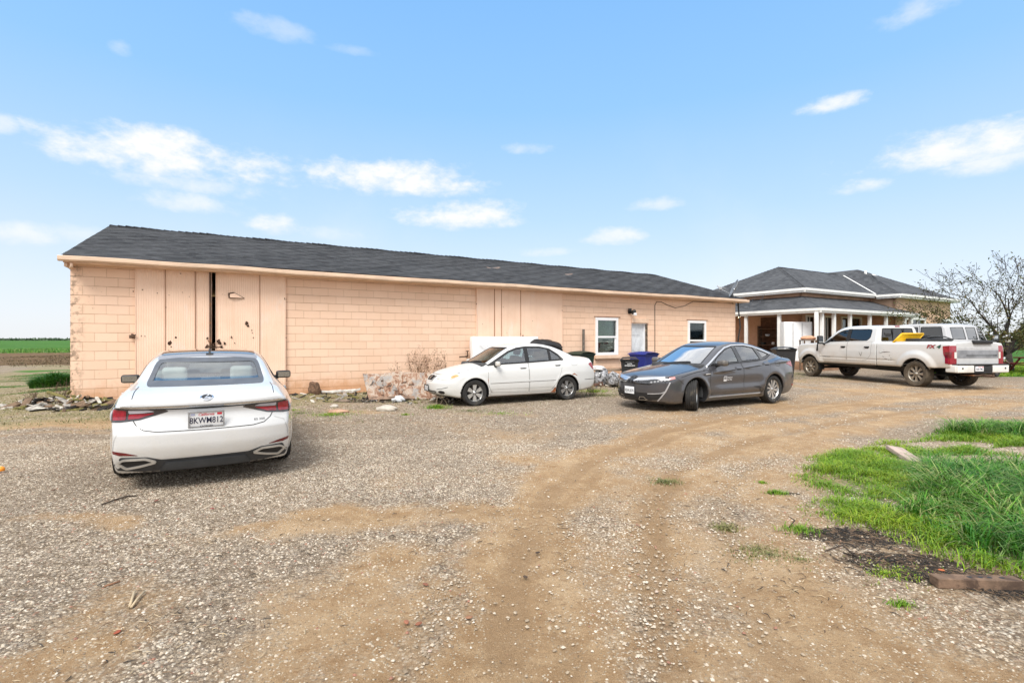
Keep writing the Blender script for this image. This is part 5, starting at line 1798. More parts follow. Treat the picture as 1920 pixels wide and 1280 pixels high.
def cabin(car, x0, x1, w, z0, dash_x, dash_z, shelf_x, shelf_z, shelf_x1, wheel=None, m_=None):
    """floor tub, dash, parcel shelf, wheel"""
    b = MB()
    b.box(x0, x1, -w, w, z0, z0 + .03)
    b.box(x0 - .02, x0, -w, w, z0, dash_z - .06)
    b.box(x0 - .05, dash_x, -w, w, dash_z - .30, dash_z, bev=.06)
    if shelf_x: b.box(shelf_x, shelf_x1, -w + .06, w - .06, shelf_z - .03, shelf_z)
    b.box(x0, x1, -w, -w + .04, z0, dash_z - .08, bev=.015); b.box(x0, x1, w - .04, w, z0, dash_z - .08, bev=.015)
    b.build('cabin_trim', m_ or M_CABIN, car.root)
    if wheel:
        wx, wy, wz = wheel
        q = MB()
        Mw = Matrix.Translation((wx, wy, wz)) @ Matrix.Rotation(R(-65), 4, 'Y')
        k = 28
        ring = [(.185 * math.cos(2 * math.pi * i / k), .185 * math.sin(2 * math.pi * i / k), 0) for i in range(k + 1)]
        q.tube([Mw @ Vector(p) for p in ring], .015, 8)
        q.tube([Mw @ Vector((-.18, 0, 0)), Mw @ Vector((.18, 0, 0))], .02, 6); q.tube([Mw @ Vector((0, 0, 0)), Mw @ Vector((0, 0, -.25))], .035, 8)
        q.build('steering_wheel', M_BLACK, car.root)

def make_mirror(car, x, y, z, size, shell, up=None, arm=True, glass=True, rear_view=True):
    """door mirror: rounded housing, foot and glass; y sign gives the side"""
    sd = 1 if y > 0 else -1
    lx, ly, lz = size
    mr = empty('mirror', (x, y, z), 0, car.root)
    b = MB()
    b.box(-lx / 2, lx / 2, -ly / 2, ly / 2, -lz / 2, lz / 2, 0, Matrix.Rotation(R(8 * sd), 4, 'Z'), min(lx, lz) * .42)
    b.build('housing', shell, mr)
    if arm:
        b = MB(); b.tube([(0.0, -sd * ly * .35, -lz * .30), (.0, -sd * (ly * .5 + .09), -lz * .55)], [.035, .045], 8); b.build('foot', M_BLACK, mr)
    if glass:
        b = MB(); b.add([(lx / 2 + .002, -ly * .40, -lz * .34), (lx / 2 + .002, ly * .40, -lz * .34), (lx / 2 + .002, ly * .40, lz * .34), (lx / 2 + .002, -ly * .40, lz * .34)], [(0, 1, 2, 3)], 0, Matrix.Rotation(R(8 * sd), 4, 'Z'))
        b.build('mirror_glass', mat('mirror glass', (.5, .52, .52), .05, 1.0, var=.02), mr)
    return mr

def make_plate(car, loc, rot, text, script='California', w=.305, hgt=.152, frame=True, tab=True, bottom=None, ink=None):
    """number plate facing local -x before rotation about z"""
    pl = empty('licence_plate', loc, 0, car.root)
    pl.rotation_euler = rot
    b = MB(); b.box(-.004, .0, -w / 2, w / 2, -hgt / 2, hgt / 2, bev=.0015)
    b.build('plate', M_PLATE, pl)
    if frame:
        b = MB(); f = .012
        for (a, c, d, e) in ((-w / 2 - f, w / 2 + f, hgt / 2, hgt / 2 + f), (-w / 2 - f, w / 2 + f, -hgt / 2 - f, -hgt / 2), (-w / 2 - f, -w / 2, -hgt / 2, hgt / 2), (w / 2, w / 2 + f, -hgt / 2, hgt / 2)):
            b.box(-.012, .001, a, c, d, e)
        b.build('plate_frame', mat('plate frame', (.45, .47, .50), .35, .6), pl)
    def wd(name, s, cy, cz, size, m_, asp=.85, shear=0, x=-.0062, bold=.012):
        V2, Fc = text_shape(s, shear, bold)
        mk(name, np.stack([np.full(len(V2), x), -(V2[:, 0] * size * asp) + cy, V2[:, 1] * size + cz], 1), [f[::-1] for f in Fc], m_, pl)
    wd('plate_lettering', text, 0, -.012, .068, ink or M_PLATEINK, .72, bold=.010)
    if script: wd('plate_script', script, .0, .053, .030, M_PLATERED, .9, .35)
    if tab:
        b = MB(); b.box(-.0064, -.0042, -w / 2 + .012, -w / 2 + .055, .042, .066); b.build('plate_sticker', M_PLATERED, pl)
        b = MB(); b.box(-.0064, -.0042, w / 2 - .05, w / 2 - .012, .042, .066); b.build('plate_sticker', mat('grey sticker', (.35, .37, .5), .5), pl)
    if bottom: wd('plate_frame_lettering', bottom, 0, -hgt / 2 + .002, .020, M_INK_BLACK, .9, 0, -.0135)
    return pl

def door_panels(car, outline, view_side, name='door', handle=None, seam=.010, mold=None, label=None, paint=None):
    """a door skin a hair proud of the shell with its dark shut line round it"""
    s_ = view_side
    V, Fc, N = car.patch('door', shrink(outline, seam * .6), 'side', None, .0035, .06, .0, s_, link=False)
    V2, F2, N2 = car.patch('door', outline, 'side', None, .0015, .05, .0, s_, inner=shrink(outline, seam * .6), link=False)
    b = len(V)
    F_ = Fc + [tuple(i + b for i in f) for f in F2]
    d = mk(name, np.concatenate([V, V2]), F_, [paint or car.paint, M_SEAM], car.root, True, [0] * len(Fc) + [1] * len(F2), np.concatenate([N, N2]))
    if label: d['label'] = label
    if handle:
        x, z, w, h_, m_ = handle
        car.patch('handle', rc([(x - w / 2, z - h_ / 2), (x + w / 2, z - h_ / 2 + .004), (x + w / 2, z + h_ / 2 + .004), (x - w / 2, z + h_ / 2)], h_ * .45), 'side', m_, .028, .03, .026, s_, parent=d)
        car.patch('handle_cup', rc([(x - w * .38, z - h_ * 1.1), (x + w * .38, z - h_ * 1.1), (x + w * .38, z - h_ * .1), (x - w * .38, z - h_ * .1)], h_ * .4), 'side', M_SEAM if m_ is not M_BLACK else M_BLACK, .005, .03, 0, s_, parent=d)
    return d

# ------------------------------------------------------------------ white compact saloon
P_WHITE = car_paint('chalky white paint', (.60, .60, .585), 0, .38, .5, dirt=(.42, .36, .27), dz=(.55, .15), dmax=.35)
sp = dict(L=4.53, half=.85, H=1.48, axles=(.88, 3.48), za=.315, Ra=.352, yin=.58, crown=.12, crownr=.055, cn=.62, ct=.26, xm=2.4, cwf=.10, cwr=.14, zg=.78, kj=.05, ks=.12, kn=.13, kg=.09,
    T=[(0, .62), (.10, .70), (.3, .785), (.6, .87), (1.0, .955), (1.3, .99), (2.5, 1.015), (3.6, 1.08), (4.0, 1.115), (4.35, 1.105), (4.53, 1.06)],
    B=[(0, .25), (.4, .2), (1.3, .19), (3.1, .19), (3.9, .23), (4.4, .32), (4.53, .36)],
    plan=[(0, .68), (.3, .785), (.8, .845), (1.5, .85), (3.4, .85), (4.0, .83), (4.4, .77), (4.53, .73)],
    inset=[(.15, .07), (.28, .025), (.5, .0), (.7, .004), (.85, .025), (.95, .05), (1.05, .085), (1.2, .16)],
    nose=[(.18, .12), (.28, .035), (.42, .0), (.52, .0), (.62, .025), (.72, .10), (.85, .28), (1.0, .6)],
    tail=[(.25, 4.40), (.4, 4.50), (.55, 4.53), (.62, 4.53), (.75, 4.50), (.95, 4.45), (1.12, 4.38)],
    roof=[(.85, .78), (1.1, .955), (1.5, 1.185), (1.85, 1.37), (2.1, 1.44), (2.45, 1.478), (2.85, 1.465), (3.15, 1.415), (3.5, 1.30), (3.9, 1.125), (4.2, .97)],
    gplan=[(.9, .73), (1.6, .755), (2.4, .765), (3.2, .75), (3.8, .70), (4.2, .64)],
    ginset=[(.85, -.03), (1.0, 0), (1.2, .07), (1.4, .165), (1.5, .23)],
    dw=lambda x, z: .012 * np.exp(-((np.hypot(x - .88, z - .315) - .36) / .05) ** 2) + .012 * np.exp(-((np.hypot(x - 3.48, z - .315) - .36) / .05) ** 2) - .012 * sstep(z, .36, .30) * sstep(x, 1.2, 1.35) * sstep(x, 3.2, 3.05))
COR = (-.89, -.456)
cw = (-.88 - .456 * .80, 11.75 + .89 * .80)
car = Car('parked_car', 'old white compact saloon with faded headlamps parked along the barn', 'car', cw, COR, sp, P_WHITE, .022)
wf = [(1.30, .965), (2.29, 1.005), (2.29, 1.375), (2.08, 1.345), (1.84, 1.265), (1.58, 1.125)]
wr = [(2.36, 1.01), (2.985, 1.035), (2.985, 1.335), (2.75, 1.375), (2.36, 1.382)]
wq = [(3.02, 1.042), (3.36, 1.062), (3.24, 1.18), (3.02, 1.325)]
for s_ in (-1, 1):
    door_panels(car, rc([(1.30, .30), (2.33, .27), (2.33, 1.0), (1.36, .955), (1.22, .93), (1.20, .50)], [.05, .02, .01, .02, .03, .2]), s_, handle=(2.17, .885, .19, .035, P_WHITE))
    door_panels(car, rc([(2.34, .27), (2.98, .28), (3.14, .48), (3.28, .72), (3.36, 1.04), (2.34, 1.0)], [.02, .03, .25, .25, .02, .01]), s_, handle=(3.19, .93, .18, .035, P_WHITE))
    car.strip('side_moulding', [(1.26, .545), (3.10, .56)], .034, 'side', P_WHITE, .014, s_, rim=.014)
    car.strip('side_moulding_edge', [(1.26, .526), (3.10, .541)], .011, 'side', mat('grey moulding', (.16, .16, .16), .6), .010, s_, rim=0)
    car.strip('sill_line', [(1.28, .375), (3.08, .375)], .010, 'side', mat('soft fold', (.32, .31, .29), .8), .004, s_, rim=0)
gls = []
for poly in (rc(wf, .02), rc(wr, .02), rc(wq, .02)):
    gls += car.window(poly, 'side', M_GLASS, M_RUBBER, .016, .010)
for s_ in (-1, 1):
    # black band filling the surround between and round the panes
    for a in ([(2.275, 1.012), (2.375, 1.015), (2.375, 1.385), (2.275, 1.378)], [(2.975, 1.04), (3.03, 1.042), (3.03, 1.325), (2.975, 1.345)]):
        car.patch('pillar', a, 'side', M_RUBBER, .005, .05, .012, s_)
    car.strip('window_seal', [(1.22, .955), (1.3, .962), (2.33, 1.0), (3.40, 1.05)], .026, 'side', M_RUBBER, .006, s_)
    car.strip('window_seal', [(1.24, .95), (1.56, 1.13), (1.83, 1.277), (2.08, 1.358), (2.35, 1.39), (2.75, 1.385), (3.03, 1.33), (3.26, 1.185), (3.40, 1.05)], .026, 'side', M_RUBBER, .006, s_)
    car.patch('mirror_base', [(1.24, .95), (1.44, .97), (1.44, 1.07)], 'side', M_RUBBER, .008, .05, .012, s_)
ws = rc([(-.60, .985), (.60, .985), (.485, 1.375), (-.485, 1.375)], .05)
car.window(ws, 'front', glass_material('dull windscreen', (.24, .29, .26), 1.5), M_RUBBER, .016, .006, name='windscreen')
bk = rc([(-.58, 1.12), (.58, 1.12), (.50, 1.385), (-.50, 1.385)], .06)
car.window(bk, 'rear', M_GLASS, M_RUBBER, .03, .012, name='rear_window')
# nose
grille = rc([(-.17, .585), (.17, .585), (.215, .70), (.0, .715), (-.215, .70)], .03)
g_ = car.patch('grille', grille, 'front', M_BLACK, .004, .03, .015)
car.strip('grille_surround', grille, .016, 'front', P_WHITE, .014, closed=True, parent=g_)
for z in (.61, .637, .664, .69):
    car.strip('grille_bar', [(-.17 - (z - .585) * .3, z), (.17 + (z - .585) * .3, z)], .006, 'front', M_GREYTRIM, .012, parent=g_)
em_ = [(.045 * math.cos(a), .655 + .030 * math.sin(a)) for a in np.linspace(0, 2 * math.pi, 20)[:-1]]
car.strip('emblem', em_, .010, 'front', M_CHROME, .020, closed=True)
car.strip('emblem', [(.020 * math.cos(a), .66 + .022 * math.sin(a)) for a in np.linspace(0, 2 * math.pi, 14)[:-1]], .008, 'front', M_CHROME, .021, closed=True)
M_HAZED = mat('hazed lamp lens', (.60, .60, .50), .42, var=.18, scale=16, c2=(.72, .73, .70), c2f=.55, coat=.3)
for s_ in (-1, 1):
    hl = rc(car.corner([(.10, .30, .645), (.155, .52, .63), (.30, .70, .645), (.46, .80, .70), (.50, .80, .745), (.40, .73, .775), (.22, .50, .74), (.13, .32, .725)]), .04)
    h_ = car.patch('headlight', hl, 'fc', M_HAZED, .006, .035, .012, s_)
    car.strip('headlight_gap', hl, .010, 'fc', M_SEAM, .002, s_, closed=True, rim=0, parent=h_)
    car.patch('indicator', rc(car.corner([(.33, .71, .66), (.44, .79, .70), (.47, .80, .735), (.38, .74, .75), (.30, .68, .70)]), .03), 'fc', M_AMBER, .008, .035, .004, s_, parent=h_)
    fg = [(x * .085 + s_ * .52, .335 + z * .038) for x, z in [(math.cos(a), math.sin(a)) for a in np.linspace(0, 2 * math.pi, 18)[:-1]]]
    car.patch('fog_lamp_recess', fg, 'front', M_BLACK, .004, .03, .01)
    car.strip('bumper_line', [(s_ * .40, .40), (s_ * .55, .42), (s_ * .68, .46)], .010, 'front', M_SEAM, .003, rim=0)
    # rear lamps
    tl = rc(car.corner([(.05, .50, .74), (.08, .70, .72), (.22, .78, .79), (.34, .79, .93), (.24, .76, .965), (.10, .52, .92)]), .04)
    car.patch('taillight', tl, 'rc', M_REDLENS, .006, .035, .012, s_)
lo_ = rc([(-.34, .30), (.34, .30), (.36, .355), (-.36, .355)], .02)
car.patch('lower_grille', lo_, 'front', M_BLACK, .004, .04, .012)
car.strip('lower_grille_bar', [(-.34, .328), (.34, .328)], .010, 'front', P_WHITE, .010)
car.strip('hood_gap', [(-.72, .785), (-.5, .745), (-.30, .735), (.30, .735), (.5, .745), (.72, .785)], .007, 'front', M_SEAM, .003, rim=0)
for s_ in (-1, 1):
    car.strip('hood_gap', [(.30, s_ * .66), (.6, s_ * .70), (1.0, s_ * .71), (1.16, s_ * .69)], .008, 'top', M_SEAM, .003, rim=0)
    car.strip('wiper', [(1.12, s_ * .05 + .25), (1.20, s_ * .05 - .02), (1.24, s_ * .05 - .30)], .018, 'top', M_BLACK, .022, rim=.02)
car.patch('cowl', rc([(1.16, -.60), (1.12, -.3), (1.105, 0), (1.12, .3), (1.16, .60), (1.20, .60), (1.17, .3), (1.16, 0), (1.17, -.3), (1.20, -.60)], .01), 'top', M_BLACK, .003, .05, .004)
car.strip('bumper_line', [(4.02, .52), (4.40, .53)], .010, 'side', M_SEAM, .003, -1, rim=0)
car.strip('fuel_flap', rc([(3.62, .90), (3.80, .90), (3.80, 1.0), (3.62, 1.0)], .04), .008, 'side', mat('flap gap', (.25, .25, .25), .8), .002, -1, closed=True, rim=0)
# rust at the rear arch and sill
M_CARRUST = mat('surface rust', (.28, .09, .03), .9, var=.5, scale=30, c2=(.45, .25, .14), c2f=.58)
car.patch('rust_patch', [(2.98, .235), (3.10, .22), (3.155, .30), (3.14, .37), (3.08, .35), (3.04, .28)], 'side', M_CARRUST, .005, .03, .004, -1)
car.patch('rust_patch', [(3.60, .665), (3.70, .66), (3.78, .62), (3.76, .645), (3.68, .70)], 'side', M_CARRUST, .005, .03, .004, -1)
car.patch('rust_patch', [(1.20, .60), (1.215, .52), (1.215, .66)], 'side', M_CARRUST, .005, .03, .003, -1)
car.shell(M_BLACK)
for xa in (.88, 3.48):
    for s_ in (-1, 1): make_wheel(car, xa, s_ * .735, .312, .195, .205, 'corolla')
cabin(car, 1.15, 3.6, .70, .28, 1.62, 1.0, 3.35, 1.05, 3.95, wheel=(1.80, -.36, .92))
for s_ in (-1, 1):
    make_seat(car, 2.15, s_ * .36, .50, M_CLOTH); make_seat(car, 3.0, s_ * .34, .50, M_CLOTH, .62, .56)
for s_ in (-1, 1): make_mirror(car, 1.43, s_ * .91, .99, (.10, .17, .115), P_WHITE)
pl = empty('licence_plate', (-.012, .12, .40), 0, car.root)
b = MB(); b.box(-.004, 0, -.15, .15, -.07, .07, bev=.002); b.build('plate', mat('dirty plate', (.45, .46, .47), .5, var=.4, scale=20), pl)
b = MB(); b.box(-.010, -.0045, -.16, .16, .06, .082); b.box(-.010, -.0045, -.16, .16, -.082, -.06); b.box(-.010, -.0045, -.16, -.14, -.06, .06); b.box(-.010, -.0045, .14, .16, -.06, .06); b.build('plate_frame', M_GREYTRIM, pl)
# ------------------------------------------------------------------ dark grey saloon, front wheels turned
P_GREY = car_paint('dark grey metallic paint', (.062, .062, .070), .35, .28, 1.0, dirt=(.20, .17, .13), dz=(.42, .12), dmax=.45)
def clar_dw(x, z):
    w = .018 * np.exp(-((np.hypot(x - .99, z - .335) - .39) / .06) ** 2) * sstep(z, .25, .4)
    w = w + .020 * np.exp(-((np.hypot(x - 3.74, z - .36) - .42) / .09) ** 2) * sstep(z, .3, .5)
    # crease along the flank under the windows, hollow below it, sill kick
    zc = .80 + (x - 1.2) * .065
    w = w + np.where((x > .9), .020 * np.exp(-((z - zc + .015) / .03) ** 2) * sstep(x, .9, 1.6), 0) - .018 * np.exp(-((z - .56) / .10) ** 2) * sstep(x, 1.3, 1.9) * sstep(x, 3.5, 3.0)
    w = w - .03 * sstep(z, .36, .29) * sstep(x, 1.35, 1.5) * sstep(x, 3.35, 3.2) + .02 * np.exp(-((z - .27) / .03) ** 2) * sstep(x, 1.35, 1.5) * sstep(x, 3.35, 3.2)
    return w
sp = dict(L=4.90, half=.938, H=1.478, axles=(.99, 3.74), za=.335, Ra=.375, yin=.62, crown=.10, crownr=.06, cn=.60, ct=.30, xm=2.55, cwf=.11, cwr=.14, zg=.75, kj=.04, ks=.09, kn=.06, kg=.08, dw=clar_dw,
    T=[(0, .66), (.10, .73), (.3, .80), (.7, .875), (1.1, .935), (1.45, .98), (2.5, 1.0), (3.7, 1.07), (4.3, 1.12), (4.62, 1.10), (4.90, 1.02)],
    B=[(0, .20), (.35, .155), (1.3, .165), (3.3, .165), (4.3, .20), (4.7, .28), (4.90, .34)],
    plan=[(0, .76), (.3, .865), (.7, .915), (1.2, .93), (2.5, .925), (3.6, .935), (4.2, .915), (4.6, .85), (4.90, .78)],
    inset=[(.12, .10), (.24, .035), (.45, .0), (.65, .0), (.80, .012), (.92, .05), (1.02, .085), (1.15, .14)],
    nose=[(.14, .06), (.22, -.04), (.32, -.08), (.50, -.10), (.60, -.10), (.70, -.07), (.76, .0), (.85, .24), (1.0, .7)],
    tail=[(.25, 4.72), (.4, 4.86), (.55, 4.90), (.75, 4.87), (.95, 4.84), (1.05, 4.84), (1.14, 4.80)],
    roof=[(.95, .76), (1.25, .93), (1.65, 1.145), (2.05, 1.345), (2.35, 1.44), (2.7, 1.478), (3.05, 1.465), (3.4, 1.415), (3.8, 1.325), (4.2, 1.215), (4.6, 1.095), (4.8, 1.0)],
    gplan=[(1.0, .80), (1.7, .825), (2.5, .825), (3.3, .80), (3.9, .74), (4.4, .66), (4.7, .60)],
    ginset=[(.85, -.04), (1.0, 0), (1.2, .085), (1.4, .19), (1.5, .25)])
GH = (-.878, -.479)
mid = np.array([5.22, 11.72]) + np.array([.479, -.878]) * -.80
ga = tuple(mid + 1.375 * np.array(GH))
car = Car('parked_car', 'dark grey saloon with a white door sticker and turned front wheels', 'car', ga, GH, sp, P_GREY, .022)
P_BLK = mat('gloss black', (.010, .010, .011), .15, var=.1, coat=1.0)
d_ = []
for s_ in (-1, 1):
    d_.append(door_panels(car, rc([(1.50, .30), (2.56, .285), (2.60, .5), (2.60, .995), (1.60, .955), (1.46, .91), (1.42, .55)], [.05, .02, .05, .01, .02, .03, .2]), s_, handle=(2.44, .875, .20, .038, P_GREY)))
    door_panels(car, rc([(2.57, .285), (3.26, .29), (3.36, .50), (3.56, .74), (3.68, 1.055), (2.61, .995), (2.61, .5)], [.02, .04, .2, .2, .02, .01, .05]), s_, handle=(3.50, .945, .20, .038, P_GREY))
    car.strip('sill_trim', [(1.40, .265), (3.22, .275)], .022, 'side', mat('bright sill trim', (.36, .36, .37), .35, .4), .012, s_)
    car.strip('sill_skirt', [(1.38, .205), (3.30, .21)], .075, 'side', P_BLK, .004, s_)
    car.strip('air_curtain', [(2.95, .44), (3.15, .42), (3.30, .32)], [.010, .055, .10], 'side', M_BLACK, .004, s_)
    car.strip('crease_shade', [(1.55, .775), (2.3, .845)], .012, 'side', M_SEAM, .002, s_, rim=0)  # dark ribbons paint the shade line under the flank fold
    car.strip('crease_shade', [(2.58, .862), (3.40, .925)], .018, 'side', M_SEAM, .002, s_, rim=0)
    car.strip('crease_shade', [(3.62, .945), (4.42, .985)], .014, 'side', M_SEAM, .002, s_, rim=0)
wf = rc([(1.66, .975), (2.55, 1.005), (2.49, 1.365), (2.22, 1.305), (1.98, 1.20), (1.76, 1.085)], .03)
wr = rc([(2.66, 1.015), (3.42, 1.045), (3.28, 1.33), (2.98, 1.375), (2.58, 1.385)], .03)
wq = rc([(3.52, 1.075), (3.74, 1.115), (3.90, 1.165), (3.62, 1.245), (3.38, 1.305)], .025)
for p in (wf, wr, wq): car.window(p, 'side', M_GLASS, M_RUBBER, .02, .010)
for s_ in (-1, 1):
    car.patch('pillar', [(2.535, .99), (2.67, .995), (2.58, 1.385), (2.475, 1.375)], 'side', P_BLK, .005, .05, .012, s_)
    car.patch('pillar', [(3.41, 1.03), (3.54, 1.06), (3.39, 1.33), (3.27, 1.345)], 'side', P_BLK, .005, .05, .012, s_)
    car.patch('mirror_triangle', [(1.46, .93), (1.68, .965), (1.76, 1.09), (1.72, 1.10)], 'side', P_BLK, .005, .05, .012, s_)
    car.strip('window_seal', [(1.44, .93), (2.55, .99), (3.45, 1.025), (3.72, 1.08), (3.97, 1.165)], .022, 'side', M_RUBBER, .006, s_)
    car.strip('window_bright_trim', [(1.42, .925), (1.74, 1.10), (1.97, 1.222), (2.22, 1.332), (2.5, 1.39), (2.98, 1.395), (3.30, 1.348), (3.64, 1.262), (3.97, 1.168)], .022, 'side', M_CHROME, .008, s_)
ws = rc([(-.67, .965), (.67, .965), (.52, 1.372), (-.52, 1.372)], .05)
car.window(ws, 'front', M_GLASS_CLEAR, M_RUBBER, .022, .01, name='windscreen')
bk = rc([(-.52, 1.14), (.52, 1.14), (.46, 1.375), (-.46, 1.375)], .05)
car.window(bk, 'rear', M_GLASS, M_RUBBER, .03, .012, name='rear_window')
# face
g_ = car.patch('grille', rc([(-.52, .565), (.52, .565), (.66, .66), (.60, .695), (.0, .70), (-.60, .695), (-.66, .66)], .02), 'front', P_BLK, .003, .04, .012)
for s_ in (-1, 1):
    car.patch('grille_wing', rc([(s_ * .11, .625), (s_ * .40, .655), (s_ * .74, .705), (s_ * .72, .735), (s_ * .36, .705), (s_ * .11, .683)], .012), 'front', mat('bright grille bar', (.70, .70, .71), .22, .9, var=.05), .016, .04, .02)
    hl = rc(car.corner([(.05, .44, .585), (.16, .70, .62), (.36, .81, .655), (.44, .85, .70), (.33, .80, .705), (.12, .60, .655), (.05, .44, .625)]), .015)
    h_ = car.patch('headlight', hl, 'fc', mat('dark headlamp', (.05, .05, .055), .12, var=.3, scale=14, coat=1.0), .007, .035, .01, s_)
    for k in range(6):
        car.patch('headlight_lens', rc(car.corner([(.06 + .045 * k, .48 + .055 * k, .602 + .012 * k), (.085 + .045 * k, .515 + .055 * k, .608 + .012 * k), (.085 + .045 * k, .515 + .055 * k, .640 + .012 * k), (.06 + .045 * k, .48 + .055 * k, .632 + .012 * k)]), .008), 'fc', mat('grey headlamp lens', (.30, .30, .31), .15, coat=1.0), .012, .03, .004, s_, parent=h_)
    car.patch('indicator', rc(car.corner([(.30, .78, .672), (.43, .845, .70), (.42, .84, .74), (.30, .79, .72)]), .01), 'fc', mat('pink lamp lens', (.55, .25, .24), .2, coat=1.0), .010, .03, .006, s_)
    # bumper corner opening outlined in bright trim
    op = rc(car.corner([(.05, .50, .40), (.09, .60, .30), (.13, .66, .24), (.27, .80, .36), (.34, .85, .60), (.30, .83, .60), (.20, .74, .42)]), .012)
    car.patch('bumper_intake', rc(car.corner([(.04, .40, .245), (.10, .62, .25), (.20, .76, .36), (.16, .70, .385), (.03, .42, .385)]), .02), 'fc', M_BLACK, .003, .035, .01, s_)
    pth = car.corner([(.30, .82, .625), (.22, .76, .43), (.15, .69, .30), (.11, .64, .225)])
    car.strip('bumper_trim', pth, [.022, .03, .028, .02], 'fc', mat('satin trim', (.42, .42, .43), .35, .3), .012, s_, rim=.012)
    car.strip('bumper_trim', car.corner([(.03, .42, .375), (.075, .58, .38), (.15, .70, .395), (.21, .75, .43)]), .016, 'fc', mat('satin trim', (.42, .42, .43), .35, .3), .012, s_, rim=.012)
    car.strip('fog_trim', [(s_ * .22, .235), (s_ * .27, .30), (s_ * .36, .305), (s_ * .43, .245), (s_ * .22, .235)], .010, 'front', M_CHROME, .012, rim=.01)
    car.strip('hood_gap', [(.16, s_ * .76), (.45, s_ * .80), (.9, s_ * .79), (1.2, s_ * .76)], .008, 'top', M_SEAM, .002, rim=0)
    car.strip('fender_gap', [(1.30, .845), (1.05, .825), (.78, .775), (.56, .725)], .010, 'side', M_SEAM, .002, s_, rim=0)
    car.strip('bumper_gap', [(.44, .715), (.56, .62), (.62, .585)], .008, 'side', M_SEAM, .002, s_, rim=0)
    car.strip('wiper', [(1.27, s_ * .02 + .30), (1.34, s_ * .02), (1.42, s_ * .02 - .36)], .02, 'top', M_BLACK, .022, rim=.02)
    tl = rc(car.corner([(.04, .58, .90), (.10, .74, .86), (.26, .83, .85), (.52, .89, .94), (.40, .86, .985), (.16, .76, .985), (.05, .58, .965)]), .02)
    car.patch('taillight', tl, 'rc', M_REDLENS, .007, .035, .01, s_)
    car.patch('bumper_reflector', rc(car.corner([(.20, .80, .375), (.34, .86, .385), (.35, .86, .43), (.20, .80, .425)]), .012), 'rc', M_REDLENS, .006, .03, .006, s_)
car.patch('bumper_vent', rc([(4.52, .56), (4.66, .60), (4.70, .66), (4.6, .64)], .02), 'side', M_BLACK, .003, .03, .005, -1)
car.patch('lower_grille', rc([(-.52, .235), (.52, .235), (.46, .39), (-.46, .39)], .03), 'front', M_BLACK, .002, .04, .01)
car.strip('bumper_lip', [(-.72, .19), (-.4, .185), (.4, .185), (.72, .19)], .04, 'front', M_BLACK, .006)
em = [(.06, .59), (.055, .69), (.03, .69), (.026, .655), (-.026, .655), (-.03, .69), (-.055, .69), (-.06, .59), (-.035, .59), (-.03, .63), (.03, .63), (.035, .59)]
car.patch('emblem', em, 'front', M_DARKALLOY, .022, .02, .008)
car.strip('emblem_surround', rc([(-.085, .585), (.085, .585), (.07, .715), (-.07, .715)], .03), .010, 'front', M_DARKALLOY, .022, closed=True)
car.patch('cowl', rc([(1.36, -.66), (1.29, -.3), (1.275, 0), (1.29, .3), (1.36, .66), (1.41, .66), (1.35, .3), (1.335, 0), (1.35, -.3), (1.41, -.66)], .01), 'top', M_BLACK, .003, .05, .004)
# fender charging flap and badge
car.strip('charge_flap', rc([(1.235, .74), (1.40, .74), (1.40, .85), (1.265, .87)], .03), .008, 'side', M_SEAM, .002, -1, closed=True, rim=0)
car.patch('badge', rc([(1.28, .765), (1.43, .772), (1.44, .788), (1.29, .782)], .004), 'side', mat('pale badge', (.6, .6, .6), .4), .010, .03, .006, -1)
car.strip('fuel_flap', rc([(3.86, .88), (4.03, .89), (4.03, 1.0), (3.86, .99)], .035), .007, 'side', M_SEAM, .002, -1, closed=True, rim=0)
# white sticker on the front door: a square mark with two short lines of lettering
st = d_[0]
car.strip('door_sticker', [(1.895, .605), (1.985, .605), (1.985, .70), (1.895, .70)], .014, 'side', M_INK_WHITE, .0065, -1, closed=True, rim=0, parent=st)
car.patch('door_sticker', [(1.895, .60), (1.985, .60), (1.985, .632), (1.895, .632)], 'side', M_INK_WHITE, .006, .03, 0, -1, parent=st)
car.word('door_sticker', 'LE', 'side', 1.94, .656, .032, M_INK_WHITE, -1, parent=st, off=.006)
car.word('door_lettering', 'Southern', 'side', 2.095, .680, .036, M_INK_WHITE, -1, aspect=.92, parent=st, off=.006)
car.word('door_lettering', 'Real Wise', 'side', 2.095, .630, .036, M_INK_WHITE, -1, aspect=.80, parent=st, off=.006)
car.shell(M_BLACK)
for s_ in (-1, 1):
    make_wheel(car, .99, s_ * .80, .335, .235, .235, 'swirl', steer=R(36))
    make_wheel(car, 3.74, s_ * .80, .335, .235, .235, 'swirl')
cabin(car, 1.35, 3.9, .78, .26, 1.85, .98, 3.55, 1.06, 4.3, wheel=(2.02, -.38, .92))
for s_ in (-1, 1):
    make_seat(car, 2.40, s_ * .38, .46, M_CREAM); make_seat(car, 3.25, s_ * .36, .48, M_CREAM, .66, .52)
for s_ in (-1, 1): make_mirror(car, 1.73, s_ * 1.02, 1.01, (.16, .23, .135), P_GREY)
make_plate(car, (-.114, .0, .425), (0, 0, 0), '9DRU079', script=None, frame=False, tab=False, ink=M_INK_BLACK)
b = MB(); b.box(3.45, 3.60, -.025, .025, 1.39, 1.44, bev=.012); b.build('roof_aerial', P_GREY, car.root)
car.root.scale.z = 1.035
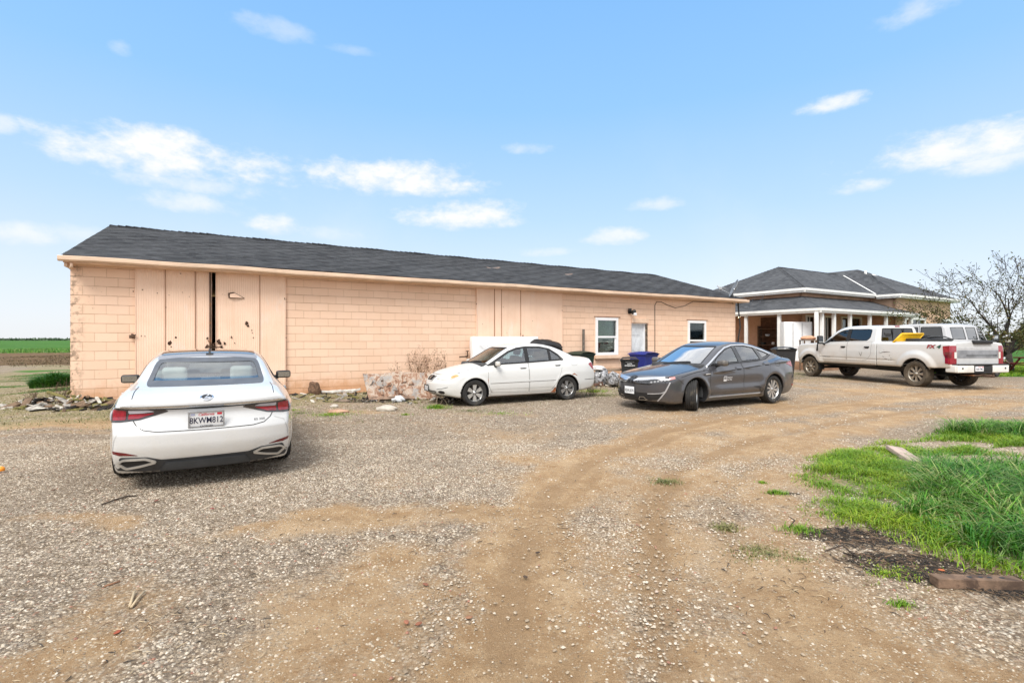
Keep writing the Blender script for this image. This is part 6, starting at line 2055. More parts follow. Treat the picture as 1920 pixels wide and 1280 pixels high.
# ------------------------------------------------------------------ white executive saloon seen from behind
P_PEARL = car_paint('pearl white paint', (.59, .59, .585), 0, .22, 1.0, dirt=(.46, .41, .32), dz=(.66, .22), dmax=.42)
def lex_dw(x, z):
    w = .015 * np.exp(-((np.hypot(x - .98, z - .335) - .385) / .06) ** 2) + .015 * np.exp(-((np.hypot(x - 3.85, z - .335) - .385) / .07) ** 2)
    return w + .018 * np.exp(-((z - .80) / .05) ** 2) * sstep(x, 3.0, 4.2) - .012 * np.exp(-((z - .52) / .10) ** 2) * sstep(x, 1.4, 1.9) * sstep(x, 3.4, 3.1)
sp = dict(L=4.975, half=.945, H=1.445, axles=(.98, 3.85), za=.335, Ra=.375, yin=.62, crown=.03, crownr=.07, cn=.55, ct=.30, pt=2.8, xm=2.5, cwf=.14, cwr=.16, zg=.72, kj=.10, ks=.10, kn=.10, kt=.035, kg=.10, dw=lex_dw,
    T=[(0, .66), (.2, .76), (.6, .86), (1.1, .94), (1.4, .97), (2.5, 1.0), (3.6, 1.04), (4.2, 1.065), (4.45, 1.055), (4.7, 1.01), (4.86, .96), (4.975, .935)],
    B=[(0, .20), (.35, .16), (1.3, .17), (3.3, .17), (4.4, .18), (4.8, .19), (4.975, .20)],
    plan=[(0, .74), (.3, .85), (.8, .915), (1.3, .925), (2.5, .92), (3.6, .925), (4.2, .905), (4.6, .85), (4.975, .775)],
    inset=[(.12, .09), (.24, .03), (.45, .0), (.68, .0), (.82, .012), (.90, .035), (1.0, .10), (1.1, .16)],
    nose=[(.14, .14), (.25, .05), (.45, .0), (.58, .0), (.68, .05), (.78, .2), (.95, .6)],
    tail=[(.16, 4.80), (.26, 4.88), (.38, 4.945), (.50, 4.972), (.60, 4.975), (.66, 4.955), (.72, 4.925), (.80, 4.905), (.85, 4.91), (.895, 4.94), (.93, 4.94), (1.0, 4.88), (1.1, 4.75)],
    roof=[(1.0, .78), (1.3, .95), (1.7, 1.16), (2.05, 1.335), (2.35, 1.415), (2.7, 1.445), (3.1, 1.432), (3.45, 1.385), (3.8, 1.275), (4.15, 1.14), (4.5, 1.0), (4.7, .9)],
    gplan=[(1.0, .80), (1.8, .82), (2.6, .82), (3.3, .80), (3.9, .755), (4.4, .70), (4.7, .66)],
    ginset=[(.80, -.05), (1.0, 0), (1.2, .09), (1.4, .205), (1.5, .27)])
LH = (-.5045, .8634)
car = Car('parked_car', 'white executive saloon seen from behind in front of the barn doors', 'car', (-3.80 - 2.87 * .5045, 6.22 + 2.87 * .8634), LH, sp, P_PEARL, .018)
for s_ in (-1, 1):
    door_panels(car, rc([(1.45, .30), (2.55, .29), (2.60, .99), (1.55, .94), (1.40, .90), (1.38, .55)], [.05, .02, .01, .02, .03, .2]), s_, handle=(2.38, .86, .20, .035, P_PEARL))
    door_panels(car, rc([(2.56, .29), (3.28, .30), (3.42, .52), (3.62, .76), (3.70, 1.02), (2.61, .99)], [.02, .04, .2, .2, .02, .01]), s_, handle=(3.46, .90, .20, .035, P_PEARL))
    car.strip('window_bright_trim', [(1.45, .93), (2.5, .985), (3.6, 1.02), (3.98, 1.05)], .018, 'side', M_CHROME, .007, s_)
for p in ([(1.62, .96), (2.53, .995), (2.50, 1.335), (2.22, 1.285), (1.95, 1.18)], [(2.62, 1.0), (3.45, 1.025), (3.32, 1.28), (2.95, 1.335), (2.58, 1.345)], [(3.52, 1.03), (3.88, 1.055), (3.66, 1.17), (3.40, 1.265)]):
    car.window(rc(p, .03), 'side', M_GLASS, M_RUBBER, .025, .01)
car.window(rc([(-.64, .975), (.64, .975), (.52, 1.345), (-.52, 1.345)], .05), 'front', M_GLASS_CLEAR, M_RUBBER, .025, .01, name='windscreen')
car.window(rc([(-.60, 1.055), (.60, 1.055), (.55, 1.345), (-.55, 1.345)], [.06, .06, .09, .09]), 'rear', glass_material('rear window glass', (.88, .95, .93), 2.0), mat('printed glass edge', (.085, .09, .10), .45), .05, .02, name='rear_window')
# dark glass roof with a rear panel greyed to paint its sky reflection, fin aerial
M_GROOF = mat('black glass roof', (.012, .012, .013), .06, var=.05, coat=1.0)
car.patch('glass_roof', rc([(2.05, -.52), (3.385, -.535), (3.385, .535), (2.05, .52)], .05), 'top', M_GROOF, .004, .06, .006)
car.patch('roof_rear_panel', rc([(3.40, -.55), (3.56, -.55), (3.56, .55), (3.40, .55)], .02), 'top', mat('roof glass sky sheen', (.24, .24, .255), .35, var=.05), .004, .05, .006)
b = MB(); b.prism([(3.30, 1.385), (3.50, 1.365), (3.52, 1.375), (3.47, 1.45), (3.43, 1.455)], -.012, .012); b.prism([(3.28, 1.388), (3.53, 1.355), (3.50, 1.392), (3.36, 1.40)], -.04, .04)
b.build('fin_aerial', M_BLACK, car.root)
# tail lamps
for s_ in (-1, 1):
    def lc(p): return rc(car.corner(p), .012)
    out = lc([(.115, .30, .835), (.13, .58, .755), (.20, .74, .735), (.32, .83, .735), (.37, .845, .905), (.24, .78, .885), (.10, .56, .868), (.09, .36, .855)])
    t_ = car.patch('taillight', out, 'rc', mat('smoked lamp body', (.035, .03, .033), .12, coat=1.0), .004, .03, .012, s_)
    car.patch('taillight_lens', lc([(.135, .42, .822), (.14, .58, .772), (.17, .68, .762), (.165, .68, .815), (.12, .56, .818)]), 'rc', M_REDLENS, .009, .03, .006, s_, parent=t_)
    car.patch('taillight_lens', lc([(.11, .44, .838), (.12, .56, .826), (.165, .68, .823), (.165, .68, .862), (.10, .52, .858)]), 'rc', mat('grey lamp lens', (.40, .38, .41), .15, coat=1.0), .009, .03, .006, s_, parent=t_)
    car.patch('taillight_lens', lc([(.18, .70, .760), (.26, .785, .757), (.265, .79, .865), (.21, .745, .865), (.175, .70, .858)]), 'rc', M_REDLENS, .010, .03, .006, s_, parent=t_)
    car.patch('taillight_lens', lc([(.28, .80, .755), (.325, .83, .755), (.335, .835, .875), (.28, .80, .868)]), 'rc', mat('grey lamp lens', (.40, .38, .41), .15, coat=1.0), .009, .03, .006, s_, parent=t_)
    car.patch('bumper_reflector', lc([(.085, .60, .402), (.17, .735, .405), (.22, .79, .425), (.22, .79, .455), (.13, .70, .432)]), 'rc', M_REDDARK, .004, .03, .006, s_)
    # exhaust tip: bright rim round a dark mouth
    ex = [(s_ * .44, .325), (s_ * .58, .285), (s_ * .70, .262), (s_ * .77, .325), (s_ * .72, .36), (s_ * .53, .365)]
    if s_ < 0: ex = ex[::-1]
    e_ = car.patch('exhaust_tip', rc(ex, .02), 'rear', M_BLACK, .004, .03, .01)
    car.strip('exhaust_rim', rc(ex, .02), .018, 'rear', mat('bright exhaust rim', (.62, .61, .58), .3, .5), .018, closed=True, parent=e_, rim=.02)
    car.strip('trunk_gap', [(s_ * .655, .90), (s_ * .655, .86), (s_ * .645, .76), (s_ * .615, .705), (s_ * .55, .655), (s_ * .44, .635), (0, .63)], .007, 'rear', M_SEAM, .003, rim=0)
    car.strip('trunk_gap', [(4.35, s_ * .65), (4.6, s_ * .66), (4.80, s_ * .655)], .007, 'top', M_SEAM, .002, rim=0)
    car.strip('bumper_crease_shade', [(s_ * .66, .70), (s_ * .76, .66), (s_ * .80, .55), (s_ * .815, .44)], .008, 'rear', mat('soft crease', (.45, .45, .44), .5), .002, rim=0)  # grey line paints the shade of a soft fold in the bumper
    # nose lamps
    hl = rc(car.corner([(.10, .42, .60), (.22, .72, .60), (.42, .86, .66), (.56, .90, .735), (.40, .82, .72), (.14, .50, .66)]), .02)
    car.patch('headlight', hl, 'fc', M_CLEARLENS, .006, .035, .01, s_)
car.strip('lip_trim', [(-.74, .893), (-.60, .886), (-.3, .882), (0, .880), (.3, .882), (.60, .886), (.74, .893)], .014, 'rear', M_CHROME, .012, rim=.012)
car.strip('under_lip_strip', [(-.60, .868), (-.3, .862), (0, .860), (.3, .862), (.60, .868)], [.006, .022, .03, .022, .006], 'rear', M_BLACK, .004, rim=.004)  # black trim strip under the boot lip
# diffuser
car.patch('diffuser', rc([(-.81, .30), (-.78, .235), (-.56, .215), (.56, .215), (.78, .235), (.81, .30), (.745, .385), (.52, .382), (.40, .345), (-.40, .345), (-.52, .382), (-.745, .385)], .015), 'rear', M_GREYTRIM, .002, .04, .01)
car.patch('diffuser_blade', rc([(-.42, .225), (.42, .225), (.36, .315), (-.36, .315)], .02), 'rear', mat('dusty black plastic', (.05, .055, .06), .7), .02, .04, .03)
car.patch('spindle_grille', rc([(-.40, .24), (.40, .24), (.26, .46), (.34, .66), (-.34, .66), (-.26, .46)], .03), 'front', M_BLACK, .004, .04, .01)
# emblem and lettering
em = [(.055 * math.cos(a), .958 + .024 * math.sin(a)) for a in np.linspace(0, 2 * math.pi, 26)[:-1]]
eb = car.patch('emblem', em, 'rear', M_BLACK, .006, .02, .006)
car.strip('emblem_ring', em, .010, 'rear', M_CHROME, .010, closed=True, parent=eb)
car.strip('emblem_letter', [(.018, .972), (-.018, .950), (.036, .950)], .011, 'rear', M_CHROME, .011, parent=eb)
car.word('badge_lettering', 'ES 350', 'rear', .505, .690, .021, M_DARKALLOY, aspect=1.35, off=.004)
make_plate(car, (4.972, 0, .742), (0, R(-12), math.pi), '8KWM812', bottom='CADENZA')
car.shell(M_BLACK)
for xa in (.98, 3.85):
    for s_ in (-1, 1): make_wheel(car, xa, s_ * .795, .338, .235, .235, 'plain')
cabin(car, 1.3, 3.9, .76, .26, 1.85, .96, 3.62, 1.03, 4.32, wheel=(2.02, -.38, .90), m_=mat('cream cabin trim', (.70, .72, .70), .7))
for s_ in (-1, 1):
    make_seat(car, 2.40, s_ * .38, .48, mat('pale seat leather', (.46, .50, .49), .6, var=.06), .54, .66); make_seat(car, 3.35, s_ * .36, .46, mat('pale seat leather', (.46, .50, .49), .6, var=.06), .66, .56)
    make_mirror(car, 1.78, s_ * 1.05, .985, (.10, .23, .125), M_BLACK)
# ------------------------------------------------------------------ white crew cab pickup
P_TRUCK = car_paint('white truck paint', (.60, .60, .585), 0, .30, .8, dirt=(.42, .33, .22), dz=(1.15, .62), dmax=.60)
def tr_dw(x, z):
    w = 0 * x
    for xa in (.97, 5.67):
        r_ = np.hypot(x - xa, (z - .47))
        w = w + .055 * sstep(r_, .80, .60) * sstep(z, .45, .6)
    return w - .012 * np.exp(-((z - .86) / .03) ** 2) * sstep(x, 1.6, 1.8) * sstep(x, 5.0, 4.8) - .03 * sstep(z, .72, .62)
def tr_cut(low, x, ay, z):
    box = np.maximum(np.maximum(np.maximum(4.24 - x, x - 6.74), ay - .86), .98 - z)     # the load bed
    low = smax(low, -box, .015)
    gap = np.maximum(np.abs(x - 4.175) - .018, .60 - z)                              # slot between cab and bed
    return smax(low, -gap, .01)
sp = dict(L=6.82, half=1.06, H=2.14, axles=(.97, 5.67), za=.47, Ra=.50, yin=.68, crown=.05, crownr=.05, cn=.22, ct=.02, xm=3.0, cwf=.12, cwr=.0, zg=1.3, kj=.03, ks=.06, kn=.08, kt=.03, kg=.11, dw=tr_dw, topcut=tr_cut, lift=-.02,
    T=[(0, 1.27), (.12, 1.38), (.4, 1.44), (1.0, 1.475), (1.5, 1.50), (1.75, 1.52), (4.1, 1.53), (4.3, 1.525), (6.82, 1.525)],
    B=[(0, .62), (.3, .56), (1.6, .62), (4.9, .64), (6.2, .66), (6.82, .70)],
    plan=[(0, .90), (.2, .97), (.6, .995), (1.5, 1.0), (4.1, 1.005), (6.6, 1.005), (6.82, .995)],
    inset=[(.5, .05), (.7, .01), (.9, .0), (1.1, .0), (1.3, .012), (1.45, .03), (1.55, .06)],
    nose=[(.5, .10), (.7, .02), (.9, .0), (1.2, .0), (1.35, .05), (1.5, .2)],
    tail=[(.5, 6.80), (.8, 6.82), (1.2, 6.82), (1.45, 6.81), (1.6, 6.80)],
    roof=[(1.30, 1.30), (1.55, 1.50), (1.9, 1.80), (2.15, 1.985), (2.4, 2.08), (2.8, 2.13), (3.4, 2.14), (3.9, 2.115), (4.2, 2.09)],
    gplan=[(1.3, .93), (2.0, .95), (3.0, .955), (4.2, .945)],
    ginset=[(1.4, -.02), (1.5, .0), (1.8, .085), (2.0, .15), (2.15, .22)],
    gback=lambda z: 4.13 - .10 * np.clip(z - 1.5, 0, 1))
TD = np.array([-.155, .988]); TN = np.array([.988, .155])       # heading, and across to the truck's right
rw = np.array([13.49, 16.59])
car = Car('pickup_truck', 'white crew cab pickup with muddy wheels and a yellow tray in its bed', 'pickup truck', tuple(rw + TD * 4.7 + TN * 1.0), tuple(TD), sp, P_TRUCK, .024)
sd = []
for s_ in (-1, 1):
    sd.append(door_panels(car, rc([(1.52, .80), (2.86, .80), (2.88, 1.51), (1.60, 1.42), (1.50, 1.40)], [.03, .02, .01, .01, .02]), s_, handle=(2.70, 1.31, .21, .045, M_BLACK)))
    sd.append(door_panels(car, rc([(2.87, .80), (3.70, .80), (3.95, 1.0), (3.97, 1.52), (2.89, 1.51)], [.02, .08, .12, .01, .01]), s_, handle=(3.78, 1.31, .21, .045, M_BLACK)))
    car.strip('step_bar', [(1.55, .60), (4.2, .62)], .07, 'side', M_BLACK, .015, s_, rim=.02)
    car.strip('belt_gap', [(.25, .80), (.42, .80)], .010, 'side', M_SEAM, .003, s_, rim=0)
    car.patch('fender_vent', rc([(1.32, 1.13), (1.38, 1.10), (1.42, 1.16), (1.40, 1.42), (1.33, 1.44)], .02), 'side', M_BLACK, .008, .04, .01, s_)
    for xa in (.97, 5.67):
        a = np.linspace(.33, math.pi - .33, 22)
        car.strip('arch_trim', [(xa + .515 * math.cos(q), .47 + .515 * math.sin(q)) for q in a], .03, 'side', mat('arch edge', (.50, .49, .46), .5), .006, s_, rim=.01)
    # tail lamps
    tl = rc(car.corner([(.0, .79, .83), (.05, .99, .82), (.17, 1.0, .84), (.17, 1.0, 1.02), (.22, 1.0, 1.12), (.24, 1.0, 1.38), (.05, .99, 1.40), (.0, .80, 1.40)]), .02)
    t_ = car.patch('taillight', tl, 'rc', M_REDLENS, .010, .04, .02, s_)
    car.patch('taillight_lens', rc(car.corner([(.0, .80, 1.0), (.0, .87, 1.0), (.0, .87, 1.20), (.0, .80, 1.20)]), .01), 'rc', mat('white lamp lens', (.72, .70, .64), .2, coat=1.0), .016, .03, .006, s_, parent=t_)
    car.patch('taillight_lens', rc(car.corner([(.02, .96, 1.02), (.16, 1.0, 1.03), (.18, 1.0, 1.20), (.02, .96, 1.20)]), .02), 'rc', M_REDDARK, .016, .03, .006, s_, parent=t_)
    car.patch('headlight', rc(car.corner([(.03, .55, 1.02), (.10, .86, 1.02), (.30, .97, 1.10), (.30, .97, 1.32), (.08, .84, 1.30), (.03, .55, 1.28)]), .03), 'fc', M_CLEARLENS, .006, .04, .012, s_)
    car.patch('indicator', rc([(.16, 1.16), (.22, 1.16), (.24, 1.31), (.18, 1.32)], .015), 'side', M_AMBER, .008, .03, .008, s_)
for p in (rc([(1.86, 1.485), (2.80, 1.53), (2.80, 1.98), (2.60, 1.97), (2.34, 1.88), (2.05, 1.66)], [.03, .03, .03, .1, .1, .1]), rc([(2.93, 1.535), (3.74, 1.545), (3.86, 1.66), (3.86, 1.96), (3.70, 1.985), (2.93, 1.99)], [.03, .06, .06, .06, .06, .03])):
    car.window(p, 'side', M_GLASS_DARK, M_RUBBER, .02, .012)
for s_ in (-1, 1):
    car.patch('window_corner', rc([(1.66, 1.40), (1.98, 1.475), (2.06, 1.62), (2.02, 1.66)], .02), 'side', M_RUBBER, .006, .05, .012, s_)
    car.patch('pillar', [(2.78, 1.52), (2.95, 1.53), (2.95, 2.0), (2.78, 1.995)], 'side', M_RUBBER, .005, .05, .012, s_)
car.window(rc([(-.74, 1.53), (.74, 1.53), (.64, 2.02), (-.64, 2.02)], .05), 'front', M_GLASS_DARK, M_RUBBER, .03, .012, name='windscreen')
# rear cab window
M_CABGLASS = glass_material('dark cab glass', (.05, .055, .07), 1.6)
car.window(rc([(-.72, 1.53), (.72, 1.53), (.64, 2.01), (-.64, 2.01)], .05), 'rear', M_CABGLASS, M_RUBBER, .03, .012, name='rear_window')
car.patch('brake_lamp', rc([(-.10, 2.058), (.10, 2.058), (.10, 2.09), (-.10, 2.09)], .008), 'rear', M_REDLENS, .012, .03, .012)
b = MB(); b.box(4.10, 4.12, -.24, -.22, 1.53, 1.98); b.box(4.10, 4.12, .22, .24, 1.53, 1.98); b.build('slider_frame', M_BLACK, car.root)
# tailgate with a ribbed grey band, handle bar and lettering
tg = car.patch('tailgate', rc([(-.775, .82), (.775, .82), (.775, 1.515), (-.775, 1.515)], .02), 'rear', [mat('shade-greyed tailgate paint', (.47, .47, .465), .45, var=.08, scale=3)], .014, .05, .02, mi=0)  # white paint greyed here to carry the tailgate's shade in its colour
car.patch('tailgate_band', rc([(-.76, 1.015), (.76, 1.015), (.76, 1.26), (-.76, 1.26)], .015), 'rear', mat('brushed grey band', (.33, .34, .36), .38, .7, var=.2, scale=4), .022, .05, .01, parent=tg)
car.patch('tailgate_band', rc([(-.45, 1.075), (.72, 1.075), (.70, 1.12), (-.43, 1.12)], .015), 'rear', mat('brushed dark band', (.20, .21, .22), .4, .7, var=.2, scale=4), .030, .05, .01, parent=tg)
car.strip('tailgate_rib', [(-.76, 1.315), (.76, 1.315)], .03, 'rear', mat('grey rib', (.45, .45, .46), .4), .020, parent=tg)
b = MB(); b.box(6.78, 6.90, -.20, .48, 1.455, 1.57, bev=.03); b.box(6.902, 6.906, .05, .32, 1.495, 1.525); b.build('tailgate_handle', [M_BLACK], tg)
car.word('tailgate_lettering', 'F-250', 'rear', .62, 1.095, .035, M_INK_BLACK, aspect=1.2, off=.034, parent=tg)
# bumper
P_BUMP = mat('chipped white bumper', (.66, .65, .61), .4, var=.1, scale=3, c2=(.40, .25, .13), c2f=.66, coat=.4)
bp = empty('bumper', (0, 0, 0), 0, car.root)
b = MB()
for s_ in (-1, 1):
    y0, y1 = sorted((s_ * .34, s_ * .95))
    b.box(6.80, 7.0, y0, y1, .56, .80, bev=.035); 
    yo, yi = sorted((s_ * .86, s_ * .97)); b.box(6.62, 6.95, yo, yi, .565, .795, bev=.035)
b.build('bumper_end', P_BUMP, bp)
b = MB(); b.box(6.78, 6.985, -.36, .36, .60, .765, bev=.02); b.box(6.80, 7.005, -.94, .94, .798, .83, bev=.008); b.box(6.80, 6.98, -.36, .36, .535, .602, bev=.02)
b.build('bumper_step', M_BLACK, bp)
for y in (-.78, .80):
    b = MB(); b.lathe([(0, .01), (.028, .01), (.028, 0)], 12, 0, Matrix.Translation((6.998, y, .70)) @ Matrix.Rotation(R(90), 4, 'Y')); b.build('sensor', M_BLACK, bp)
make_plate(car, (6.995, -.16, .685), (0, 0, math.pi), '02817M2', script='California', frame=False, tab=True)
b = MB(); b.box(6.55, 7.05, -.04, .04, .44, .52, bev=.01); b.box(7.0, 7.28, -.035, .035, .43, .49, bev=.008); b.tube([(7.25, 0, .48), (7.25, 0, .54)], .015, 8)
b.lathe([(0, .06), (.02, .055), (.03, .03), (.02, 0), (0, -.005)], 12, 0, Matrix.Translation((7.25, 0, .535))); b.box(6.6, 7.0, -.40, .40, .46, .50, bev=.01)
b.build('tow_hitch', M_IRON, car.root)
# underside: frame rails, axle, flaps
b = MB()
for s_ in (-1, 1): b.box(.5, 6.6, s_ * .42 - .05, s_ * .42 + .05, .50, .68)
b.tube([(5.67, -.8, .42), (5.67, -.12, .42), (5.67, 0, .40), (5.67, .12, .42), (5.67, .8, .42)], [.05, .05, .17, .05, .05], 12); b.tube([(.97, -.8, .42), (.97, .8, .42)], .05, 8)
b.tube([(2.5, 0, .5), (5.4, 0, .44)], .05, 8); b.box(4.6, 5.0, .3, .75, .45, .62, bev=.03); b.tube([(4.8, .3, .55), (6.4, .45, .52), (6.7, .8, .55)], .045, 8)
b.build('undercarriage', M_BLACK, car.root)
for s_ in (-1, 1):
    b = MB(); b.box(6.03, 6.045, s_ * .86 - .16, s_ * .86 + .14, .28, .68, bev=.006); b.box(1.45, 1.465, s_ * .86 - .14, s_ * .86 + .12, .34, .66, bev=.006); b.build('mud_flap', M_BLACK, car.root)
# letters on the bed side, scrapes on the doors
M_DKRED = mat('dark red lettering', (.35, .01, .015), .4); M_DKGRN = mat('green lettering', (.01, .07, .045), .4)
car.word('bed_lettering', 'FX', 'side', 6.20, 1.365, .125, M_INK_BLACK, -1, shear=.2, aspect=1.35, off=.005, bold=.05)
car.word('bed_lettering', '4', 'side', 6.44, 1.365, .125, M_INK_BLACK, -1, shear=.2, aspect=1.5, off=.005, bold=.05)
car.word('bed_lettering', 'FX', 'side', 6.20, 1.365, .110, M_DKRED, -1, shear=.2, aspect=1.35, off=.008, bold=.025)
car.word('bed_lettering', '4', 'side', 6.44, 1.365, .110, M_DKGRN, -1, shear=.2, aspect=1.5, off=.008, bold=.02)
car.word('door_lettering', 'POWER', 'side', 1.68, .90, .035, M_GREYTRIM, -1, aspect=1.7, off=.009)
car.word('door_lettering', 'STROKE', 'side', 1.93, .90, .035, M_GREYTRIM, -1, aspect=1.5, off=.009)
for pth in ([(3.44, 1.14), (3.53, .98), (3.57, 1.08), (3.57, 1.14)], [(3.62, .87), (3.63, .80)], [(4.32, 1.13), (4.36, 1.11), (4.45, 1.14), (4.62, 1.16), (4.75, 1.15)], [(4.72, 1.0), (4.74, 1.06)], [(4.5, .92), (4.64, .90)], [(3.92, .72), (3.95, .66)]):
    car.strip('scrape', pth, [.004, .022, .008], 'side', mat('scrape', (.06, .045, .03), .9), .007, -1, rim=0)
for k in range(26):
    x, z = 4.30 + .5 * random.random(), .85 + .4 * random.random()
    if k % 2: car.strip('scrape', [(x, z), (x + .02, z + .012)], .012, 'side', mat('scrape', (.10, .08, .06), .9), .004, -1, rim=0)
car.patch('grille', rc([(-.60, .92), (.60, .92), (.60, 1.26), (-.60, 1.26)], .05), 'front', M_BLACK, .005, .05, .02)
car.shell(M_BLACK)
for xa in (.97, 5.67):
    for s_ in (-1, 1): make_wheel(car, xa, s_ * .875, .43, .29, .275, 'truck', tyre=M_TYRE_MUD, alloy=M_ALLOY_DIRTY)
cabin(car, 1.7, 4.0, .86, .72, 2.15, 1.50, None, 0, 0, wheel=(2.3, -.4, 1.42))
for s_ in (-1, 1):
    make_seat(car, 2.75, s_ * .42, 1.05, M_CABIN); make_seat(car, 3.6, s_ * .42, 1.05, M_CABIN, .7, .60)
for s_ in (-1, 1):
    mr = make_mirror(car, 1.78, s_ * 1.22, 1.58, (.14, .22, .34), M_BLACK)
car_truck = car
def truck_pt(x, y, z):
    """world point from the truck's own axes"""
    return car_truck.root.matrix_basis @ Vector((x, y, z))
# things lying in the load bed
yt = empty('storage_tray', truck_pt(4.72, -.30, 1.53), car_truck.root.rotation_euler.z)
tag(yt, 'scuffed yellow plastic tray lid tilted up in the pickup bed', 'tray')
M_YEL = mat('scuffed yellow plastic', (.80, .46, .01), .5, var=.12, scale=9, c2=(.55, .30, .02), c2f=.66)
My = Matrix(((0, 1, 0, 0), (1, 0, 0, 0), (0, 0, 1, 0), (0, 0, 0, 1)))
Mt = Matrix.Rotation(R(24), 4, 'Y')
pg = [(-.54, -.05), (.40, -.05), (.56, .29), (-.32, .29)]
b = MB(); b.prism(rc(pg, .03), -.015, .015, 0, Mt @ My); b.build('tray_panel', M_YEL, yt)
b = MB()
for k in range(4):
    p, q = pg[k], pg[(k + 1) % 4]
    b.tube([Mt @ My @ Vector((p[0], .0, p[1])), Mt @ My @ Vector((q[0], .0, q[1]))], .03, 8)
b.build('tray_rim', M_YEL, yt)
tb = empty('tool_box', truck_pt(5.0, .25, .99), car_truck.root.rotation_euler.z)
tag(tb, 'low dark tool box lying in the pickup bed beside the yellow tray', 'tool box')
b = MB(); b.box(-.3, .35, -.62, .62, 0, .56, bev=.03); b.build('box', M_BLACK, tb)
b = MB(); b.box(-.32, .37, -.64, .64, .565, .64, bev=.03); b.tube([(.3, -.5, .64), (.45, -.3, .72), (.5, .1, .70), (.4, .5, .62)], .02, 8); b.build('lid', M_GREYTRIM, tb)
# ------------------------------------------------------------------ tall white estate behind the pickup
P_SUV = car_paint('grey white paint', (.46, .46, .465), 0, .30, .8, dirt=(.42, .35, .25), dz=(.9, .4), dmax=.45)
sp = dict(L=5.35, half=1.02, H=2.12, axles=(.90, 4.20), za=.42, Ra=.46, yin=.66, crown=.05, crownr=.05, cn=.25, ct=.05, xm=2.7, cwf=.10, cwr=.0, zg=1.2, kj=.03, ks=.08, kn=.10, kt=.06, kg=.12, lift=.10,
    T=[(0, 1.08), (.15, 1.20), (.6, 1.27), (1.3, 1.32), (1.7, 1.36), (5.35, 1.40)],
    B=[(0, .50), (.3, .46), (1.5, .50), (4.6, .52), (5.35, .58)],
    plan=[(0, .88), (.2, .95), (.6, .985), (1.5, .99), (4.8, .99), (5.2, .975), (5.35, .95)],
    inset=[(.4, .05), (.6, .01), (.8, 0), (1.1, 0), (1.3, .015), (1.5, .05)],
    nose=[(.4, .08), (.6, .0), (1.0, .0), (1.2, .08), (1.4, .3)],
    tail=[(.4, 5.30), (.7, 5.35), (1.2, 5.345), (1.5, 5.33), (2.1, 5.30)],
    roof=[(1.25, 1.18), (1.5, 1.36), (1.85, 1.70), (2.1, 1.93), (2.4, 2.06), (2.9, 2.11), (3.8, 2.12), (4.8, 2.10), (5.4, 2.06)],
    gplan=[(1.3, .92), (2.0, .945), (3.0, .955), (4.8, .95), (5.3, .92)],
    ginset=[(1.2, -.02), (1.4, .0), (1.7, .06), (1.95, .12), (2.12, .19)],
    gback=lambda z: 5.31 - .13 * np.clip(z - 1.35, 0, 1))
SH = np.array([.88, .475]); SR = np.array([.475, -.88])          # heading, and across to its right
rear_right = np.array([16.45, 18.65])
fa = rear_right + SH * (5.35 - .90) - SR * .99
car = Car('parked_estate', 'tall white estate with grey tinted windows parked behind the pickup', 'estate car', tuple(fa), tuple(SH), sp, P_SUV, .03)
for s_ in (-1, 1):
    for p in ([(1.92, 1.43), (2.60, 1.45), (2.60, 1.95), (2.40, 1.93), (2.20, 1.80)], [(2.74, 1.455), (3.62, 1.47), (3.62, 1.96), (2.74, 1.965)], [(3.80, 1.475), (4.92, 1.48), (4.92, 1.94), (3.80, 1.96)]):
        car.window(rc(p, .05), 'side', M_GLASS_GREY, M_RUBBER, .02, .012, sides=(s_,))
    door_panels(car, rc([(1.55, .62), (2.64, .62), (2.66, 1.40), (1.60, 1.36)], .03), s_, handle=(2.48, 1.22, .2, .045, M_BLACK))
    door_panels(car, rc([(2.66, .62), (3.55, .62), (3.72, .95), (3.72, 1.43), (2.68, 1.40)], .03), s_, handle=(3.55, 1.24, .2, .045, M_BLACK))
    car.patch('taillight', rc(car.corner([(.0, .84, .95), (.06, .97, .95), (.14, .98, .98), (.14, .98, 1.34), (.06, .97, 1.36), (.0, .84, 1.36)]), .02), 'rc', M_REDLENS, .008, .04, .015, s_)
    car.patch('headlight', rc(car.corner([(.02, .55, .90), (.10, .85, .90), (.26, .95, .96), (.26, .95, 1.12), (.08, .84, 1.10)]), .03), 'fc', M_CLEARLENS, .006, .04, .012, s_)
    y = rc([(s_ * .04, 1.47), (s_ * .78, 1.47), (s_ * .70, 1.965), (s_ * .04, 1.965)], .05)
    if s_ < 0: y = y[::-1]
    car.window(y, 'rear', M_GLASS_DARK, M_RUBBER, .025, .012, name='rear_window')
car.window(rc([(-.74, 1.44), (.74, 1.44), (.64, 1.96), (-.64, 1.96)], .05), 'front', M_GLASS_CLEAR, M_RUBBER, .03, .012, name='windscreen')
car.strip('door_gap', [(0, .70), (0, 2.02)], .012, 'rear', M_SEAM, .003, rim=0)
b = MB(); b.box(5.30, 5.46, -.95, .95, .56, .74, bev=.03); b.build('bumper', M_CHROME, car.root)
b = MB(); b.box(-.10, .06, -.92, .92, .52, .72, bev=.03); b.build('bumper', M_CHROME, car.root)
car.patch('grille', rc([(-.50, .85), (.50, .85), (.50, 1.08), (-.50, 1.08)], .03), 'front', M_BLACK, .005, .05, .02)
car.shell(M_BLACK)
for xa in (.90, 4.20):
    for s_ in (-1, 1): make_wheel(car, xa, s_ * .83, .395, .26, .22, 'truck', tyre=M_TYRE)
cabin(car, 1.6, 5.1, .84, .60, 2.0, 1.34, None, 0, 0, wheel=(2.15, -.4, 1.28))
for s_ in (-1, 1):
    make_seat(car, 2.55, s_ * .42, .92, M_CABIN); make_seat(car, 3.5, s_ * .42, .92, M_CABIN, .7, .55)
    make_mirror(car, 1.75, s_ * 1.17, 1.52, (.13, .20, .30), M_BLACK)
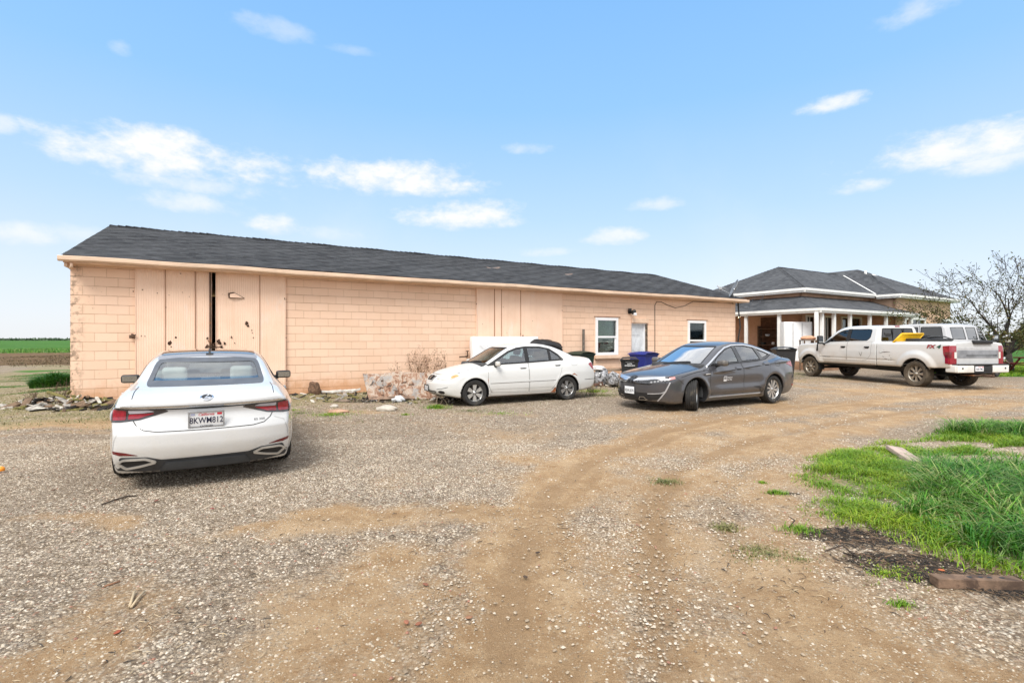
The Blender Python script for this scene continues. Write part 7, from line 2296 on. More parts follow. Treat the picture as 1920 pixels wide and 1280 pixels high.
# ------------------------------------------------------------------ bins
def wheelie_bin(name, label, loc, rz, mat_b, mat_l, w=.62, d=.72, h=.98, text=True, tint=None):
    r_ = empty(name, (loc[0], loc[1], float(ground_z(np.array([loc[0]]), np.array([loc[1]]))[0])), rz)
    tag(r_, label, 'bin', None)
    m_ = MB()
    a, c = w / 2 - .07, d / 2 - .10
    A, C = w / 2, d / 2
    vs = [(-a, -c, .05), (a, -c, .05), (a, c, .05), (-a, c, .05), (-A, -C, h - .06), (A, -C, h - .06), (A, C, h - .06), (-A, C, h - .06)]
    m_.add(vs, BOXF)
    m_.box(-A - .025, A + .025, -C - .025, C + .025, h - .06, h - .005, bev=.015)
    m_.build('bin_body', mat_b, r_)
    m_ = MB()
    n = 9
    rows = []
    for i in range(n):
        f = i / (n - 1)
        y = -C - .06 + (d + .14) * f
        z = h + .02 + .075 * math.sin(math.pi * min(1, .12 + f * .76))
        rows += [(-A - .04, y, h), (-A * .8, y, z), (0, y, z + .015), (A * .8, y, z), (A + .04, y, h)]
    fs = [(i * 5 + k, i * 5 + k + 1, (i + 1) * 5 + k + 1, (i + 1) * 5 + k) for i in range(n - 1) for k in range(4)]
    m_.add(rows, fs, 0, None, True)
    m_.box(-A - .04, A + .04, -C - .065, C + .085, h - .012, h + .004, bev=.004)
    m_.build('lid', mat_l, r_)
    m_ = MB(); m_.tube([(-A * .8, C + .10, h - .04), (A * .8, C + .10, h - .04)], .018, 8); m_.build('handle', mat_b, r_)
    for s_ in (-1, 1):
        m_ = MB(); m_.lathe([(0, -.03), (.10, -.03), (.115, -.015), (.115, .015), (.10, .03), (0, .03)], 18, 0, Matrix.Translation((s_ * (a + .03), c - .02, .115)) @ Matrix.Rotation(R(90), 4, 'Z'), 'y')
        m_.build('wheel', M_BLACK, r_)
    if text:
        m_ = MB(); rq = random.Random(int(loc[0] * 10))
        for z, wd_ in ((.80, .30), (.735, .16), (.67, .34)):
            x = -wd_ / 2
            while x < wd_ / 2:
                lw = rq.uniform(.014, .030)
                y = -C - .006 + (h - z) * (.10 / .9)
                m_.box(x, x + lw, y - .003, y, z - rq.uniform(.008, .016), z + rq.uniform(.010, .018))
                x += lw + rq.uniform(.006, .014)
        m_.build('bin_lettering', M_INK_WHITE, r_)
    return r_
M_BINBLK = mat('black bin plastic', (.016, .016, .017), .55, var=.25, scale=5)
M_BINBLUE = mat('blue bin plastic', (.010, .024, .19), .45, var=.15, scale=4)
M_BINGRN = mat('dark green bin plastic', (.012, .030, .020), .5, var=.2, scale=4)
def face_cam(x, y): return math.atan2(x, y) * -1
p = bw(bs(1090, .55), .55); wheelie_bin('wheelie_bin', 'dark green lidded bin behind the tail of the white compact car', p, TH, M_BINGRN, M_BINGRN, h=1.06, text=False)
p = bw(bs(1207, .60), .60); wheelie_bin('wheelie_bin', 'blue lidded bin standing below the grey barn door', p, TH + .1, M_BINBLUE, M_BINBLUE, w=.80, d=.74, h=1.0, text=False)
p = bw(bs(1180, 1.75), 1.75); wheelie_bin('wheelie_bin', 'black bin with white lettering in front of the blue bin', p, face_cam(*p[:2]) * .8, M_BINBLK, M_BINBLK, w=.58, d=.64, h=.86)
p = pp(1469, 650, 20.4); wheelie_bin('wheelie_bin', 'black bin with white lettering standing between the grey saloon and the pickup', p, face_cam(*p[:2]) + .25, M_BINBLK, M_BINBLK, w=.72, d=.78, h=1.16)

# ------------------------------------------------------------------ leaning and lying things by the barn
def fbox_bm(x, y, z, sub=4, amp=.02, fr=3.0, seed=0, bev=.03):
    """rounded, dented block"""
    bm = bmesh.new()
    bmesh.ops.create_cube(bm, size=1)
    for v in bm.verts: v.co = Vector((v.co.x * x, v.co.y * y, v.co.z * z))
    if bev: bmesh.ops.bevel(bm, geom=list(bm.edges), offset=bev, segments=3, affect='EDGES', profile=.6)
    bmesh.ops.subdivide_edges(bm, edges=[e for e in bm.edges if e.calc_length() > .12], cuts=sub, use_grid_fill=True)
    for v in bm.verts:
        q = v.co
        n = fbm(np.array([q.x * fr + seed]), np.array([(q.y + q.z * 1.7) * fr + seed * .7]), 3)[0] - .5
        m2 = fbm(np.array([q.z * fr + seed + 9]), np.array([(q.x - q.y) * fr + seed]), 3)[0] - .5
        v.co += v.co.normalized() * n * amp * 2 + Vector((m2, n, m2)) * amp
    return bm
def lump(name, label, cat, loc, size, mat_, rot=(0, 0, 0), amp=.25, seed=1, group=None):
    bm = bmesh.new()
    bmesh.ops.create_icosphere(bm, subdivisions=4, radius=1)
    for v in bm.verts:
        q = v.co.copy()
        n = fbm(np.array([q.x * 1.6 + seed * 3.1 + q.z]), np.array([q.y * 1.6 - seed + q.z * 1.3]), 4)[0] - .5
        n2 = fbm(np.array([q.x * 6 + seed + q.z * 5]), np.array([q.y * 6 + q.z * 4]), 3)[0] - .5
        v.co = q * (1 + 2 * amp * n + .35 * amp * n2)
        v.co = Vector((v.co.x * size[0], v.co.y * size[1], max(v.co.z, -.55) * size[2]))
    m_ = MB(); m_.bm(bm, 0, None, True); bm.free()
    o = m_.build(name, mat_)
    o.location = loc; o.rotation_euler = rot
    return tag(o, label, cat, group)

# mattress wrapped in film, on edge against the barn
M_FILM = mat('wrapped mattress', (.74, .74, .74), .35, var=.06, scale=5, bump=.5, bscale=9, dist=.03)
mt_ = empty('mattress'); on_barn(mt_)
tag(mt_, 'white wrapped mattress standing on edge behind the white compact car', 'mattress')
s0_, s1_ = bs(884, .35), bs(1008, .35)
zt_ = bz(884, 632, .35)
bm = fbox_bm(s1_ - s0_, .26, zt_ - .05, 5, .018, 2.2, 4, .06)
m_ = MB(); m_.bm(bm, 0, Matrix.Translation(((s0_ + s1_) / 2, -.35, zt_ / 2 + .05)) @ Matrix.Rotation(R(-4), 4, 'X'), True); bm.free()
m_.build('mattress_block', M_FILM, mt_)
m_ = MB()
for k in range(6):
    x = s0_ + .12 + .12 * k
    m_.tube([(x, -.50, zt_ - .10 - .02 * k), (x + .35, -.515, zt_ - .42), (x + .5, -.505, zt_ - .75)], [.004, .014, .004], 5)
m_.build('film_fold', M_FILM, mt_)
bk_ = lump('tarpaulin', 'black folded tarpaulin heaped beside the white mattress', 'tarpaulin', (0, 0, 0), (.62, .28, .30), M_BLACK, amp=.3, seed=5)
bk_.location = bw(bs(1022, .45), .45, zt_ - .36); bk_.rotation_euler = (0, R(6), TH)
sh = MB(); sh.box(-.5, .5, -.25, .25, 0, 1.0, bev=.02); o = sh.build('packing_case', mat('dark case', (.03, .03, .035), .7)); o.location = bw(bs(1020, .45), .45, 0); o.rotation_euler = (0, 0, TH)
tag(o, 'dark case under the folded black tarpaulin', 'case')
# grey post, tap
m_ = MB(); m_.box(-.035, .035, -.035, .035, -.1, bz(1094, 617, .12)); o = m_.build('post', mat('weathered grey post', (.14, .12, .10), .9, var=.4, scale=12)); o.location = bw(bs(1094, .12), .12, 0); o.rotation_euler = (R(0), 0, TH)
tag(o, 'weathered grey post standing against the barn left of the green window', 'post')
m_ = MB(); zt2 = bz(868, 668, .06)
m_.tube([(0, .05, 0), (0, -.12, 0), (-.30, -.13, -.01)], .022, 8); m_.tube([(0, -.10, 0), (0, -.10, .15)], .018, 8); m_.lathe([(0, .02), (.05, .01), (.05, -.01), (0, -.02)], 10, 0, Matrix.Translation((0, -.10, .17)))
o = m_.build('water_tap', M_IRON); o.location = bw(bs(874, .02), .02, zt2); o.rotation_euler = (0, 0, TH)
tag(o, 'black iron tap on the barn wall by the mattress edge', 'tap')

# peeling plywood sheet propped near the barn
def ply_material():
    m_, t, b = pbr('peeling plywood')
    tc = t.n('ShaderNodeTexCoord').outputs['Object']
    st = t.vm('MULTIPLY', tc, (1.0, 1.0, 3.2))
    n = t.noise(t.vm('MULTIPLY', tc, (7.0, 7.0, 2.0)), 1.0, 7.0, .72, 1.2)
    n2 = t.noise(tc, 3.0, 6.0, .7, .8)
    c = t.ramp(n, [(.32, (.05, .028, .018)), (.42, (.20, .10, .06)), (.5, (.32, .20, .135)), (.57, (.44, .36, .29)), (.75, (.30, .265, .23))])
    c = t.mix(t.smooth(n2, .50, .58), c, t.mix(n, (.16, .14, .125), (.42, .39, .36)))
    t.l(c, b.inputs['Base Color']); b.inputs['Roughness'].default_value = .95
    t.l(t.bump(t.m('ADD', n, n2), .9, .03), b.inputs['Normal'])
    return m_
M_PLY = ply_material()
A = Vector((*gp(692, 752), .02)); Bq = Vector((*gp(800, 752), .02))
Bq = A + (Bq - A).normalized() * 1.75 + Vector((0, .35, 0))
up = Vector((-.30, .46, .64))
pl_ = empty('plywood_sheet', A, 0)
tag(pl_, 'weathered peeling plywood sheet propped aslant beside the white compact car', 'plywood sheet')
ex = (Bq - A); L_ = ex.length; ex.normalize(); eu = up.normalized(); en = ex.cross(eu).normalized()
def PL(a, c, d=0): return ex * a + eu * c + en * d
n1, n2 = 36, 14
vs, fs = [], []
Hh = up.length
for i in range(n1 + 1):
    for k in range(n2 + 1):
        a, c = L_ * i / n1, Hh * k / n2
        c *= 1 + .05 * (a / L_) - .03 * math.sin(a * 5)
        d = .05 * (fbm(np.array([a * 4.0]), np.array([c * 6.0 + 3]), 4)[0] - .5)
        vs.append(PL(a, c, d + .02))
for i in range(n1):
    for k in range(n2): fs.append((i * (n2 + 1) + k, (i + 1) * (n2 + 1) + k, (i + 1) * (n2 + 1) + k + 1, i * (n2 + 1) + k + 1))
m_ = MB(); m_.add(vs, fs, 0, None, True)
m_.add([PL(0, 0, -.05), PL(L_, 0, -.05), PL(L_, Hh, -.05), PL(0, Hh, -.05), PL(0, 0, .01), PL(L_, 0, .01), PL(L_, Hh, .01), PL(0, Hh, .01)], BOXF)
m_.build('sheet', M_PLY, pl_)
m_ = MB()
for k in range(16):
    a, c = random.uniform(.05, L_ * .62), random.uniform(.08, Hh * .85)
    w_, h_ = random.uniform(.05, .14), random.uniform(.08, .2)
    tl_ = random.uniform(.02, .07); sk = random.uniform(-.06, .06)
    q = [PL(a, c, .04), PL(a + w_, c + sk, .05 + tl_ * .4), PL(a + w_ + sk, c + h_, .05 + tl_), PL(a + sk, c + h_ * .9, .045)]
    m_ = MB(); m_.add(q + [x + en * .006 for x in q], BOXF); m_.build('peeling_veneer', M_PLY, pl_)
m_ = MB(); m_.box(0, .09, -.04, .04, 0, 1.15, 0, Matrix(((eu.x, en.x, ex.x, 0), (eu.y, en.y, ex.y, 0), (eu.z, en.z, ex.z, 0), (0, 0, 0, 1))))
m_.build('batten', mat('grey batten', (.20, .13, .09), .9, var=.4, scale=8), pl_)

M_ROCK = mat('pale rock', (.44, .40, .34), .9, var=.18, scale=5, bump=.6, bscale=14, c2=(.28, .24, .18), c2f=.62)
M_ROCKR = mat('reddish stone', (.40, .24, .16), .9, var=.25, scale=6, bump=.6, bscale=14)
lump('rock', 'flat pale rock lying in front of the plywood sheet', 'rock', (*gp(725, 770), .04), (.23, .13, .085), M_ROCK, (0, 0, .2), .2, 2)
lump('rock', 'flat reddish slab of broken stone in the weeds', 'rock', (*gp(634, 773), .02), (.22, .12, .05), M_ROCKR, (0, 0, .1), .25, 3)
lump('rock', 'small pale stone beside the reddish slab', 'rock', (*gp(627, 764), .03), (.09, .06, .05), M_ROCK, (0, 0, .5), .25, 4)
lump('rock', 'small white stone at the edge of the lush grass', 'rock', (*gp(1597, 942), .03), (.035, .018, .026), mat('white stone', (.50, .47, .42), .85, var=.1), (0, 0, .2), .2, 6)
lump('rag', 'crumpled white rag on the ground under the plywood sheet', 'rag', (*gp(748, 753), .06), (.16, .09, .10), mat('white rag', (.62, .64, .66), .8, var=.15, scale=9), (0, 0, .3), .6, 7)
lump('wood_scrap', 'dark rotten scrap of wood lying behind the stones', 'wood scrap', (*gp(642, 754), .03), (.22, .06, .05), mat('rotten wood', (.16, .12, .09), .95, var=.4, scale=12), (0, 0, -.2), .3, 8)
lump('stump', 'splintered dark stump at the foot of the barn wall', 'stump', bw(bs(589, .2), .2, .14), (.16, .14, .26), mat('splintered stump', (.13, .075, .045), .95, var=.5, scale=14), (0, 0, 0), .5, 9)
m_ = MB()
for k in range(7):
    a = bw(bs(612 + 9 * k, .18), .18 + .05 * random.random(), .10)
    m_.box(-.14, .14, -.05, .05, -.03, .035, 0, Matrix.Translation(a) @ Euler((random.uniform(-.3, .3), random.uniform(-.2, .2), TH + random.uniform(-.3, .3))).to_matrix().to_4x4(), .01)
o = m_.build('plaster_rubble', mat('pale plaster', (.55, .52, .47), .95, var=.2, scale=9)); tag(o, 'broken pale plaster lying along the foot of the barn wall', 'rubble', kind='stuff')

# bags of rubbish between the two cars
M_BAGW = mat('white plastic bag', (.66, .66, .68), .3, var=.08, scale=6, bump=.6, bscale=10, dist=.03)
M_BAGC = mat('clear bag of dark refuse', (.30, .30, .31), .25, var=.5, scale=16, c2=(.03, .03, .03), c2f=.48, bump=.7, bscale=14, dist=.03)
lump('rubbish_bag', 'clear bag of dark refuse between the white and grey cars', 'rubbish bag', (*gp(1128, 722), .22), (.30, .28, .36), M_BAGC, (0, 0, .4), .28, 11)
lump('rubbish_bag', 'slumped white plastic bag touching the grey car nose', 'rubbish bag', (*gp(1153, 723), .16), (.36, .26, .28), M_BAGW, (0, .1, .9), .34, 12)
lump('rubbish_bag', 'small white bag with red print lying on the refuse bag', 'rubbish bag', (*gp(1122, 722), .58), (.26, .24, .10), mat('white and red bag', (.66, .64, .63), .35, var=.1, c2=(.55, .10, .06), c2f=.60, scale=10), (0, 0, .2), .4, 13)
lump('rubbish_bag', 'small black bag of refuse beside the wooden bench', 'rubbish bag', bw(bs(1150, 2.3), 2.3, .22), (.24, .22, .26), M_BAGC, (0, 0, 0), .3, 14)
wb = empty('garden_bench', bw(bs(1150, 1.4), 1.4, 0), TH)
tag(wb, 'low weathered wooden bench left of the lettered black bin', 'bench')
M_OLDW = mat('weathered plank', (.27, .19, .13), .95, var=.3, scale=10, c2=(.14, .10, .07), c2f=.55, bump=.5)
m_ = MB(); m_.box(-.75, .75, -.20, -.01, .46, .52, bev=.01); m_.box(-.72, .78, .0, .2, .465, .525, bev=.01); m_.build('seat', M_OLDW, wb)
for x in (-.6, .6):
    m_ = MB(); m_.box(x - .06, x + .06, -.17, .17, -.05, .455, bev=.01); m_.build('leg', M_OLDW, wb)
m_ = MB()
for k in range(5): m_.box(-.22 + k * .21, -.02 + k * .21, -.05, .05, .0, .10 + .04 * (k % 2), 0, Matrix.Rotation(.1 * k, 4, 'Z'), .012)
o = m_.build('brick_pile', mat('dark bricks', (.13, .07, .05), .95, var=.4, scale=9)); o.location = bw(bs(1124, 1.9), 1.9, 0); o.rotation_euler = (0, 0, TH)
tag(o, 'short row of dark bricks behind the refuse bags', 'bricks')

# ------------------------------------------------------------------ timber and litter in the yard
M_BEAM = mat('old brown beam', (.15, .095, .062), .95, var=.35, scale=12, c2=(.07, .042, .028), c2f=.54, bump=.6, bscale=30)
a, c = Vector((*gp(1752, 1098), 0)), Vector((*gp(1912, 1104), 0))
d = (c - a); L_ = d.length; ang = math.atan2(d.y, d.x)
m_ = MB(); m_.box(0, L_, -.035, .045, .0, .062, bev=.006)
for k in (.42, .55, .66, .8): m_.add([(L_ * k + .016 * math.cos(q), .005 + .011 * math.sin(q), .0632) for q in np.linspace(0, 6.28, 9)[:-1]], [tuple(range(8))], 1)
o = m_.build('timber_beam', [M_BEAM, M_BLACK]); o.location = a + Vector((0, 0, .0)); o.rotation_euler = (0, R(-.5), ang)
tag(o, 'old brown timber with bolt holes lying before the tall grass', 'timber')
a, c = Vector((*gp(1686, 838, .10), .06)), Vector((*gp(1722, 853, .10), .06))
d = (c - a); L_ = d.length
m_ = MB(); m_.box(-.08, L_ + .05, -.13, .07, -.03, .025, bev=.008)
o = m_.build('plank', mat('grey pink plank', (.42, .32, .27), .95, var=.2, scale=8, c2=(.26, .18, .14), c2f=.6)); o.location = a; o.rotation_euler = (R(-8), R(6), math.atan2(d.y, d.x))
tag(o, 'short grey plank lying on the far side of the grass', 'plank')
def stick(label, pts, r_, m, name='stick', cat='stick', group=None):
    b = MB(); b.tube([Vector((*gp(x, y), float(ground_z(*map(lambda v: np.array([v]), gp(x, y)))[0]) + z)) for x, y, z in pts], r_, 6)
    return tag(b.build(name, m), label, cat, group)
M_PSTICK = mat('pale stick', (.46, .36, .23), .8, var=.2); M_DSTICK = mat('dark twig', (.05, .035, .025), .9, var=.3)
stick('straight pale stick lying on the gravel, left one of a crossed pair', [(243, 1140, .012), (252, 1112, .014)], .008, M_PSTICK)
stick('bent pale stick lying on the gravel, right one of a crossed pair', [(246, 1141, .012), (258, 1126, .018), (271, 1112, .014)], .007, M_PSTICK)
stick('thin dark twig on the gravel near the white saloon wheel', [(190, 946, .01), (220, 938, .02), (240, 931, .012), (258, 930, .01)], [.006, .009, .008, .004], M_DSTICK)
stick('thin reddish stick half buried in the gravel', [(195, 1100, .008), (225, 1090, .01)], .006, mat('reddish twig', (.26, .13, .07), .9))
stick('dark dead twig beside the bare patch near the grass', [(1480, 990, .01), (1490, 984, .04), (1478, 980, .06)], [.005, .006, .002], M_DSTICK)
stick('forked black twig trailing from the grass edge', [(1550, 1035, .01), (1580, 1030, .03), (1605, 1048, .015), (1580, 1040, .01)], [.004, .007, .007, .003], M_DSTICK)
lump('orange_fruit', 'orange fruit lying on gravel at the far left', 'fruit', (*gp(2, 885), .035), (.036, .036, .036), mat('orange peel', (.80, .28, .02), .5, var=.08), amp=.03, seed=3)
for k, (x, y, c_) in enumerate([(398, 955, (.30, .06, .05)), (293, 940, (.28, .09, .07)), (798, 1098, (.30, .12, .07)), (785, 1172, (.34, .13, .07)), (762, 1169, (.40, .16, .09)), (880, 1160, (.36, .18, .10)), (220, 1188, (.42, .10, .05)), (1765, 1071, (.60, .17, .06)), (100, 920, (.20, .10, .06)), (985, 1084, (.09, .06, .04)), (1008, 1038, (.06, .04, .03))]):
    lb = ['dark red leaf left of centre on the gravel', 'small red brown leaf near the white saloon', 'brown brick chip on the pale gravel', 'larger red brick chip in the pale gravel strip', 'small orange brick chip left of the larger one', 'tan brick chip at the edge of the bare track', 'bright red chip in the lower left gravel', 'orange brick shard beside the old timber',
          'brown leaf at the left of the gravel', 'dark leaf lying on the bare track', 'black leaf on the bare track above another'][k]
    lump('brick_chip' if 'chip' in lb or 'shard' in lb else 'fallen_leaf', lb, 'brick chip' if 'chip' in lb or 'shard' in lb else 'leaf', (*gp(x, y), .012), (.020, .013, .005), mat('chip', tuple(.7 * v for v in c_), .9, var=.2), (0, 0, k * 1.3), .3, k + 20)

# ------------------------------------------------------------------ rubble heap by the barn's left corner (uncountable broken pieces)
def debris(name, label, cx, cy, rx, ry, n, mats, seed, hmax=.25, lens=(.06, .35)):
    r = random.Random(seed)
    m_ = MB()
    for k in range(n):
        a = r.random() * 6.283; q = math.sqrt(r.random())
        x, y = cx + rx * q * math.cos(a), cy + ry * q * math.sin(a)
        u, v = barn_uv(x, y)
        if v > -.06 and -.05 < u: continue
        z = float(ground_z(np.array([x]), np.array([y]))[0]) + hmax * (1 - q) * r.random() ** 1.5
        L_ = r.uniform(*lens); w_ = L_ * r.uniform(.08, .45); t_ = r.uniform(.008, .05)
        M_ = Matrix.Translation((x, y, z + .01)) @ Euler((r.uniform(-.6, .6), r.uniform(-.5, .5), r.uniform(0, 6.3))).to_matrix().to_4x4()
        m_.box(-L_ / 2, L_ / 2, -w_ / 2, w_ / 2, -t_ / 2, t_ / 2, r.randrange(len(mats)), M_, min(.004, t_ * .3))
    return tag(m_.build(name, mats), label, 'rubble', kind='stuff')
RUB = [mat('rubble grey', (.30, .28, .25), .95, var=.4, scale=14), mat('rubble dark', (.035, .03, .026), .95, var=.4), mat('rubble brown', (.16, .105, .065), .95, var=.4, scale=14), mat('rubble pale', (.48, .44, .38), .95, var=.3, scale=10), mat('rubble mossy', (.17, .15, .05), .95, var=.4, scale=14), mat('rubble black', (.02, .018, .016), .95)]
cx, cy = gp(118, 768)
debris('rubble', 'dark heap of broken boards and stone by the barn left corner', cx, cy, 1.25, .62, 150, RUB, 1, .30, (.08, .42))
u0 = bw(1.6, .45, 0)
debris('rubble', 'low litter of stone and wood along the left foot of the barn', u0.x, u0.y, 1.7, .9, 130, RUB, 2, .10, (.05, .22))
u0 = bw(bs(640, .9), .9, 0)
debris('rubble', 'dark litter under and behind the plywood sheet', u0.x, u0.y, 2.6, 1.1, 150, RUB, 3, .06, (.05, .25))
u0 = bw(bs(790, 2.6), 2.6, 0)
debris('rubble', 'dark litter under the white compact car nose', u0.x, u0.y, 1.3, .8, 60, RUB, 4, .06, (.05, .2))
u0 = bw(bs(1130, 1.9), 1.9, 0)
debris('rubble', 'litter round the refuse bags', u0.x, u0.y, 1.5, .9, 80, RUB, 5, .10, (.05, .25))
def mulch(name, label, spots, n, seed, mats, lens=(.01, .05), th=(.001, .004)):
    r = random.Random(seed); m_ = MB()
    for k in range(n):
        (cx, cy), rx, ry = spots[k % len(spots)]
        x, y = cx + rx * r.gauss(0, .5), cy + ry * r.gauss(0, .5)
        z = float(ground_z(np.array([x]), np.array([y]))[0])
        L_ = r.uniform(*lens); w_ = r.uniform(.002, .007)
        a = r.uniform(0, 6.3); dx, dy = math.cos(a) * L_, math.sin(a) * L_
        dz = r.uniform(-.3, .5) * L_ * .5
        m_.tube([(x - dx, y - dy, z + .006), (x + r.uniform(-.3, .3) * L_, y + r.uniform(-.3, .3) * L_, z + .008 + abs(dz)), (x + dx, y + dy, z + .006 + max(0, dz))], [w_ * .3, w_ * .5, w_ * .2], 4, r.randrange(len(mats)), None, False)
    return tag(m_.build(name, mats), label, 'twigs', kind='stuff')
mulch('mulch', 'dark dead grass roots and twigs beside the lush grass', [(gp(1680, 1054), .42, .18), (gp(1640, 1016), .38, .12), (gp(1760, 1078), .45, .09), (gp(1580, 998), .34, .08), (gp(1900, 1110), .25, .10)], 2000, 5, [RUB[1], RUB[2], RUB[5]], (.012, .05))
mulch('straw', 'thin straw and twig litter scattered over the gravel', [(gp(400, 1000), 1.2, .9), (gp(900, 1000), 1.6, 1.0), (gp(1300, 950), 1.3, .9), (gp(1100, 820), 3, 1.2), (gp(300, 1180), .7, .4), (gp(1450, 1100), .8, .5), (gp(800, 790), 3.5, .8)], 900, 6, [RUB[1], RUB[2], M_PSTICK], (.006, .035))

# ------------------------------------------------------------------ plants
def leaf_cloud(n, fn, size, seed):
    """many small leaf quads; fn(rng, n) gives centres"""
    r = np.random.default_rng(seed)
    C = fn(r, n)
    n = len(C)
    a, b = r.normal(size=(n, 3)), r.normal(size=(n, 3))
    a /= np.linalg.norm(a, axis=1)[:, None]
    b -= (a * b).sum(1)[:, None] * a; b /= np.linalg.norm(b, axis=1)[:, None]
    s_ = (size[0] + (size[1] - size[0]) * r.random(n))[:, None]
    V = np.stack([C - a * s_, C + b * s_ * .42, C + a * s_, C - b * s_ * .42], 1)
    Q = np.arange(4 * n).reshape(-1, 4)
    return V.reshape(-1, 3), Q
bx, by = gp(112, 728)
r_ = np.random.default_rng(31)
n = 5200
q_, a_ = np.sqrt(r_.random(n)), r_.random(n) * 6.283
X, Y = bx - .25 + .75 * q_ * np.cos(a_), by + .2 + .55 * q_ * np.sin(a_)
M_BUSH = leaf_material('bush leaf', [(.025, .085, .012), (.05, .16, .02), (.09, .23, .03), (.13, .27, .035)])
H_ = (.16 + .44 * np.sqrt(np.clip(1 - q_ ** 2, 0, 1))) * (.5 + .6 * r_.random(n)) * (.6 + .8 * fbm(X * 4, Y * 4))
tag(blades('green_bush', X, Y, H_, .012 + .012 * r_.random(n), .9, M_BUSH, 32, sag=.8), 'round grassy green bush at the barn left corner', 'bush')

def branching(m_, p, d, L_, r_, depth, rnd, tips, spread=.55, up=.12, mi=0, minr=.004, kids=(2, 3)):
    pts = [p]; n = 4
    for i in range(n):
        d = (d + Vector((rnd.gauss(0, .14), rnd.gauss(0, .14), rnd.gauss(0, .10) + up * .25))).normalized()
        p = p + d * L_ / n
        pts.append(p)
    rs = [max(minr, r_ * (1 - .42 * i / n)) for i in range(n + 1)]
    m_.tube(pts, rs, 7 if r_ > .03 else 5, mi, None, False)
    if depth == 0:
        tips.append((p, d)); return
    for k in range(rnd.choice(kids)):
        ax = d.orthogonal().normalized()
        ax = (Matrix.Rotation(rnd.uniform(0, 6.283), 3, d) @ ax)
        nd = (Matrix.Rotation(rnd.gauss(spread, .16), 3, ax) @ d)
        q = pts[-1] if k == 0 else pts[rnd.choice((2, 3, 4))]
        branching(m_, q, nd, L_ * rnd.uniform(.62, .88), rs[-1] * rnd.uniform(.6, .85), depth - 1, rnd, tips, spread, up, mi, minr, kids)
    tips.append((pts[2], d))

# dead bush behind the white compact car's nose
db = empty('dead_bush', bw(bs(818, .7), .7, 0))
tag(db, 'dry leafless reddish bush between plywood and white compact car', 'bush')
rn = random.Random(4); tips = []
m_ = MB()
for k in range(12):
    a = rn.uniform(0, 6.28)
    branching(m_, Vector((rn.uniform(-.9, .9), rn.uniform(-.25, .25), 0)), Vector((math.cos(a) * .35, math.sin(a) * .25, 1)).normalized(), .46, .012, 3, rn, tips, .5, .05, 0, .0022)
m_.build('branches', mat('dry reddish twig', (.17, .085, .055), .9, var=.4, scale=14), db)
tp = np.array([t[0][:] for t in tips])
V, Q = leaf_cloud(len(tp) * 5, lambda r, n: tp[np.arange(n) % len(tp)] + r.normal(size=(n, 3)) * .035, (.012, .028), 33)
mk_fast('dry_leaves', V, Q, leaf_material('dry reddish leaf', [(.16, .07, .035), (.26, .13, .06), (.10, .055, .03), (.20, .12, .05)], .9, .1), db)
# weeds under the white compact car's bumper, dark tuft by its rear wheel
for nm, lab, px_, py_, n, sz, cols in (('weed', 'grey leafless weed tuft behind the white compact car rear wheel', 1108, 742, 16, .30, (.13, .10, .06)), ('weed', 'thin dry weed growing before the white compact car bumper', 822, 760, 5, .34, (.30, .24, .17)), ('weed', 'dry brown weed by the rubble left of the barn', 60, 757, 14, .32, (.12, .085, .06)), ('weed', 'leafless twiggy weed against the barn left corner', 118, 752, 20, .55, (.09, .06, .04))):
    c = gp(px_, py_)
    o_ = MB(); rn = random.Random(px_); tips = []
    for k in range(n):
        branching(o_, Vector((c[0] + rn.gauss(0, .10), c[1] + rn.gauss(0, .08), 0)), Vector((rn.gauss(0, .4), rn.gauss(0, .3), 1)).normalized(), sz * .45, .006, 2, rn, tips, .5, .05, 0, .002)
    tag(o_.build(nm, mat('weed stem', cols, .9, var=.4, scale=14)), lab, 'weed')

# tree on the right, bare above, with dull sparse leaves lower down
tr = empty('tree', (24.6, 24.6, 0))
tr.scale = (.90, .90, .90)
tag(tr, 'half bare tree with sparse olive brown leaves at the right', 'tree')
rn = random.Random(12); tips = []
m_ = MB()
base = Vector((0, 0, -.1)); fork = Vector((-.05, 0, .95))
m_.tube([base, Vector((.03, 0, .4)), fork], [.26, .21, .20], 12)
m_.build('trunk', mat('dark bark', (.045, .036, .030), .95, var=.5, scale=16, bump=.8, bscale=30), tr)
m_ = MB()
for (d, L_, r_) in [((-.95, -.2, .55), 1.7, .10), ((-.55, .1, 1.0), 1.9, .10), ((-.1, -.3, 1.2), 1.9, .12), ((.75, -.1, .85), 2.0, .16), ((.25, .4, 1.1), 1.8, .10), ((-.8, .5, .75), 1.7, .08), ((1.0, .3, .5), 1.8, .09), ((-.9, -.4, .25), 1.7, .07), ((.5, -.6, .6), 1.6, .08)]:
    branching(m_, fork + Vector((0, 0, rn.uniform(-.2, .1))), Vector(d).normalized(), L_, r_, 5, rn, tips, .47, .08, 0, .0085, (2, 2, 3))
m_.build('branches', mat('dark twig bark', (.035, .028, .024), .95, var=.4, scale=16), tr)
tp = np.array([t[0][:] for t in tips])
zr_ = np.clip((3.9 - tp[:, 2]) / 2.2, .04, 1)
rr = np.random.default_rng(41)
def tree_leaves(r, n):
    i = r.choice(len(tp), n, p=zr_ / zr_.sum())
    return tp[i] + r.normal(size=(n, 3)) * np.array([.16, .16, .12])
V, Q = leaf_cloud(11000, tree_leaves, (.05, .09), 42)
mk_fast('foliage', V, Q, leaf_material('olive leaf', [(.07, .085, .018), (.12, .11, .03), (.15, .085, .03), (.045, .06, .012), (.20, .16, .05)], .7, .2), tr)

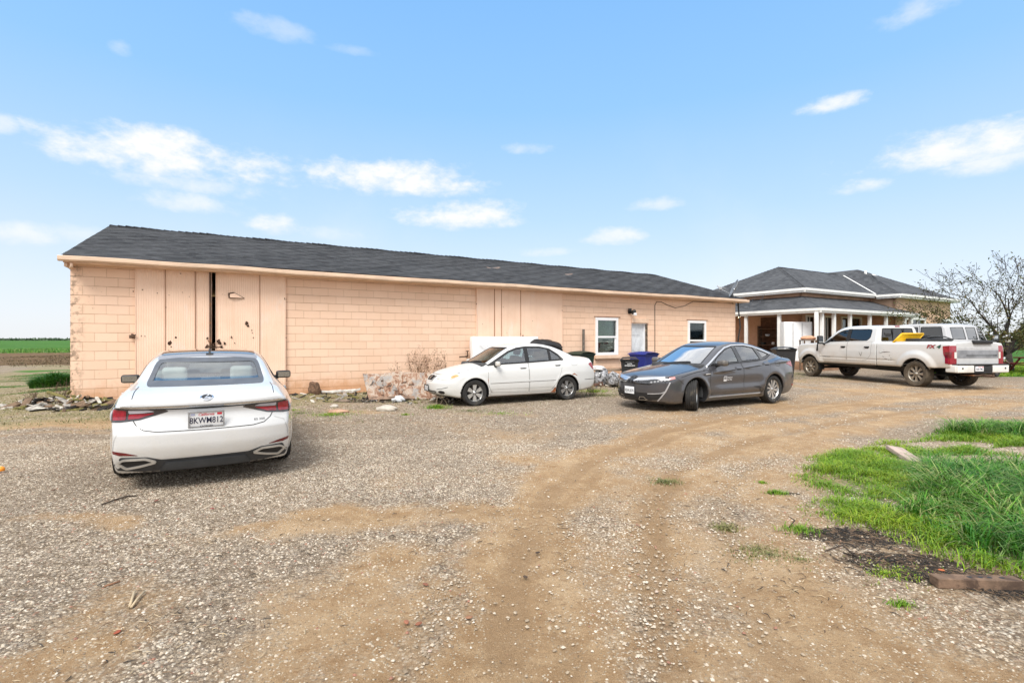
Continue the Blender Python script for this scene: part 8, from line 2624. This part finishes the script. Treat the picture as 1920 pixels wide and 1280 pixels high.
# ------------------------------------------------------------------ things on the porch
fr_ = empty('refrigerator', pp(1491, 661, 26.6).xy.to_3d() + Vector((0, 0, FLOOR)), -.12)
tag(fr_, 'tall white three door refrigerator standing on the porch', 'refrigerator')
wf_, hf_ = 1.40, 2.13
m_ = MB(); m_.box(-wf_ / 2, wf_ / 2, -.30, .38, 0, hf_, bev=.02); m_.build('cabinet', M_VINYL, fr_)
for k, (x0, x1, z0, z1) in enumerate(((-wf_ / 2 + .01, -.235, .78, hf_ - .02), (-.225, .225, .78, hf_ - .02), (.235, wf_ / 2 - .01, .78, hf_ - .02), (-wf_ / 2 + .01, wf_ / 2 - .01, .05, .765))):
    m_ = MB(); m_.box(x0, x1, -.36, -.305, z0, z1, bev=.012); o = m_.build('drawer' if k == 3 else 'door', M_VINYL, fr_)
    m_ = MB()
    if k < 3: m_.box(x1 - .05, x1 - .03, -.385, -.36, z0 + .05, z1 - .05)
    else: m_.box(x0 + .06, x1 - .06, -.385, -.36, z1 - .05, z1 - .03)
    m_.build('handle', mat('grey pull', (.40, .41, .42), .4), o)
sk_ = empty('shelf_rack', Vector((*(H0 + -.30 * BU + ha_y(1443, -.3) * BV), FLOOR)), TH - R(90))
tag(sk_, 'dark shelf rack of pots against the porch back wall', 'shelf')
for s_ in (-1, 1):
    m_ = MB(); m_.box(s_ * .62 - .03, s_ * .62 + .03, -.2, .2, 0, 2.0); m_.build('upright', M_BEAM, sk_)
for z in (.35, .85, 1.35, 1.8):
    m_ = MB(); m_.box(-.585, .585, -.2, .2, z, z + .03); m_.build('shelf', M_BEAM, sk_)
Mr = sk_.matrix_basis
def on_shelf(x, z, name, label, cat, prof, m):
    b = MB(); b.lathe(prof, 16); o = b.build(name, m); o.location = sk_.location + Matrix.Rotation(TH - R(90), 3, 'Z') @ Vector((x, -.05, z + .031)); tag(o, label, cat)
on_shelf(-.1, 1.35, 'bowl', 'pale bowl on the upper rack shelf', 'bowl', [(0, 0), (.08, 0), (.14, .12), (.13, .12), (.07, .02), (0, .02)], mat('pale bowl', (.55, .6, .66), .4))
on_shelf(.25, .85, 'jar', 'white jar on the middle rack shelf', 'jar', [(0, 0), (.07, 0), (.08, .1), (.05, .16), (0, .16)], M_VINYL)
on_shelf(-.35, .85, 'cooking_pot', 'black pot on the middle rack shelf', 'pot', [(0, 0), (.13, 0), (.14, .14), (.12, .14), (.11, .02), (0, .02)], M_BLACK)
on_shelf(.05, .35, 'cooking_pot', 'black pot on the bottom rack shelf', 'pot', [(0, 0), (.15, 0), (.17, .18), (.15, .18), (.13, .02), (0, .02)], M_BLACK)
on_shelf(-.4, .35, 'jar', 'white tub on the bottom rack shelf', 'jar', [(0, 0), (.09, 0), (.10, .14), (0, .14)], M_VINYL)
m_ = MB(); m_.box(-.20, .20, -.16, .16, 0, .62, bev=.02); m_.box(-.17, .17, -.165, -.159, .1, .5, 1)
o = m_.build('heater', [mat('cream heater', (.60, .56, .46), .5), M_STEEL]); o.location = Vector((*(H0 + -1.5 * BU + ha_y(1418, -1.5) * BV), FLOOR)); o.rotation_euler = (0, 0, TH - R(90))
tag(o, 'small cream metal heater between the porch columns', 'heater')
o = lump('cushion', 'tan padded cushion roll on a stand behind the pickup bonnet', 'cushion', pp(1515, 634, 24.0), (.36, .26, .13), mat('tan cushion', (.55, .29, .17), .8, var=.15, scale=6), (0, 0, .1), .12, 31)
m_ = MB(); m_.box(-.32, .32, -.22, .22, 0, .045)
for sx_ in (-.28, .28):
    for sy_ in (-.18, .18): m_.box(sx_ - .025, sx_ + .025, sy_ - .025, sy_ + .025, -1.45, 0)
o = m_.build('plant_stand', M_BEAM); o.location = pp(1515, 634, 24.0) - Vector((0, 0, .125)); tag(o, 'plain brown stand carrying the tan cushion', 'stand')

# ------------------------------------------------------------------ right edge: lawn things
bn = empty('picnic_table', (24.6, 23.2, 0), R(12))
tag(bn, 'red painted picnic table on the lawn by the tree', 'picnic table')
M_RED = mat('faded red paint', (.20, .035, .030), .8, var=.3, scale=8)
m_ = MB(); m_.box(-.95, .95, -.36, .36, .70, .75, bev=.01); m_.build('table_top', M_RED, bn)
for s_ in (-1, 1):
    m_ = MB(); m_.box(-.95, .95, s_ * .68 - .13, s_ * .68 + .13, .42, .465, bev=.01); m_.build('bench_seat', M_RED, bn)
for x in (-.7, .7):
    m_ = MB()
    m_.tube([(x, -.72, 0), (x, -.25, .70)], .04, 6); m_.tube([(x, .72, 0), (x, .25, .70)], .04, 6); m_.box(x - .03, x + .03, -.78, .78, .37, .418)
    m_.build('leg_frame', M_RED, bn)
m_ = MB(); m_.tube([pp(1881, 672, 21.6), Vector((*gp(1904, 692), 0.0))], .035, 8); tag(m_.build('leaning_pole', mat('pinkish pole', (.38, .24, .22), .7)), 'pale leaning pole propped beside the tall white estate', 'pole')
ln_ = empty('bird_feeder', pp(1889, 633, 23.4))
tag(ln_, 'white roofed bird feeder hanging in the tree', 'bird feeder')
m_ = MB(); m_.lathe([(0, .14), (.05, .12), (.19, .03), (.19, .01), (0, .01)], 12); m_.build('feeder_roof', M_VINYL, ln_)
m_ = MB(); m_.lathe([(0, .005), (.10, .005), (.11, -.18), (.14, -.19), (.14, -.21), (0, -.21)], 12); m_.build('feeder_body', mat('cream feeder', (.62, .60, .50), .6), ln_)
m_ = MB(); m_.tube([(0, 0, .13), (.02, 0, .5), (-.05, 0, .95)], .006, 5); m_.build('cord', M_BLACK, ln_)
# far hedge and trees, read as one mass
def far_pts(x0, x1, y, h, dz):
    def fn(r, n):
        X = x0 + (x1 - x0) * r.random(n)
        hh = h * (.35 + 1.1 * fbm(X / (h * 3), X * 0 + y * .1, 3))
        return np.stack([X, y + dz * r.random(n), hh * r.random(n) ** .8], 1)
    return fn
V, Q = leaf_cloud(9000, far_pts(60, 190, 92, 2.6, 5), (.25, .6), 51)
M_FAR = leaf_material('far hedge leaf', [(.06, .10, .055), (.09, .13, .07), (.12, .15, .09)], .9, .1)
tag(mk_fast('distant_hedge', V, Q, M_FAR), 'grey green hedge far beyond the lawn at the right', 'hedge', kind='stuff')
V, Q = leaf_cloud(5000, far_pts(-900, -300, 620, 2.2, 30), (1.2, 2.6), 52)
tag(mk_fast('distant_treeline', V, Q, M_FAR), 'thin far treeline on the horizon beyond the green field', 'treeline', kind='stuff')
